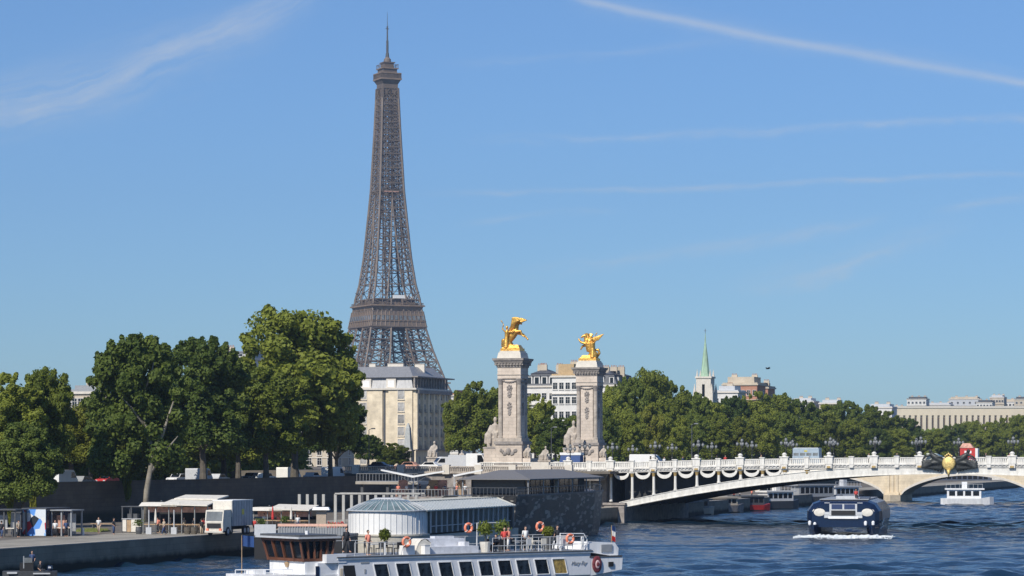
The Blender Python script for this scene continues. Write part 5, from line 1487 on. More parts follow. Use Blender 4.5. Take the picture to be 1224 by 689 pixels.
# box truck
def truck():
    t = thing('box_truck', 'white and grey box truck parked on the lower quay with its nose to the camera', 'truck', at(273, 294, 2.452), math.atan2(-V.y, -V.x))
    b = MB(); b.prism([(1.6, .55), (3.7, .55), (3.75, 1.5), (3.5, 2.75), (1.6, 2.8)], -1.05, 1.05); part('cab', b, mat('cream_truck_paint', (.62, .58, .50), .45), t)
    b = MB(); b.prism([(3.76, 1.62), (3.56, 2.6), (3.52, 2.6), (3.7, 1.62)], -.92, .92); part('windscreen', b, glass_grey, t)
    b = MB(); b.box(3.72, 3.80, -.8, .8, .85, 1.35); part('grille', b, black, t)
    for y in (-.9, .62):
        b = MB(); b.box(3.7, 3.82, y, y + .28, .55, .8); part('headlight', b, orange, t)
    b = MB(); b.box(3.6, 3.85, -1.05, 1.05, .35, .55); part('bumper', b, mat('cream_truck_paint', (1, 1, 1)), t)
    b = MB(); b.use(grey_p)
    for q in range(8): b.box(-3.7 + q * .7, -3.66 + q * .7, 1.15, 1.175, 1.0, 3.7)
    b.use(mat('truck_box_grey', (.36, .37, .39), .5, vary=.18, scale=1.2)).box(-3.9, 1.5, -1.15, 1.15, 1.0, 3.75); b.use(canvas).box(1.5, 1.56, -1.1, 1.1, 2.0, 3.7); b.use(white_paint).box(-3.95, 1.55, -1.18, 1.18, 3.7, 3.8); part('box', b, parent=t)
    b = MB(); b.box(-1.6, -.9, 1.152, 1.17, 2.2, 2.8); part('yellow_mark', b, mat('yellow_paint', (1, 1, 1)), t)
    b = MB(); b.box(-3.8, 1.5, -.45, .45, .6, .98); part('chassis', b, black, t)
    wheels(t, (-2.8, -1.9, 2.5), 2.2, .48)
truck()
pv, w_, h_ = pavilion(303, 371, 318, 603, 'second bar terrace with thin white roof right of the box truck', 4, False)
for k, c_ in enumerate(('white', 'salmon', 'dark')):
    q = Matrix.Rotation(RZ, 4, 'Z') @ Vector((.9 + 1.9 * k, 1.0, 0))
    person(pv.location + q, R(30 * k - 40), 'stand', c_, 'dark', 'person in %s top on the second bar terrace right of the truck' % c_, 'bar guests')
# white colonnade behind the round pavilion
t = thing('post_colonnade', 'row of pale posts under a thin beam behind the round floating pavilion', 'pergola', at(358, 345, 2.452), R(-8))
b = MB(); b.use(mat('pale_post', (.40, .39, .36), .8))
hp = zat(591, 345) - 2.45
pm = MB(); pm.use(mat('pale_post', (1, 1, 1))).box(-.17, .17, -.17, .17, 0, hp); pme = pm.mesh('post')
for k in range(15): part('post', pme, parent=t, loc=(k * 1.04 + .5 * (k > 3), 0, 0))
b = MB(); b.box(4.6, 15.6, -.25, .25, hp, hp + .18); b.box(4.6, 15.6, 3.0, 3.4, hp, hp + .18); part('beam', b, mat('pale_post', (1, 1, 1)), t)
# mural container, kiosks at the left
mm = bpy.data.materials.new('painted_mural'); mm.use_nodes = True; tm_ = mm.node_tree
vo = N(tm_, 'ShaderNodeTexVoronoi', ins={'Vector': N(tm_, 'ShaderNodeTexCoord').outputs['Object'], 'Scale': 1.15})
sp = N(tm_, 'ShaderNodeSeparateColor', ins={0: vo.outputs['Color']})
cr = N(tm_, 'ShaderNodeValToRGB', ins={0: sp.outputs[0]}); cr.color_ramp.interpolation = 'CONSTANT'
els = cr.color_ramp.elements; els[0].color = (.10, .28, .70, 1); els[1].position = .25; els[1].color = (.62, .66, .70, 1)
for p_, c_ in ((.48, (.45, .03, .04, 1)), (.66, (.015, .02, .03, 1)), (.8, (.25, .45, .75, 1)), (.9, (.7, .7, .68, 1))):
    e = els.new(p_); e.color = c_
tm_.links.new(cr.outputs[0], tm_.nodes['Principled BSDF'].inputs['Base Color'])
t = thing('painted_container', 'container painted with blue, red and white shapes at the left end of the quay', 'container', at(27, 290, 2.452), RZ)
b = MB(); b.use(mm).box(0, 2.75, 0, .06, .05, 2.9); b.use(navy).box(2.75, 2.85, 0, 5.5, .05, 2.95); b.box(-.1, 0, 0, 5.5, .05, 2.95); b.use(grey_d).box(-.1, 2.85, .06, 5.5, .05, .2); b.box(-.1, 2.85, -.05, 5.5, 2.9, 3.0); b.box(0, 2.75, 5.4, 5.5, .2, 2.9); part('shell', b, parent=t)
def stall(px, D, w, h, lab, m1, m2):
    t = thing('quay_stall', lab, 'stall', at(px, D, 2.452), RZ, 'stalls at the left end of the quay')
    b = MB(); b.use(m1)
    for x in (0, w / 2, w):
        for y in (0, 2.4): b.box(x - .07, x + .07, y - .07, y + .07, 0, h)
    b.box(-.2, w + .2, -.3, 2.6, h, h + .12); part('frame', b, parent=t)
    b = MB(); b.use(m2).box(.1, w * .45, .9, 1.0, .3, h - .5); b.use(grey_p).box(w * .55, w - .1, 1.2, 1.3, .2, h - .3); b.use(canvas).box(.2, w - .2, .1, .7, .85, .93); b.use(grey_d).box(.4, .5, .2, .6, 0, .85); b.box(w - .5, w - .4, .2, .6, 0, .85)
    part('counter', b, parent=t); return t
stall(62, 290, 2.3, 2.7, 'grey open stall with hanging goods right of the painted container', grey_p, pink_l)
stall(-8, 288, 2.6, 2.8, 'dark open stall with white table at the left photo edge', grey_d, grey_p)
stall(17, 293, .8, 2.4, 'narrow stall with ochre shelves left of the painted container', grey_d, tan_wall)
for k, (px, D, c_, lab) in enumerate(((66, 287, 'white', 'person in white top standing before the grey open stall'), (79, 288, 'blue', 'person in navy top right of the grey open stall'), (22, 286, 'beige', 'person in beige top left of the painted container'))):
    person(at(px, D, 2.452), R(30 * k), 'stand', c_, 'dark', lab)
b = MB(); b.box(0, 3.4, 0, 2.4, 0, .14); rng = random.Random(2)
g_l = mat('dry_grass', (.13, .15, .035), .9, vary=.4, scale=4)
for q in range(700):
    x, y = rng.uniform(.1, 3.3), rng.uniform(.1, 2.3); h = rng.uniform(.1, .35); b.add([(x, y, .14), (x + .05, y, .14), (x + rng.uniform(-.08, .08), y + .02, .14 + h)], [(0, 1, 2)])
o = part('lawn_patch', b, g_l); o.location = at(88, 306, 2.452); o.rotation_euler = (0, 0, RZ); o['kind'] = 'stuff'; o['label'] = 'small patch of sunlit grass on the quay left of the kiosk'
t = thing('wooden_bench', 'long pale wooden plank bench on the quay behind the grass patch', 'bench', at(108, 312, 2.452), RZ)
b = MB(); b.use(wood_l).box(0, 3.0, 0, .5, .72, .8); part('seat', b, parent=t)
for x in (.2, 2.7):
    b = MB(); b.use(grey_d).box(x, x + .12, .05, .45, 0, .72); part('leg', b, parent=t)
b = MB(); b.use(white_paint).lathe((0, 0, 0), [(.16, 0), (.16, .7), (.1, .8)], 8); solo('bollard', b, white_paint, 'white bollard on the quay edge before the grass patch', 'bollard', at(99, 292, 2.452))
# clutter and visitors on the quay
cl_ = [(118, 300, 'white', 'walk', 'person in white top walking left of the small counter kiosk'), (136, 296, 'dark', 'stand', 'person in dark clothes before the small counter kiosk'), (304, 296, 'red', 'walk', 'person in red top just right of the box truck'),
       (241, 293, 'dark', 'stand', 'person in dark clothes between the long bar and the truck'), (196, 294, 'beige', 'walk', 'person in beige top walking in front of the long bar'), (356, 312, 'white', 'stand', 'person in white top at the right end of the second bar'),
       (422, 330, 'dark', 'walk', 'person in dark clothes under the pale post colonnade'), (2, 284, 'dark', 'walk', 'person in dark clothes at the left photo edge on the quay')]
for k, (px, D, c_, ps, l) in enumerate(cl_): person(at(px, D, 2.452), k * 1.3, ps, c_, 'blue' if k % 3 else 'beige', l, 'visitors on the quay')
for k, (px, D, m_, l) in enumerate(((166, 297, grey_d, 'dark planter tub left of the long bar'), (224, 296, bark, 'brown barrel in front of the long bar'), (232, 296, bark, 'brown barrel beside the truck end of the long bar'), (312, 302, grey_p, 'grey planter tub right of the box truck'), (340, 312, grey_d, 'dark planter tub before the second bar'), (364, 314, bark, 'brown barrel at the right end of the second bar'))):
    t = thing('planter_tub' if 'tub' in l else 'barrel', l, 'planter' if 'tub' in l else 'barrel', at(px, D, 2.452), 0)
    b = MB(); b.lathe((0, 0, 0), [(.3, 0), (.38, .4), (.32, .8), (.28, .8)], 12); part('body', b, m_, t)
    if 'tub' in l:
        rng = random.Random(k); b = MB()
        for q in range(160):
            p_ = Vector((rng.gauss(0, .25), rng.gauss(0, .25), .9 + rng.uniform(0, .7))); e = Vector((rng.gauss(0, 1), rng.gauss(0, 1), rng.gauss(0, 1))).normalized() * .12; f = e.cross(Vector((rng.gauss(0, 1), rng.gauss(0, 1), 1))).normalized() * .07
            b.add([p_ - e, p_ + f, p_ + e, p_ - f], [(0, 1, 2, 3)])
        part('foliage', b, leaf_b, t)
for k, (px, D, m_, l) in enumerate(((186, 299, canvas, 'folded cream parasol at the left of the long bar'), (326, 314, red_p, 'folded red parasol in front of the second bar'), (348, 315, canvas, 'folded cream parasol in front of the second bar'))):
    t = thing('folded_parasol', l, 'parasol', at(px, D, 2.452), 0)
    b = MB(); b.lathe((0, 0, 0), [(.25, 0), (.25, .08), (.03, .1), (.03, 2.7)], 8); part('pole', b, grey_d, t)
    b = MB(); b.lathe((0, 0, 1.2), [(.14, 0), (.16, .3), (.08, 1.3), (.02, 1.55)], 8); part('canopy', b, m_, t)
# raised walkway slab right of the retaining wall
t = thing('raised_walkway', 'grey raised walkway with light edge and black shadow gap, left of the gull-wing awnings', 'walkway', at(426, 398, 0), RZ)
b = MB(); b.use(grey_p).box(0, 9.5, 0, 5, 6.75, 7.25); b.use(coping).box(-.1, 9.6, -.12, 0, 6.8, 7.2); part('deck', b, parent=t)
for x in (0.5, 4.5, 8.8):
    b = MB(); b.use(grey_d).box(x, x + .4, .4, .8, 2.45, 6.75); part('support', b, parent=t)
b = MB(); b.use(grey_p)
for q in range(20): b.box(q * .5, q * .5 + .05, .1, .15, 7.25, 8.3)
b.box(0, 9.5, .08, .17, 8.3, 8.36); part('railing', b, parent=t)
# gull-wing awnings on a floating restaurant deck
t = thing('restaurant_barge', 'moored restaurant barge with open upper deck between the raised walkway and the dark boat', 'barge', at(468, 378, 0), RZ)
b = MB(); b.use(grey_d).box(0, 12.5, 0, 9, -.4, 3.4); b.use(stone_dirty).box(-.1, 12.6, -.1, 9.1, 5.0, 5.25); part('hull', b, parent=t)
b = MB(); b.use(grey_p).box(.4, 12, .5, 8.5, 3.4, 5.0); b.use(glass_dark)
for q in range(8): b.box(.8 + q * 1.4, 1.8 + q * 1.4, .46, .5, 3.7, 4.7)
part('cabin', b, parent=t)
b = MB(); b.use(grey_p)
for q in range(26): b.box(q * .49, q * .49 + .05, 0, .05, 5.25, 6.25)
b.box(0, 12.5, -.02, .07, 6.25, 6.32); part('railing', b, parent=t)
def gull(px0, pxm, px1, y0, ym, y1, D, lab):
    s = D / F; p = at(pxm, D, 5.26)
    t = thing('gull_wing_awning', lab, 'awning', p, 0, 'gull-wing awnings on the restaurant barge')
    zs_ = [zat(y, D) - 5.26 for y in (y0, ym, y1)]
    xa, xb = (px0 - pxm) * s, (px1 - pxm) * s
    b = MB(); b.use(white_paint)
    for x, z in ((xa, zs_[0]), (xb, zs_[2])):
        if abs(x) < .1: continue
        pr = [(0, zs_[1] - .12), (x, z - .1), (x, z + .08), (0, zs_[1] + .14)]
        b.prism(pr if x > 0 else pr[::-1], -2.0, 2.2)
    part('canopy', b, parent=t)
    b = MB(); b.use(grey_l).lathe((0, 0, 0), [(.12, 0), (.08, zs_[1])], 8); b.tube([(0, 0, zs_[1] * .6), (xa * .5, 0, (zs_[0] + zs_[1]) / 2 - .1)], .05, 5); b.tube([(0, 0, zs_[1] * .6), (xb * .5, 0, (zs_[2] + zs_[1]) / 2 - .1)], .05, 5); part('mast', b, parent=t)
gull(456, 494, 531, 562, 570, 563.5, 381, 'left gull-wing awning of cream canvas over the restaurant barge')
gull(542, 543, 577, 568, 569, 562, 383, 'right half-wing awning of cream canvas beside the arched wall')
cols_ = ['salmon', 'white', 'dark', 'beige', 'red', 'blue', 'salmon', 'white']
for k, px in enumerate((476, 486, 502, 512, 521, 532, 546, 556)):
    person(at(px, 380.5 + k % 3, 5.25), R(k * 50), 'stand', cols_[k], 'dark', 'person in %s top on the restaurant barge, %s' % (cols_[k], ['under the left wing tip', 'under the left wing, nearer its mast', 'just right of the left mast', 'between the left mast and right wing tip', 'under the right wing tip', 'between the two awnings', 'at the right half-wing mast', 'under the right half-wing'][k]), 'guests on the restaurant barge')
for k, (px, m_) in enumerate(((481, pink_l), (517, wood_l), (528, pink_l), (550, wood_l))):
    b = MB(); b.box(-.9, .9, -.35, .35, 0, 1.1); b.box(-1.0, 1.0, -.45, .45, 1.1, 1.17); b.box(-.7, .7, .3, .36, 1.17, 2.3)
    solo('bar_counter', b, m_, ['salmon bar counter under the left gull wing', 'wooden bar counter under the left awning right wing', 'salmon bar counter between the awnings', 'wooden bar counter under the right half-wing'][k], 'counter', at(px, 383.5, 5.252), RZ, 'bar counters on the restaurant barge')
# pontoon with salmon rail
t = thing('pontoon', 'floating pontoon with grey panel fence and salmon rail behind the brown wheelhouse', 'pontoon', at(304, 288, 0), R(-4))
b = MB(); b.use(black).box(0, 9.9, 0, 9, -.4, 2.35); b.use(grey_d).box(-.05, 9.95, -.05, 9.05, 2.35, 2.6); part('hull', b, parent=t)
b = MB(); b.use(grey_l).box(.0, 2.3, 0, .08, 2.6, 3.75); b.use(grey_p)
for q in range(26): b.box(2.6 + q * .28, 2.72 + q * .28, 0, .06, 2.6, 3.55)
b.box(2.5, 9.9, .08, .12, 2.6, 3.4); part('panel_fence', b, parent=t)
b = MB(); b.use(mat('pale_salmon_strip', (.72, .43, .32), .6)).box(2.5, 9.9, -.03, .1, 3.55, 3.82); part('rail', b, parent=t)
t = thing('market_tent', 'narrow tent with white flat top and tan sides on the pontoon', 'tent', at(384, 292, 2.6), 0)
b = MB(); b.use(white_paint).frus((-.95, .95, -.9, .9), 2.6, (-.8, .8, -.7, .7), 2.9); part('canopy', b, parent=t)
b = MB(); b.use(mat('tan_tent_side', (.42, .34, .26), .8)).box(-.5, .55, -.4, .5, 0, 2.6); part('side_panel', b, parent=t)
t = thing('flower_planter', 'planter of red flowers on the pontoon right of the tent', 'planter', at(401, 291, 2.6), 0)
b = MB(); b.use(grey_d).box(-.8, .9, -.25, .25, 0, .6); part('box', b, parent=t)
b = MB(); b.use(red_p); rng = random.Random(5)
for q in range(60): b.ball((rng.uniform(-.8, .9), rng.uniform(-.25, .25), .65 + rng.uniform(0, .7)), .09, 5, 4)
b.use(leaf_b)
for q in range(60): b.ball((rng.uniform(-.8, .9), rng.uniform(-.25, .25), .6 + rng.uniform(0, .6)), .08, 5, 4)
part('flowers', b, parent=t)

# ------------------------------------------------------------------ round glass-roofed floating pavilion
P0 = Vector((-11.2, 303, 0))
t = thing('floating_pavilion', 'floating pavilion with round white-walled end and long glazed hall', 'floating restaurant', P0, RZ)
cx, cy, rr = -4.4, 4.2, 4.45
b = MB(); b.use(mat('beige_hull', (.50, .46, .38), .6)).lathe((cx, cy, 0), [(4.5, -.4), (4.6, 1.9), (4.75, 2.0), (4.75, 2.2), (4.5, 2.21)], 48); b.box(-8.6, .1, 4, 38, -.4, 2.0); part('hull', b, parent=t)
b = MB(); b.use(white_paint)
b.lathe((cx, cy, 0), [(rr, 2.21), (rr, 4.8), (rr - .1, 4.8)], 64); b.use(grey_l)
for k in range(44):
    a = 2 * PI * k / 44; b.M = Matrix.Translation((cx, cy, 0)) @ Matrix.Rotation(a, 4, 'Z'); b.box(rr - .02, rr + .05, -.025, .025, 2.21, 4.78)
b.M = None; part('round_wall', b, parent=t)
groof = mat('roof_glass', (.16, .22, .23), .15, vary=.3, scale=.8)
b = MB(); b.use(groof).lathe((cx, cy, 0), [(rr + .15, 4.86), (3.4, 5.45), (2.3, 5.95), (1.6, 6.1)], 48); b.use(grey_l).lathe((cx, cy, 0), [(rr + .3, 4.78), (rr + .3, 4.88), (rr + .1, 4.9)], 48)
for k in range(36):
    a = 2 * PI * k / 36; c_, s_ = math.cos(a), math.sin(a)
    b.beam((cx + c_ * (rr + .2), cy + s_ * (rr + .2), 4.9), (cx + 3.4 * c_, cy + 3.4 * s_, 5.5), .07); b.beam((cx + c_ * 3.4, cy + s_ * 3.4, 5.5), (cx + 1.6 * c_, cy + 1.6 * s_, 6.14), .07)
b.lathe((cx, cy, 6.1), [(1.7, 0), (1.5, .15)], 24); part('cone_roof', b, parent=t)
L_ = 36.0
gw = mat('tinted_hall_glass', (.09, .10, .085), .12, vary=.45, scale=.35)
b = MB(); b.use(gw).box(-8.4, 0, 6, L_, 2.2, 4.75); b.use(canvas).box(-8.3, .06, L_ - .05, L_ + .1, 2.2, 5.0); part('glazed_hall', b, parent=t)
b = MB(); b.use(grey_l)
for k in range(17): b.box(0, .14, 6 + k * 1.85, 6.16 + k * 1.85, 2.2, 4.75)
b.box(0, .1, 6, L_, 2.95, 3.03); b.use(grey_d).box(-.1, .3, L_ - .9, L_ - .2, 2.0, 4.75); part('mullion', b, parent=t)
b = MB(); b.use(groof).add([(.3, 4, 4.85), (.3, L_, 4.85), (-2.0, L_, 5.75), (-2.0, 4, 5.75)], [(0, 1, 2, 3)]); b.use(mat('cream_roof_edge', (.58, .55, .45), .6)).box(-6.5, -2.0, 4, L_ + .3, 5.6, 5.86); b.box(.1, .4, 4, L_ + .3, 4.72, 4.86)
b.use(grey_l)
for k in range(34): b.beam((.3, 5 + k * .95, 4.88), (-2.0, 5 + k * .95, 5.78), .06)
b.use(mat('cream_roof_edge', (1, 1, 1))).add([(.36, L_, 4.86), (-2.0, L_, 5.86), (-6.5, L_, 5.86), (-8.5, L_, 4.86)], [(0, 1, 2, 3)])
part('hall_roof', b, parent=t)
# ------------------------------------------------------------------ dark boat
P1 = Vector((.7, 343, 0))
t = thing('dark_boat', 'large black-hulled boat with scaled cladding and grey canopy roof', 'boat', P1, RZ)
sc_m = bpy.data.materials.new('black_scale_cladding'); sc_m.use_nodes = True; ts = sc_m.node_tree
gg = N(ts, 'ShaderNodeTexCoord').outputs['Object']; mpp = N(ts, 'ShaderNodeMapping', ins={0: gg, 3: (1, .55, 1.6)})
v_ = N(ts, 'ShaderNodeTexVoronoi', ins={'Vector': mpp.outputs[0], 'Scale': 1.7}); spc = N(ts, 'ShaderNodeSeparateColor', ins={0: v_.outputs['Color']})
rp = N(ts, 'ShaderNodeValToRGB', ins={0: spc.outputs[0]}); rp.color_ramp.elements[0].color = (.014, .0125, .011, 1); rp.color_ramp.elements[1].color = (.16, .15, .13, 1); rp.color_ramp.elements[1].position = .95; rp.color_ramp.elements[1].color = (.30, .28, .24, 1); e = rp.color_ramp.elements.new(.72); e.color = (.036, .033, .029, 1)
ts.links.new(rp.outputs[0], ts.nodes['Principled BSDF'].inputs['Base Color']); ts.nodes['Principled BSDF'].inputs['Roughness'].default_value = .38
bpn = N(ts, 'ShaderNodeBump', ins={'Height': spc.outputs[1], 'Strength': 1.0, 'Distance': .12}); ts.links.new(bpn.outputs[0], ts.nodes['Principled BSDF'].inputs['Normal'])
b = MB(); b.use(sc_m)
sec = [(-10, 0), (-3, 0), (0, 1.0), (0, 0)]
yl = [0, 4, 12, 24, 34, 41, 46, 48.5]; xr = [-.3, 0, .1, .1, 0, -1.0, -2.9, -4.6]; xl = [-10, -10, -10, -10, -9.8, -9, -7.2, -5.2]; zt_ = [5.9, 5.9, 5.9, 5.9, 5.95, 6.0, 6.1, 6.2]
vs = []; fs = []
for y, a, c_, z in zip(yl, xr, xl, zt_):
    vs += [(c_ + .6, y, -.4), (a - .6, y, -.4), (a - .2, y, 1.6), (a + .15, y, z), (c_ - .15, y, z), (c_ + .2, y, 1.6)]
for i in range(len(yl) - 1):
    for k in range(6):
        k2 = (k + 1) % 6; fs.append((i * 6 + k, i * 6 + k2, i * 6 + 6 + k2, i * 6 + 6 + k))
fs += [(5, 4, 3, 2, 1, 0), tuple((len(yl) - 1) * 6 + k for k in range(6))]
b.add(vs, fs)
part('hull', b, parent=t)
b = MB(); b.use(grey_d)
for a, c_ in zip(range(len(yl) - 1), range(1, len(yl))):
    b.beam((xr[a] + .2, yl[a], zt_[a] + .06), (xr[c_] + .2, yl[c_], zt_[c_] + .06), .22)
    for q in range(8):
        f = q / 8; x = xr[a] * (1 - f) + xr[c_] * f; y = yl[a] * (1 - f) + yl[c_] * f; b.box(x + .02, x + .07, y, y + .05, 6.0, 6.95)
    b.beam((xr[a] + .05, yl[a], 6.95), (xr[c_] + .05, yl[c_], 6.98), .07); b.beam((xr[a] + .05, yl[a], 6.5), (xr[c_] + .05, yl[c_], 6.5), .04)
for q in range(20): b.box(-10 + q * .5, -9.95 + q * .5, -.15, -.1, 5.9, 6.9)
b.box(-10, 0, -.16, -.09, 6.9, 6.97); part('railing', b, parent=t)
b = MB(); b.use(mat('grey_canopy', (.17, .165, .165), .7, vary=.1)).frus((-10, -.3, 6, 40), 8.0, (-6.5, -4.5, 12, 34), 9.1); b.box(-10.0, -.3, 6, 40, 7.88, 7.998); part('canopy', b, parent=t)
b = MB(); b.use(black).box(-9.3, -2.0, 9, 36, 5.9, 7.86); b.use(glass_dark)
for q in range(11): b.box(-1.99, -1.95, 9.3 + q * 2.15, 11.2 + q * 2.15, 6.1, 7.8)
b.use(tan_wall).box(-1.8, -1.5, 21.5, 22.1, 5.9, 7.94); b.use(grey_d).box(-9, -2, 8.9, 9.0, 6.1, 7.8); part('saloon', b, parent=t)
cpm = MB(); cpm.use(grey_p).lathe((0, 0, 5.9), [(.09, 0), (.09, 2.05)], 7); cpm_ = cpm.mesh('canopy_post')
for y in (6.5, 13, 19.5, 26, 32.5, 39): part('canopy_post', cpm_, parent=t, loc=(-.7, y, 0)); part('canopy_post', cpm_, parent=t, loc=(-9.6, y, 0))
# ------------------------------------------------------------------ white river boat in the foreground
AX = Vector((.804, .5946, 0)); AN = Vector((-.5946, .804, 0)); PB = Vector((-12.1, 190, 0)); RB = math.atan2(AX.y, AX.x)
def sx(px, y=0.0):
    k = (px - 612) / F
    return (190 * k + .804 * k * y + 12.1 + .5946 * y) / (.804 - .5946 * k)
def BP(s, y, z): return PB + AX * s + AN * y + Vector((0, 0, z))
t = rb = thing('river_boat', 'long white passenger boat with slanted windows, roof terrace and brown wheelhouse in the foreground', 'boat', PB, RB)
ZD = 3.95
b = MB(); b.use(hull_white)
yl = [-7.4, -6.2, -4, 0, 8, 16, 21, 24, 25.2, 25.6]; hw = [.3, 1.4, 2.2, 2.5, 2.6, 2.6, 2.55, 2.2, 1.7, .9]; zt_ = [2.95, 2.9, 2.85, 2.8, 2.2, 2.2, 2.2, 2.6, 2.7, 2.8]
vs = []; fs = []
for x, w, z in zip(yl, hw, zt_):
    c_ = 2.6; vs += [(x, c_ - w * .7, -.6), (x, c_ + w * .7, -.6), (x, c_ + w * .92, 1.5), (x, c_ + w, z), (x, c_ - w, z), (x, c_ - w * .92, 1.5)]
for i in range(len(yl) - 1):
    for k in range(6):
        k2 = (k + 1) % 6; fs.append((i * 6 + k, i * 6 + 6 + k, i * 6 + 6 + k2, i * 6 + k2))
fs += [(0, 1, 2, 3, 4, 5), tuple((len(yl) - 1) * 6 + k for k in range(5, -1, -1))]
b.add(vs, fs); n_up = len(b.f)
for i in range(len(yl) - 1):
    for k in (0, 1, 5): b.mi[i * 6 + k] = 1
b.use(navy); part('hull', b, parent=t)
XE = sx(706)
b = MB(); b.use(mat('saloon_side_paint', (.66, .67, .69), .4, vary=.06)).box(.0, XE, .0, 5.2, 2.19, ZD - .12)
b.use(hull_white).box(-.15, XE + .2, -.12, 5.32, ZD - .12, ZD - .02); part('saloon', b, parent=t)
b = MB(); b.use(grey_d).box(-.2, XE + .1, -.16, 5.36, ZD - .018, ZD + .06); b.use(grey_p).box(-.1, XE, .0, 5.2, ZD + .06, ZD + .08); part('roof_deck', b, parent=t)
# bow/stern block on the right
b = MB(); b.use(hull_white)
b.prism([(XE, 2.1), (XE + 3.0, 2.5), (XE + 3.1, 3.45), (XE, 3.55)], .02, 5.15); b.prism([(XE - .2, 3.9), (XE + 2.9, 3.45), (XE + 2.95, 4.1), (XE + 2.6, 4.52), (XE + .2, 4.62)], .35, 4.85)
part('stern_block', b, parent=t)
b = MB(); b.use(grey_p).box(XE + 1.25, XE + 2.3, .27, .345, 3.85, 4.4); part('hatch', b, parent=t)
b = MB(); b.use(grey_d).box(XE - .1, XE + 3.0, -.02, .02, 3.45, 3.58); part('rubbing_strip', b, parent=t)
b = MB(); b.M = Matrix.Translation((sx(713), -.05, 2.95)) @ Matrix.Rotation(R(90), 4, 'X'); b.use(mat('dark_red_emblem', (.16, .03, .035), .6, vary=.5, scale=5)).lathe((0, 0, 0), [(.5, -.04), (.5, .06), (.4, .1)], 20, .85, 1.25); b.use(mat('pink_emblem', (.6, .42, .42), .6)).lathe((0, 0, .1), [(.36, 0), (.3, .05)], 16, .6, .9); b.use(mat('dark_red_emblem', (1, 1, 1))).lathe((0, 0, .15), [(.16, 0), (.12, .04)], 10); part('round_emblem', b, parent=t)
b = MB(); b.use(black).box(sx(730) - .22, sx(730) + .2, -.10, .04, 2.75, 3.1); part('porthole', b, parent=t)
wl = [446.5, 473, 498.5, 523.5, 548, 571.5, 594.5, 616.5, 638.5, 660]
def slant_win(glass, w=1.12):
    b = MB(); z0, z1 = 2.37, 3.42; o = .27
    b.use(glass).add([(o, -.012, z0), (o + w, -.012, z0), (w, -.012, z1), (0, -.012, z1)], [(0, 1, 2, 3)])
    b.use(hull_white)
    for p, q in (((o - .04, -.03, z0 - .03), (o + w + .04, -.03, z0 - .03)), ((-.04, -.03, z1 + .03), (w + .04, -.03, z1 + .03)), ((-.03, -.03, z1), (o - .03, -.03, z0)), ((w + .03, -.03, z1), (o + w + .03, -.03, z0))): b.beam(p, q, .06)
    return b.mesh('window')
bw = mat('boat_window_glass', (.014, .02, .028), .06, vary=.95, scale=1.6, rand=.7); yw = mat('yellow_curtain', (.32, .22, .06), .5, vary=.7, scale=4)
w0, w1 = slant_win(bw), slant_win(yw)
for i, px in enumerate(wl): part('window', w1 if i == 9 else w0, parent=t, loc=(sx(px), 0, 0), label='window with yellow curtain' if i == 9 else None)
b = MB(); b.use(black).add([(.2, -.012, 2.2), (1.15, -.012, 2.2), (.95, -.012, 3.4), (0, -.012, 3.4)], [(0, 1, 2, 3)]); b.use(tan_wall).box(-.25, .0, -.04, 0, 2.2, 3.2); part('door', b, parent=t, loc=(sx(410), 0, 0))
b = MB(); b.use(grey_p).box(-.35, .35, -.03, 0, 3.5, 3.62); b.box(-.05, .1, -.03, 0, 2.8, 3.1); part('name_plate', b, parent=t, loc=(sx(436), 0, 0))
# lettering
def letters(txt, size, m, parent, loc, rot, shear=.25):
    cu = bpy.data.curves.new('lettering', 'FONT'); cu.body = txt; cu.size = size; cu.extrude = .01; cu.shear = shear; cu.align_x = 'CENTER'
    o = bpy.data.objects.new('lettering', cu); col.objects.link(o); 
    dg = bpy.context.evaluated_depsgraph_get(); dg.update(); me = bpy.data.meshes.new_from_object(o.evaluated_get(dg)); bpy.data.objects.remove(o)
    me.materials.clear(); me.materials.append(m); o = part('lettering', me, parent=parent, loc=loc); o.rotation_euler = rot; return o
letters('Mary Fay', .40, grey_p, t, ((sx(681) + sx(702)) / 2, -.03, 2.95), (R(90), 0, 0), .4)
# railings along the roof terrace
for y in (.12, 5.05):
    b = MB(); b.use(grey_l)
    x = sx(590); 
    while x < sx(704): b.tube([(x, y, ZD + .08), (x, y, ZD + 1.12)], .025, 5); x += 1.05
    for z in (.55, 1.12): b.tube([(sx(590), y, ZD + z), (sx(704), y, ZD + z)], .024, 5)
    part('railing', b, parent=t); b = MB(); b.use(grey_l)
    x = sx(425)
    while x < sx(480): b.tube([(x, y, ZD + .08), (x, y, ZD + 1.0)], .02, 5); x += 1.1
    b.tube([(sx(425), y, ZD + 1.0), (sx(480), y, ZD + 1.0)], .022, 5)
    part('railing', b, parent=t)
b = MB(); b.use(hull_white); x0, x1 = sx(672), sx(704)
b.tube([(x0, .25, ZD + .08), (x0, .25, ZD + 1.35), (x1 - .3, .25, ZD + 1.3), (x1, .25, ZD + .9), (x1, .25, ZD + .08)], .045, 6); b.box(x0 - .1, x0 + 1.4, .5, .56, ZD + .4, ZD + 1.2); b.box(x1 - .5, x1 - .3, .2, .35, ZD + .1, ZD + 1.1); part('boarding_frame', b, parent=t)
b = MB(); b.use(grey_l); x0, x1 = sx(614), sx(646)
b.tube([(x0, 4.6, ZD + .08), (x0, 4.6, ZD + 2.1), (x1, 4.6, ZD + 2.1)], .05, 6); b.tube([(x1, 4.6, ZD + .08), (x1, 4.6, ZD + 2.1)], .05, 6); part('awning_frame', b, parent=t)
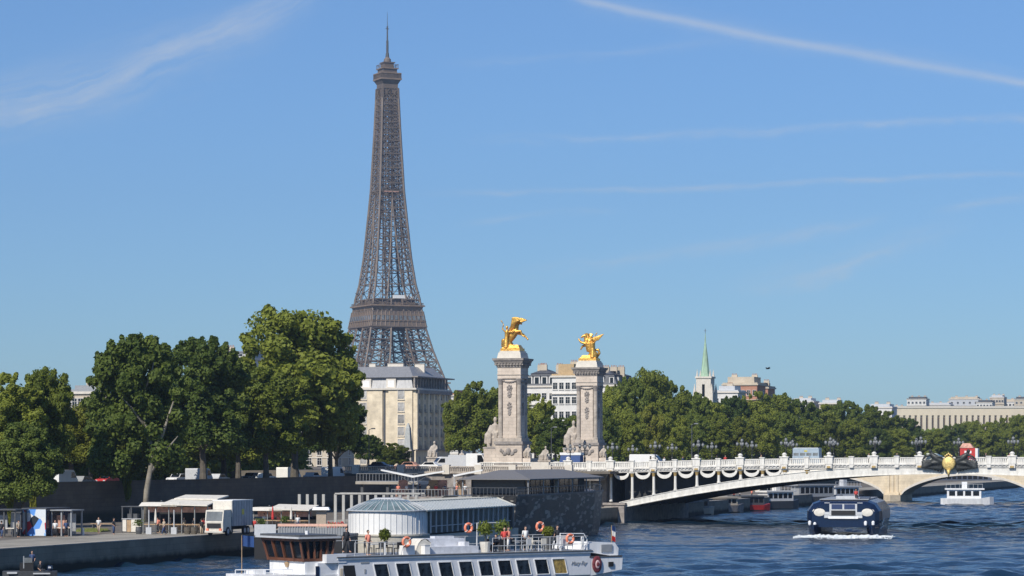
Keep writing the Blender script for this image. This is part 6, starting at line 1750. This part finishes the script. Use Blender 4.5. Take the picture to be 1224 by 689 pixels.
# wheelhouse
b = MB(); b.use(wood)
wx0, wx1 = sx(363, .6), sx(396, .6); z0, z1 = 3.72, 5.28
def wh(z):  # walls lean outward to the top
    f = (z - z0) / (z1 - z0); e = .42 * f; return wx0 - e, wx1 + e * .4, .6 - e * .5, 5.3 + e * .4
A0 = wh(z0); A1 = wh(z1)
b.use(glass_dark).frus((A0[0] + .06, A0[1] - .06, A0[2] + .06, A0[3] - .06), z0, (A1[0] + .06, A1[1] - .06, A1[2] + .06, A1[3] - .06), z1)
part('wheelhouse_glass', b, parent=t)
b = MB(); b.use(wood)
def pt_(fx, fy, z):
    a = wh(z); return (a[0] + (a[1] - a[0]) * fx, a[2] + (a[3] - a[2]) * fy, z)
for fx in (0, .2, .4, .6, .8, 1): b.beam(pt_(fx, 0, z0), pt_(fx, 0, z1), .15); b.beam(pt_(fx, 1, z0), pt_(fx, 1, z1), .15)
for fy in (.25, .5, .75): b.beam(pt_(0, fy, z0), pt_(0, fy, z1), .15); b.beam(pt_(1, fy, z0), pt_(1, fy, z1), .15)
for z in (z0 + .1, z1 - .06):
    for p, q in (((0, 0), (1, 0)), ((1, 0), (1, 1)), ((1, 1), (0, 1)), ((0, 1), (0, 0))): b.beam(pt_(*p, z), pt_(*q, z), .2)
part('wheelhouse_frame', b, parent=t)
b = MB(); b.use(grey_l).box(A1[0] - .35, A1[1] + .3, A1[2] - .35, A1[3] + .35, z1 + .04, z1 + .16); b.use(grey_d).box(A1[0] - .1, A1[1] + .1, A1[2] - .1, A1[3] + .1, z1 + .16, z1 + .3); b.use(hull_white).lathe((A1[0] + 1.3, 1.6, z1 + .3), [(.12, 0), (.12, .25)], 8); part('wheelhouse_roof', b, parent=t)
b = MB(); b.use(hull_white).box(wx0 + .05, wx1, .5, 5.2, 2.4, z0 - .01); b.use(mat('saloon_side_paint', (1, 1, 1))).box(sx(378, .4), .0, .2, 5.0, 2.4, 3.6); b.box(sx(390), .6, -.05, 5.1, 3.6, ZD + .25); b.use(navy).box(sx(379), sx(383), .15, .2, 2.7, 3.4); part('deckhouse', b, parent=t)
b = MB(); b.use(wood_l).lathe((wx0 - .08, 2.7, z0 - .45), [(.09, 0), (.12, .1), (.2, .3), (.05, .38)], 8); part('bell', b, parent=t)
b = MB(); b.use(hull_white); 
for q in range(7): b.tube([(-7.0 + q * .6, 2.3 - .28 * q, 2.85), (-7.0 + q * .6, 2.3 - .28 * q, 3.2)], .03, 5)
b.tube([(-7.0, 2.3, 3.2), (-3.4, .62, 3.2)], .035, 5); b.box(-5.6, -4.6, 2.2, 3.2, 2.8, 3.15); part('bow_rail', b, parent=t)
# flags
def flag(loc, hgt, fw, fh_, ms_, lab, rz=0.0, vertical=False):
    t = thing('flag', lab, 'flag', loc, rz)
    b = MB(); b.use(wood_l).lathe((0, 0, 0), [(.035, 0), (.025, hgt)], 7); part('pole', b, parent=t)
    b = MB(); n = 12
    for i in range(n):
        x0, x1 = fw * i / n, fw * (i + 1) / n
        y0, y1 = .1 * math.sin(i * .9), .1 * math.sin((i + 1) * .9); d0, d1 = -.12 * fh_ * i / n, -.12 * fh_ * (i + 1) / n
        for j, m_ in enumerate(ms_):
            if vertical:
                z0, z1 = hgt - fh_ * (j + 1) / len(ms_), hgt - fh_ * j / len(ms_)
            else:
                if not (j / len(ms_) <= (i + .5) / n < (j + 1) / len(ms_)): continue
                z0, z1 = hgt - fh_, hgt
            b.use(m_).add([(x0, y0, z0 + d0), (x1, y1, z0 + d1), (x1, y1, z1 + d1), (x0, y0, z1 + d0), (x0, y0 + .01, z0 + d0), (x1, y1 + .01, z0 + d1), (x1, y1 + .01, z1 + d1), (x0, y0 + .01, z1 + d0)],
                          [(0, 1, 2, 3), (7, 6, 5, 4), (3, 2, 6, 7), (0, 4, 5, 1), (1, 5, 6, 2), (0, 3, 7, 4)])
    part('cloth', b, parent=t)
p = BP(sx(289, 2.6), 2.6, 2.9)
flag(p, zat(640, p.y) - 2.9, .85, .75, [blue_p], 'blue flag on a wooden pole at the left end of the white boat')
p = BP(sx(731, 2.0), 2.0, 4.4)
flag(p, zat(628, p.y) - 4.4, .28, 1.15, [blue_p, white_paint, red_p], 'small furled blue, white and red flag at the right end of the white boat', vertical=True)
# things on the roof terrace
def ring_buoy(s, y, z, lab, rot=RB, group='life rings on the white boat'):
    t = thing('life_ring', lab, 'life ring', BP(s, y, z), rot, group)
    b = MB(); b.use(orange).torus((0, 0, 0), .31, .10, (0, 1, 0)); part('ring', b, parent=t, smooth=True)
    for k in range(4):
        a = k * PI / 2 + PI / 4; b = MB(); b.torus((.31 * math.cos(a), 0, .31 * math.sin(a)), .105, .02, (math.sin(a), 0, -math.cos(a)) if False else (-math.sin(a), 0, math.cos(a)), 10, 5); part('band', b, white_paint, t)
ring_buoy(sx(486), .0, ZD + 1.0, 'orange life ring on a white box left of the white tarpaulin')
ring_buoy(sx(682), .05, ZD + .95, 'orange life ring on the white boarding frame at right')
ring_buoy(sx(645, 4.5), 4.45, ZD + 1.75, 'orange life ring hanging on the awning frame')
ring_buoy(sx(561, 4.8), 4.9, ZD + 1.75, 'small orange life ring on a pole before the glazed hall')
bx_ = MB(); bx_.box(-.5, .5, -.3, .3, 0, .65); solo('storage_box', bx_, white_paint, 'white storage box under the left life ring', 'box', BP(sx(486, .6), .6, ZD + .082), RB)
b = MB()
for i in range(8):
    a0, a1 = PI * i / 8, PI * (i + 1) / 8
    b.add([(-.7 * math.cos(a0), -.5, 1.15 * math.sin(a0)), (-.7 * math.cos(a1), -.5, 1.15 * math.sin(a1)), (-.7 * math.cos(a1), 1.0, 1.0 * math.sin(a1)), (-.7 * math.cos(a0), 1.0, 1.0 * math.sin(a0))], [(0, 1, 2, 3)])
b.prism([(-.7, 0), (-.5, .8), (0, 1.14), (.5, .8), (.7, 0)], -.48, .98)
solo('tarpaulin_cover', b, canvas, 'rounded cream tarpaulin cover right of the left life ring', 'cover', BP(sx(503, 1.2), 1.2, ZD + .082), RB, scale=(1.1, 1, .95))
t = thing('sun_lounge', 'long white padded lounge box in the middle of the boat roof', 'lounge', BP(sx(514, .5), .5, ZD + .082), RB)
Lx = sx(572, .5) - sx(514, .5)
b = MB(); b.use(mat('lounge_white', (.60, .61, .64), .6)).box(0, Lx, 0, 2.2, 0, .5); part('base', b, parent=t)
b = MB(); b.box(.3, Lx - .4, 1.2, 2.1, .5, 1.05); b.box(1.4, Lx - 1.2, 1.4, 2.0, 1.05, 1.2); b.box(.2, .5, .2, 1.1, .5, .72); b.box(Lx - 1.1, Lx - .7, .2, 1.0, .5, .8); part('cushion', b, mat('lounge_white', (1, 1, 1)), t)
t = thing('wheel_cover', 'small white locker left of the lounge box', 'locker', BP(sx(511, .2), .2, ZD + .082), RB); b = MB(); b.use(white_paint).box(-.22, .22, 0, .5, 0, .62); b.use(grey_l).box(-.25, .25, -.03, .53, .62, .66); part('body', b, parent=t)
def plant(s, y, hh, r, potm, lab, pot_h=.9, stem=0, leafm=None, n=500, seed=1):
    t = thing('potted_plant', lab, 'plant', BP(s, y, ZD + .082), 0, 'potted plants on the white boat')
    b = MB(); b.use(potm).lathe((0, 0, 0), [(.3, 0), (.42, pot_h), (.36, pot_h)], 12) if not stem else b.use(grey_l).box(-.06, .06, -.06, .06, 0, pot_h)
    part('pot', b, parent=t)
    rng = random.Random(seed); b = MB(); b.use(bark).tube([(0, 0, pot_h), (.03, 0, hh - r * .6)], .03, 5); b.use(leafm or leaf_a)
    for q in range(n):
        d = Vector((rng.gauss(0, 1), rng.gauss(0, 1), rng.gauss(0, .9))); d.normalize(); p_ = Vector((0, 0, hh - r)) + d * r * rng.uniform(.2, 1.05) * (1.25 if rng.random() < .15 else 1)
        e = Vector((rng.gauss(0, 1), rng.gauss(0, 1), rng.gauss(0, 1))).normalized() * .13; f = d.cross(e).normalized() * .06
        b.add([p_ - e, p_ + f, p_ + e, p_ - f], [(0, 1, 2, 3)])
    part('foliage', b, parent=t)
plant(sx(460, .8), .8, 1.85, .42, white_paint, 'small green shrub on a white post at the left end of the roof terrace', 1.0, 1, leaf_c, seed=3)
plant(sx(580, 1.0), 1.0, 2.25, .55, canvas, 'green plant in a cream pot right of the lounge box', .75, seed=4)
plant(sx(600, 3.6), 3.6, 2.3, .6, grey_d, 'dark green plant behind the people in red', .7, leafm=leaf_b, seed=5)
plant(sx(655, 2.6), 2.6, 1.75, .38, grey_d, 'lime green box plant in a tall dark pot', 1.0, leafm=leaf_c, n=700, seed=6)
def terr_table(s, y, lab, m_):
    t = thing('terrace_table', lab, 'table', BP(s, y, ZD + .082), RB, 'tables on the boat roof')
    b = MB(); b.use(m_).box(-.45, .45, -.4, .4, .7, .75); part('tabletop', b, parent=t); b = MB(); b.use(grey_d).lathe((0, 0, 0), [(.25, 0), (.05, .05), (.04, .7)], 8); part('leg', b, parent=t)
def chair_(s, y, rz, lab, m_):
    t = thing('terrace_chair', lab, 'chair', BP(s, y, ZD + .082), RB + rz, 'chairs on the boat roof')
    b = MB(); b.use(m_).box(-.23, .23, -.22, .22, .42, .47); part('seat', b, parent=t); b = MB(); b.use(m_).box(-.23, .23, .19, .23, .5, .92); part('backrest', b, parent=t)
    for i in (-1, 1):
        for j in (-1, 1):
            b = MB(); b.use(m_).box(i * .2 - .02, i * .2 + .02, j * .19 - .02, j * .19 + .02, 0, .42 if j < 0 else .9); part('leg', b, parent=t)
for i, (px, y, m_, l) in enumerate(((447, 2.2, grey_l, 'grey table left of the green shrub on its post'), (470, 1.6, grey_p, 'dark table between the shrub post and the left life ring'), (592, 1.6, grey_d, 'dark table behind the cream plant pot'), (622, 1.8, grey_p, 'grey table right of the people in red'), (640, 1.2, canvas, 'cream table left of the lime box plant'), (667, 1.4, grey_d, 'dark table right of the lime box plant'))): terr_table(sx(px, y), y, l, m_)
for i, (px, y, r_, m_, l) in enumerate(((440, 3.0, 0, grey_d, 'dark chair at the left end of the terrace'), (454, 1.4, PI, grey_d, 'dark chair beside the shrub post'), (464, 2.4, .4, black, 'black chair behind the shrub post'), (476, 1.0, PI, black, 'black chair left of the left life ring'), (586, 2.2, .6, black, 'black chair behind the cream pot plant'),
    (598, .9, PI, black, 'black chair in front of the people in red'), (612, 2.4, -.5, grey_d, 'dark chair just right of the people in red'), (630, .8, PI, grey_l, 'pale chair under the awning frame'), (636, 2.2, 0, canvas, 'cream chair behind the cream table'), (648, .7, PI, canvas, 'cream chair in front of the cream table'), (662, 2.4, .3, grey_l, 'pale chair behind the right dark table'), (674, .9, PI, grey_l, 'pale chair before the boarding frame'))): chair_(sx(px, y), y, r_, l, m_)
person(BP(sx(440, .9), .9, ZD + .082), RB + .3, 'stand', 'salmon', 'beige', 'person in salmon top standing at the left end of the boat terrace')
person(BP(sx(603, 1.5), 1.5, ZD + .082), RB - .4, 'stand', 'red', 'dark', 'person in red top standing right of the cream pot plant')
person(BP(sx(607.5, 2.4), 2.4, ZD + .082), RB + .5, 'stand', 'salmon', 'white', 'person in salmon top just behind the person in red')
person(BP(sx(593, 1.9), 1.9, ZD + .0), RB - 1.4, 'sit', 'dark', 'dark', 'seated person in dark clothes left of the person in red')
person(BP(sx(666, 3.3), 3.3, ZD + .082), RB + .2, 'walk', 'dark', 'dark', 'person in dark clothes walking behind the lime box plant')
person(BP(sx(628, 2.6), 2.6, ZD + .082), RB, 'stand', 'white', 'dark', 'person in white top under the awning frame')
person(BP(sx(414, 2.6), 2.6, ZD + .26), RB, 'walk', 'dark', 'dark', 'crew person in dark clothes right of the brown wheelhouse')
# ------------------------------------------------------------------ navy catamaran coming towards us
pc = at(1008, 366); k0 = (1008 - 612) / F
t = thing('navy_catamaran', 'navy blue sightseeing catamaran with cream bow lobes coming through the white bridge', 'boat', (pc.x, pc.y, 0), -math.atan(.195), None)
b = MB(); b.use(navy)
prof = [(-4.7, 1.35), (-5.05, 2.4), (-5.0, 3.6), (-4.3, 4.6), (-3.2, 5.0), (3.2, 5.0), (4.3, 4.6), (5.0, 3.6), (5.05, 2.4), (4.7, 1.35)]
ys = [(0, .84, .0), (.7, .95, .0), (2.2, 1.0, 0), (22, 1.0, 0), (24, .93, 0)]
vs = []; fs = []; n = len(prof)
for y, k_, d in ys:
    vs += [(x * k_, y, 1.35 + (z - 1.35) * (k_ if k_ < 1 else 1)) for x, z in prof]
for i in range(len(ys) - 1):
    for k in range(n):
        k2 = (k + 1) % n; fs.append((i * n + k, i * n + k2, (i + 1) * n + k2, (i + 1) * n + k))
fs += [tuple(range(n))[::-1], tuple((len(ys) - 1) * n + k for k in range(n))]
b.add(vs, fs); part('superstructure', b, parent=t, smooth=False)
hm = MB(); hm.use(navy); vs = []; fs = []
for y, w, z0, z1 in ((-1.6, .08, 1.1, 1.7), (-.6, .45, .2, 1.7), (1.5, .95, -.5, 1.7), (22, 1.0, -.5, 1.7), (24, .9, -.3, 1.7)):
    vs += [(-w * .6, y, z0), (w * .6, y, z0), (w, y, z1), (-w, y, z1)]
for i in range(4):
    for k in range(4): k2 = (k + 1) % 4; fs.append((i * 4 + k, i * 4 + k2, i * 4 + 4 + k2, i * 4 + 4 + k))
fs += [(3, 2, 1, 0), (16, 17, 18, 19)]
hm.add(vs, fs); hmm = hm.mesh('float_hull')
for x in (-3.9, 3.9): part('float_hull', hmm, parent=t, loc=(x, 0, 0))
for x in (-3.2, 3.2):
    b = MB(); b.use(canvas).ball((0, 0, 0), (1.0, .2, .66), 14, 10); part('bow_lobe', b, parent=t, smooth=True, loc=(x, .12, 3.35))
b = MB(); b.use(hull_white).box(-2.0, 2.0, -.25, .3, 2.5, 2.85); b.use(grey_l)
for x in (-2.2, 2.2):
    for q in range(5): b.box(x - .35, x + .35, -.2 + q * .12, .4, 2.6 + q * .42, 2.98 + q * .42)
part('boarding_steps', b, parent=t)
b = MB(); b.use(grey_l).box(-1.85, 1.85, -.1, .2, 2.9, 4.5); part('front_panel', b, parent=t)
b = MB(); b.use(black).box(-1.6, 1.6, -.27, -.1, 3.0, 3.6); part('front_window', b, parent=t)
for x in (-.85, .85):
    b = MB(); b.use(mat('seat_navy', (.02, .04, .11), .5)).box(-.72, .72, -.15, -.1, 3.8, 4.45); part('seat_panel', b, parent=t, loc=(x, 0, 0))
fm_ = MB(); fm_.use(hull_white).lathe((0, 0, -.32), [(.08, 0), (.2, .12), (.22, .5), (.08, .65)], 10); fme = fm_.mesh('fender')
for x, y, z in ((-4.5, -.1, 1.9), (-3.8, -.3, 1.7), (3.0, -.4, 1.9), (4.0, -.2, 1.9)): part('fender', fme, parent=t, loc=(x, y, z))
b = MB(); b.use(grey_p).box(-3.3, 3.3, 1.5, 22, 5.0, 5.12); b.use(grey_l).box(-1.2, 1.6, 3, 6, 5.12, 5.5); b.use(navy_l).box(2.0, 3.2, 4, 8, 5.12, 5.35); part('roof', b, parent=t)
b = MB(); b.use(navy_l)
for q in range(8): b.add([(5.1, 2.6 + q * 2.4, 2.3), (5.1, 4.8 + q * 2.4, 2.3), (5.06, 4.8 + q * 2.4, 3.5), (5.06, 2.6 + q * 2.4, 3.5)], [(0, 1, 2, 3)])
part('side_window', b, parent=t)
b = MB(); b.use(hull_white).add([(5.12, 1.0, 1.6), (5.12, 6.5, 2.3), (5.12, 6.5, 2.75), (5.12, 1.6, 1.9)], [(0, 1, 2, 3)]); b.add([(4.97, .2, 1.15), (4.97, 8, 1.35), (4.97, 8, 1.5), (4.97, .2, 1.3)], [(0, 1, 2, 3)]); part('white_stripe', b, parent=t)
person(Vector((pc.x, pc.y, 0)) + Matrix.Rotation(-math.atan(.195), 3, 'Z') @ Vector((1.5, 3, 5.13)), 0, 'sit', 'red', 'dark', 'crew person in red top on the catamaran roof')
# bow wave
b = MB(); rng = random.Random(8); nn = 60
vs = []; fs = []
for i in range(nn + 1):
    f = i / nn; x = -6.6 + 13.8 * f; e = math.sin(PI * f) ** .5; yb = -3.0 + 1.2 * abs(x / 6) ** 1.5
    h = .32 * e * (1 + .35 * rng.uniform(-1, 1)) * (1.0 + .3 * (abs(abs(x) - 3.9) < 1.2)); j_ = rng.uniform(-.6, .6); vs += [(x, yb - (2.2 + j_) * e, -.05), (x, yb - .6 * e, h + .1), (x, yb + .3, h + .1), (x, yb + 1.8 * e + .3, .01)]
for i in range(nn):
    for k in range(3): fs.append((i * 4 + k, i * 4 + 4 + k, i * 4 + 5 + k, i * 4 + 1 + k))
b.add(vs, fs)
for q in range(1100):
    x = rng.uniform(-6.2, 6.8); y = -2.5 + rng.gauss(0, 2.2); z = abs(rng.gauss(0, .12)) - .02; b.ball((x, y, z), rng.uniform(.03, .10), 5, 3)
foam = mat('foam', (.75, .78, .78), .7, vary=.12, scale=2)
o = part('bow_foam', b, foam); o.location = (pc.x, pc.y, 0); o.rotation_euler = (0, 0, -math.atan(.195)); o['kind'] = 'stuff'; o['label'] = 'white bow foam before the catamaran'
# ------------------------------------------------------------------ small far boats
def cabin_boat(px, D, L, lab, hm, cm_, hull_h, cab_h, name='passenger_boat', rz=RZ, group=None, deck2=0, nw=5, beam=3.2):
    t = thing(name, lab, 'boat', (at(px, D).x, D, 0), rz, group)
    b = MB(); vs = []; fs = []
    st = ((-L / 2, .75), (-L * .38, 1), (L * .25, 1), (L * .42, .7), (L / 2, .06))
    for x, w in st: w *= beam / 2; e = .3 * (x > L * .3); vs += [(x, -w * .75, -.4), (x, w * .75, -.4), (x, w, hull_h + e), (x, -w, hull_h + e)]
    for i in range(4):
        for k in range(4): k2 = (k + 1) % 4; fs.append((i * 4 + k, i * 4 + 4 + k, i * 4 + 4 + k2, i * 4 + k2))
    fs += [(0, 1, 2, 3), (19, 18, 17, 16)]
    b.use(hm).add(vs, fs); b.use(black).box(-L * .42, L * .3, -beam * .46, beam * .46, -.3, .25); part('hull', b, parent=t)
    b = MB(); b.use(cm_).box(-L * .38, L * .26, -beam * .42, beam * .42, hull_h, hull_h + cab_h); b.box(-L * .42, L * .32, -beam * .5, beam * .5, hull_h + cab_h, hull_h + cab_h + .3); part('cabin', b, parent=t)
    wm = MB(); ww = L * .6 / nw; wm.use(glass_dark).box(-ww * .38, ww * .38, -.02, .0, .0, cab_h * .55); wme = wm.mesh('window')
    for k in range(nw): part('window', wme, parent=t, loc=(-L * .36 + (k + .5) * ww, -beam * .42 - .002, hull_h + cab_h * .3))
    if deck2:
        b = MB(); b.use(grey_l)
        for k in range(9): x = -L * .4 + k * L * .085; b.box(x, x + .06, -beam * .48, -beam * .46, hull_h + cab_h + .3, hull_h + cab_h + 1.2)
        b.box(-L * .4, L * .29, -beam * .49, -beam * .45, hull_h + cab_h + 1.2, hull_h + cab_h + 1.27); b.use(cm_).box(-L * .1, L * .0, -.6, .6, hull_h + cab_h + .3, hull_h + cab_h + 1.7); part('roof_rail', b, parent=t)
    return t
cabin_boat(1156, 596, 11.5, 'small white two-deck passenger boat beyond the white bridge at right', hull_white, hull_white, 1.5, 1.9, rz=R(-8), deck2=1, nw=4, beam=4.0)
G5 = 'boats moored beyond the bridge'
cabin_boat(828, 497, 13, 'tan low houseboat moored under the left of the white arch', tan_wall, stone_dirty, 1.3, 1.4, 'houseboat', RZ + R(70), G5)
cabin_boat(862, 516, 12, 'olive-grey barge with low cabin moored right of the tan houseboat', stone_dirty, tan_wall, 1.5, 1.3, 'houseboat', RZ + R(60), G5)
cabin_boat(896, 534, 10, 'red-trimmed barge moored under the middle of the white arch', red_p, grey_d, 1.2, 1.6, 'houseboat', RZ + R(50), G5)
cabin_boat(930, 552, 12, 'grey barge with white cabin moored left of the catamaran', grey_d, white_wall, 1.7, 1.8, 'houseboat', RZ + R(60), G5, deck2=1)
cabin_boat(975, 590, 16, 'long dark grey barge with pale roof behind the catamaran', grey_d, grey_p, 2.0, 2.4, 'houseboat', RZ + R(55), G5, nw=7)
cabin_boat(1010, 606, 12, 'dark barge half hidden behind the catamaran', black, grey_l, 1.8, 2.0, 'houseboat', RZ + R(60), G5, deck2=1)
cabin_boat(1160, 900, 26, 'long white and blue boat far beyond the stone bridge', hull_white, navy_l, 2.0, 3.0, 'passenger_boat', RZ, None, nw=9, beam=5)
cabin_boat(1204, 930, 22, 'pale tan boat far beyond the stone bridge at right', tan_wall, white_wall, 2.0, 3.0, 'passenger_boat', RZ, None, nw=8, beam=5)
for k, (px, D, z, c_, l) in enumerate(((884, 526, 2.46, 'red', 'person in red top on the quay under the white arch'), (902, 530, 2.46, 'white', 'person in white top on the quay under the white arch'), (911, 540, 2.46, 'salmon', 'person in salmon top on the quay left of the grey barge'))):
    u_, v_ = to_uv(at(px, D)); p = uv(min(u_, -1.6), v_, z); person(p, k, 'stand', c_, 'dark', l)
# ------------------------------------------------------------------ small dark workboat by the quay wall
t = thing('workboat', 'small dark open workboat below the quay wall in the lower left corner', 'boat', at(36, 243, 0), R(8))
b = MB(); b.use(grey_d); vs = []; fs = []
for x, w in ((-2.4, .8), (-1, 1.0), (1.2, 1.0), (2.4, .35)): vs += [(x, -w * .8, -.2), (x, w * .8, -.2), (x, w, .75), (x, -w, .75)]
for i in range(3):
    for k in range(4): k2 = (k + 1) % 4; fs.append((i * 4 + k, i * 4 + 4 + k, i * 4 + 4 + k2, i * 4 + k2))
fs += [(0, 1, 2, 3), (15, 14, 13, 12)]; b.add(vs, fs); part('hull', b, parent=t)
b = MB(); b.use(grey_l).box(-2.0, -1.1, -1.06, -1.0, .55, .72); b.box(.3, 1.8, -1.06, -1.0, .5, .62); part('side_stripe', b, parent=t)
b = MB(); b.use(black).box(-.9, .3, -.4, .5, .75, 1.5); b.use(grey_p).box(-.6, -.5, -.45, -.4, 1.0, 2.1); b.use(glass_grey).box(-.5, .2, -.43, -.40, 1.5, 1.95); part('console', b, parent=t)
b = MB(); b.use(navy).lathe((1.75, -.1, .75), [(.2, 0), (.26, .2), (.2, .5)], 8); b.use(grey_l).box(1.6, 1.85, -.38, -.34, 1.0, 1.15); part('outboard_motor', b, parent=t)
person(at(38, 243.2, .76) + Vector((0, .2, 0)), R(10), 'stand', 'blue', 'dark', 'person in navy top standing in the dark workboat')
person(at(48, 243.0, .35), R(60), 'sit', 'dark', 'dark', 'person in dark clothes sitting in the dark workboat')
# bird
b = MB(); b.tube([(-.3, 0, 0), (0, 0, .02), (.28, 0, .05)], [.03, .09, .03], 7)
bird = thing('bird', 'tiny dark bird flying right of the church spire', 'bird', at(918, 300, zat(441, 300)), R(20))
part('body', fuse(b, 'body', bronze, .02), parent=bird)
for sg in (-1, 1):
    b = MB(); b.add([(-.1, 0, .03), (.12, 0, .03), (.05, sg * .5, .16), (-.12, sg * .45, .15), (-.1, 0, .05), (.12, 0, .05), (.05, sg * .5, .175), (-.12, sg * .45, .165)], [(0, 1, 2, 3), (7, 6, 5, 4), (0, 4, 5, 1), (2, 6, 7, 3), (1, 5, 6, 2), (3, 7, 4, 0)])
    part('wing', b, bronze, bird)

# ------------------------------------------------------------------ air
if HAZE > 0:
    b = MB(); b.box(-2500, 2500, -30, 4200, -1.5, 420)
    hz = part('haze', b); hz['kind'] = 'stuff'; hz['label'] = 'thin summer haze'
    hm_ = bpy.data.materials.new('summer_haze'); hm_.use_nodes = True; th = hm_.node_tree; th.nodes.clear()
    pv_ = N(th, 'ShaderNodeVolumePrincipled', ins={'Color': (.62, .78, 1.0, 1), 'Density': HAZE, 'Anisotropy': .3})
    ou = th.nodes.new('ShaderNodeOutputMaterial'); th.links.new(pv_.outputs[0], ou.inputs['Volume'])
    hz.data.materials.append(hm_)
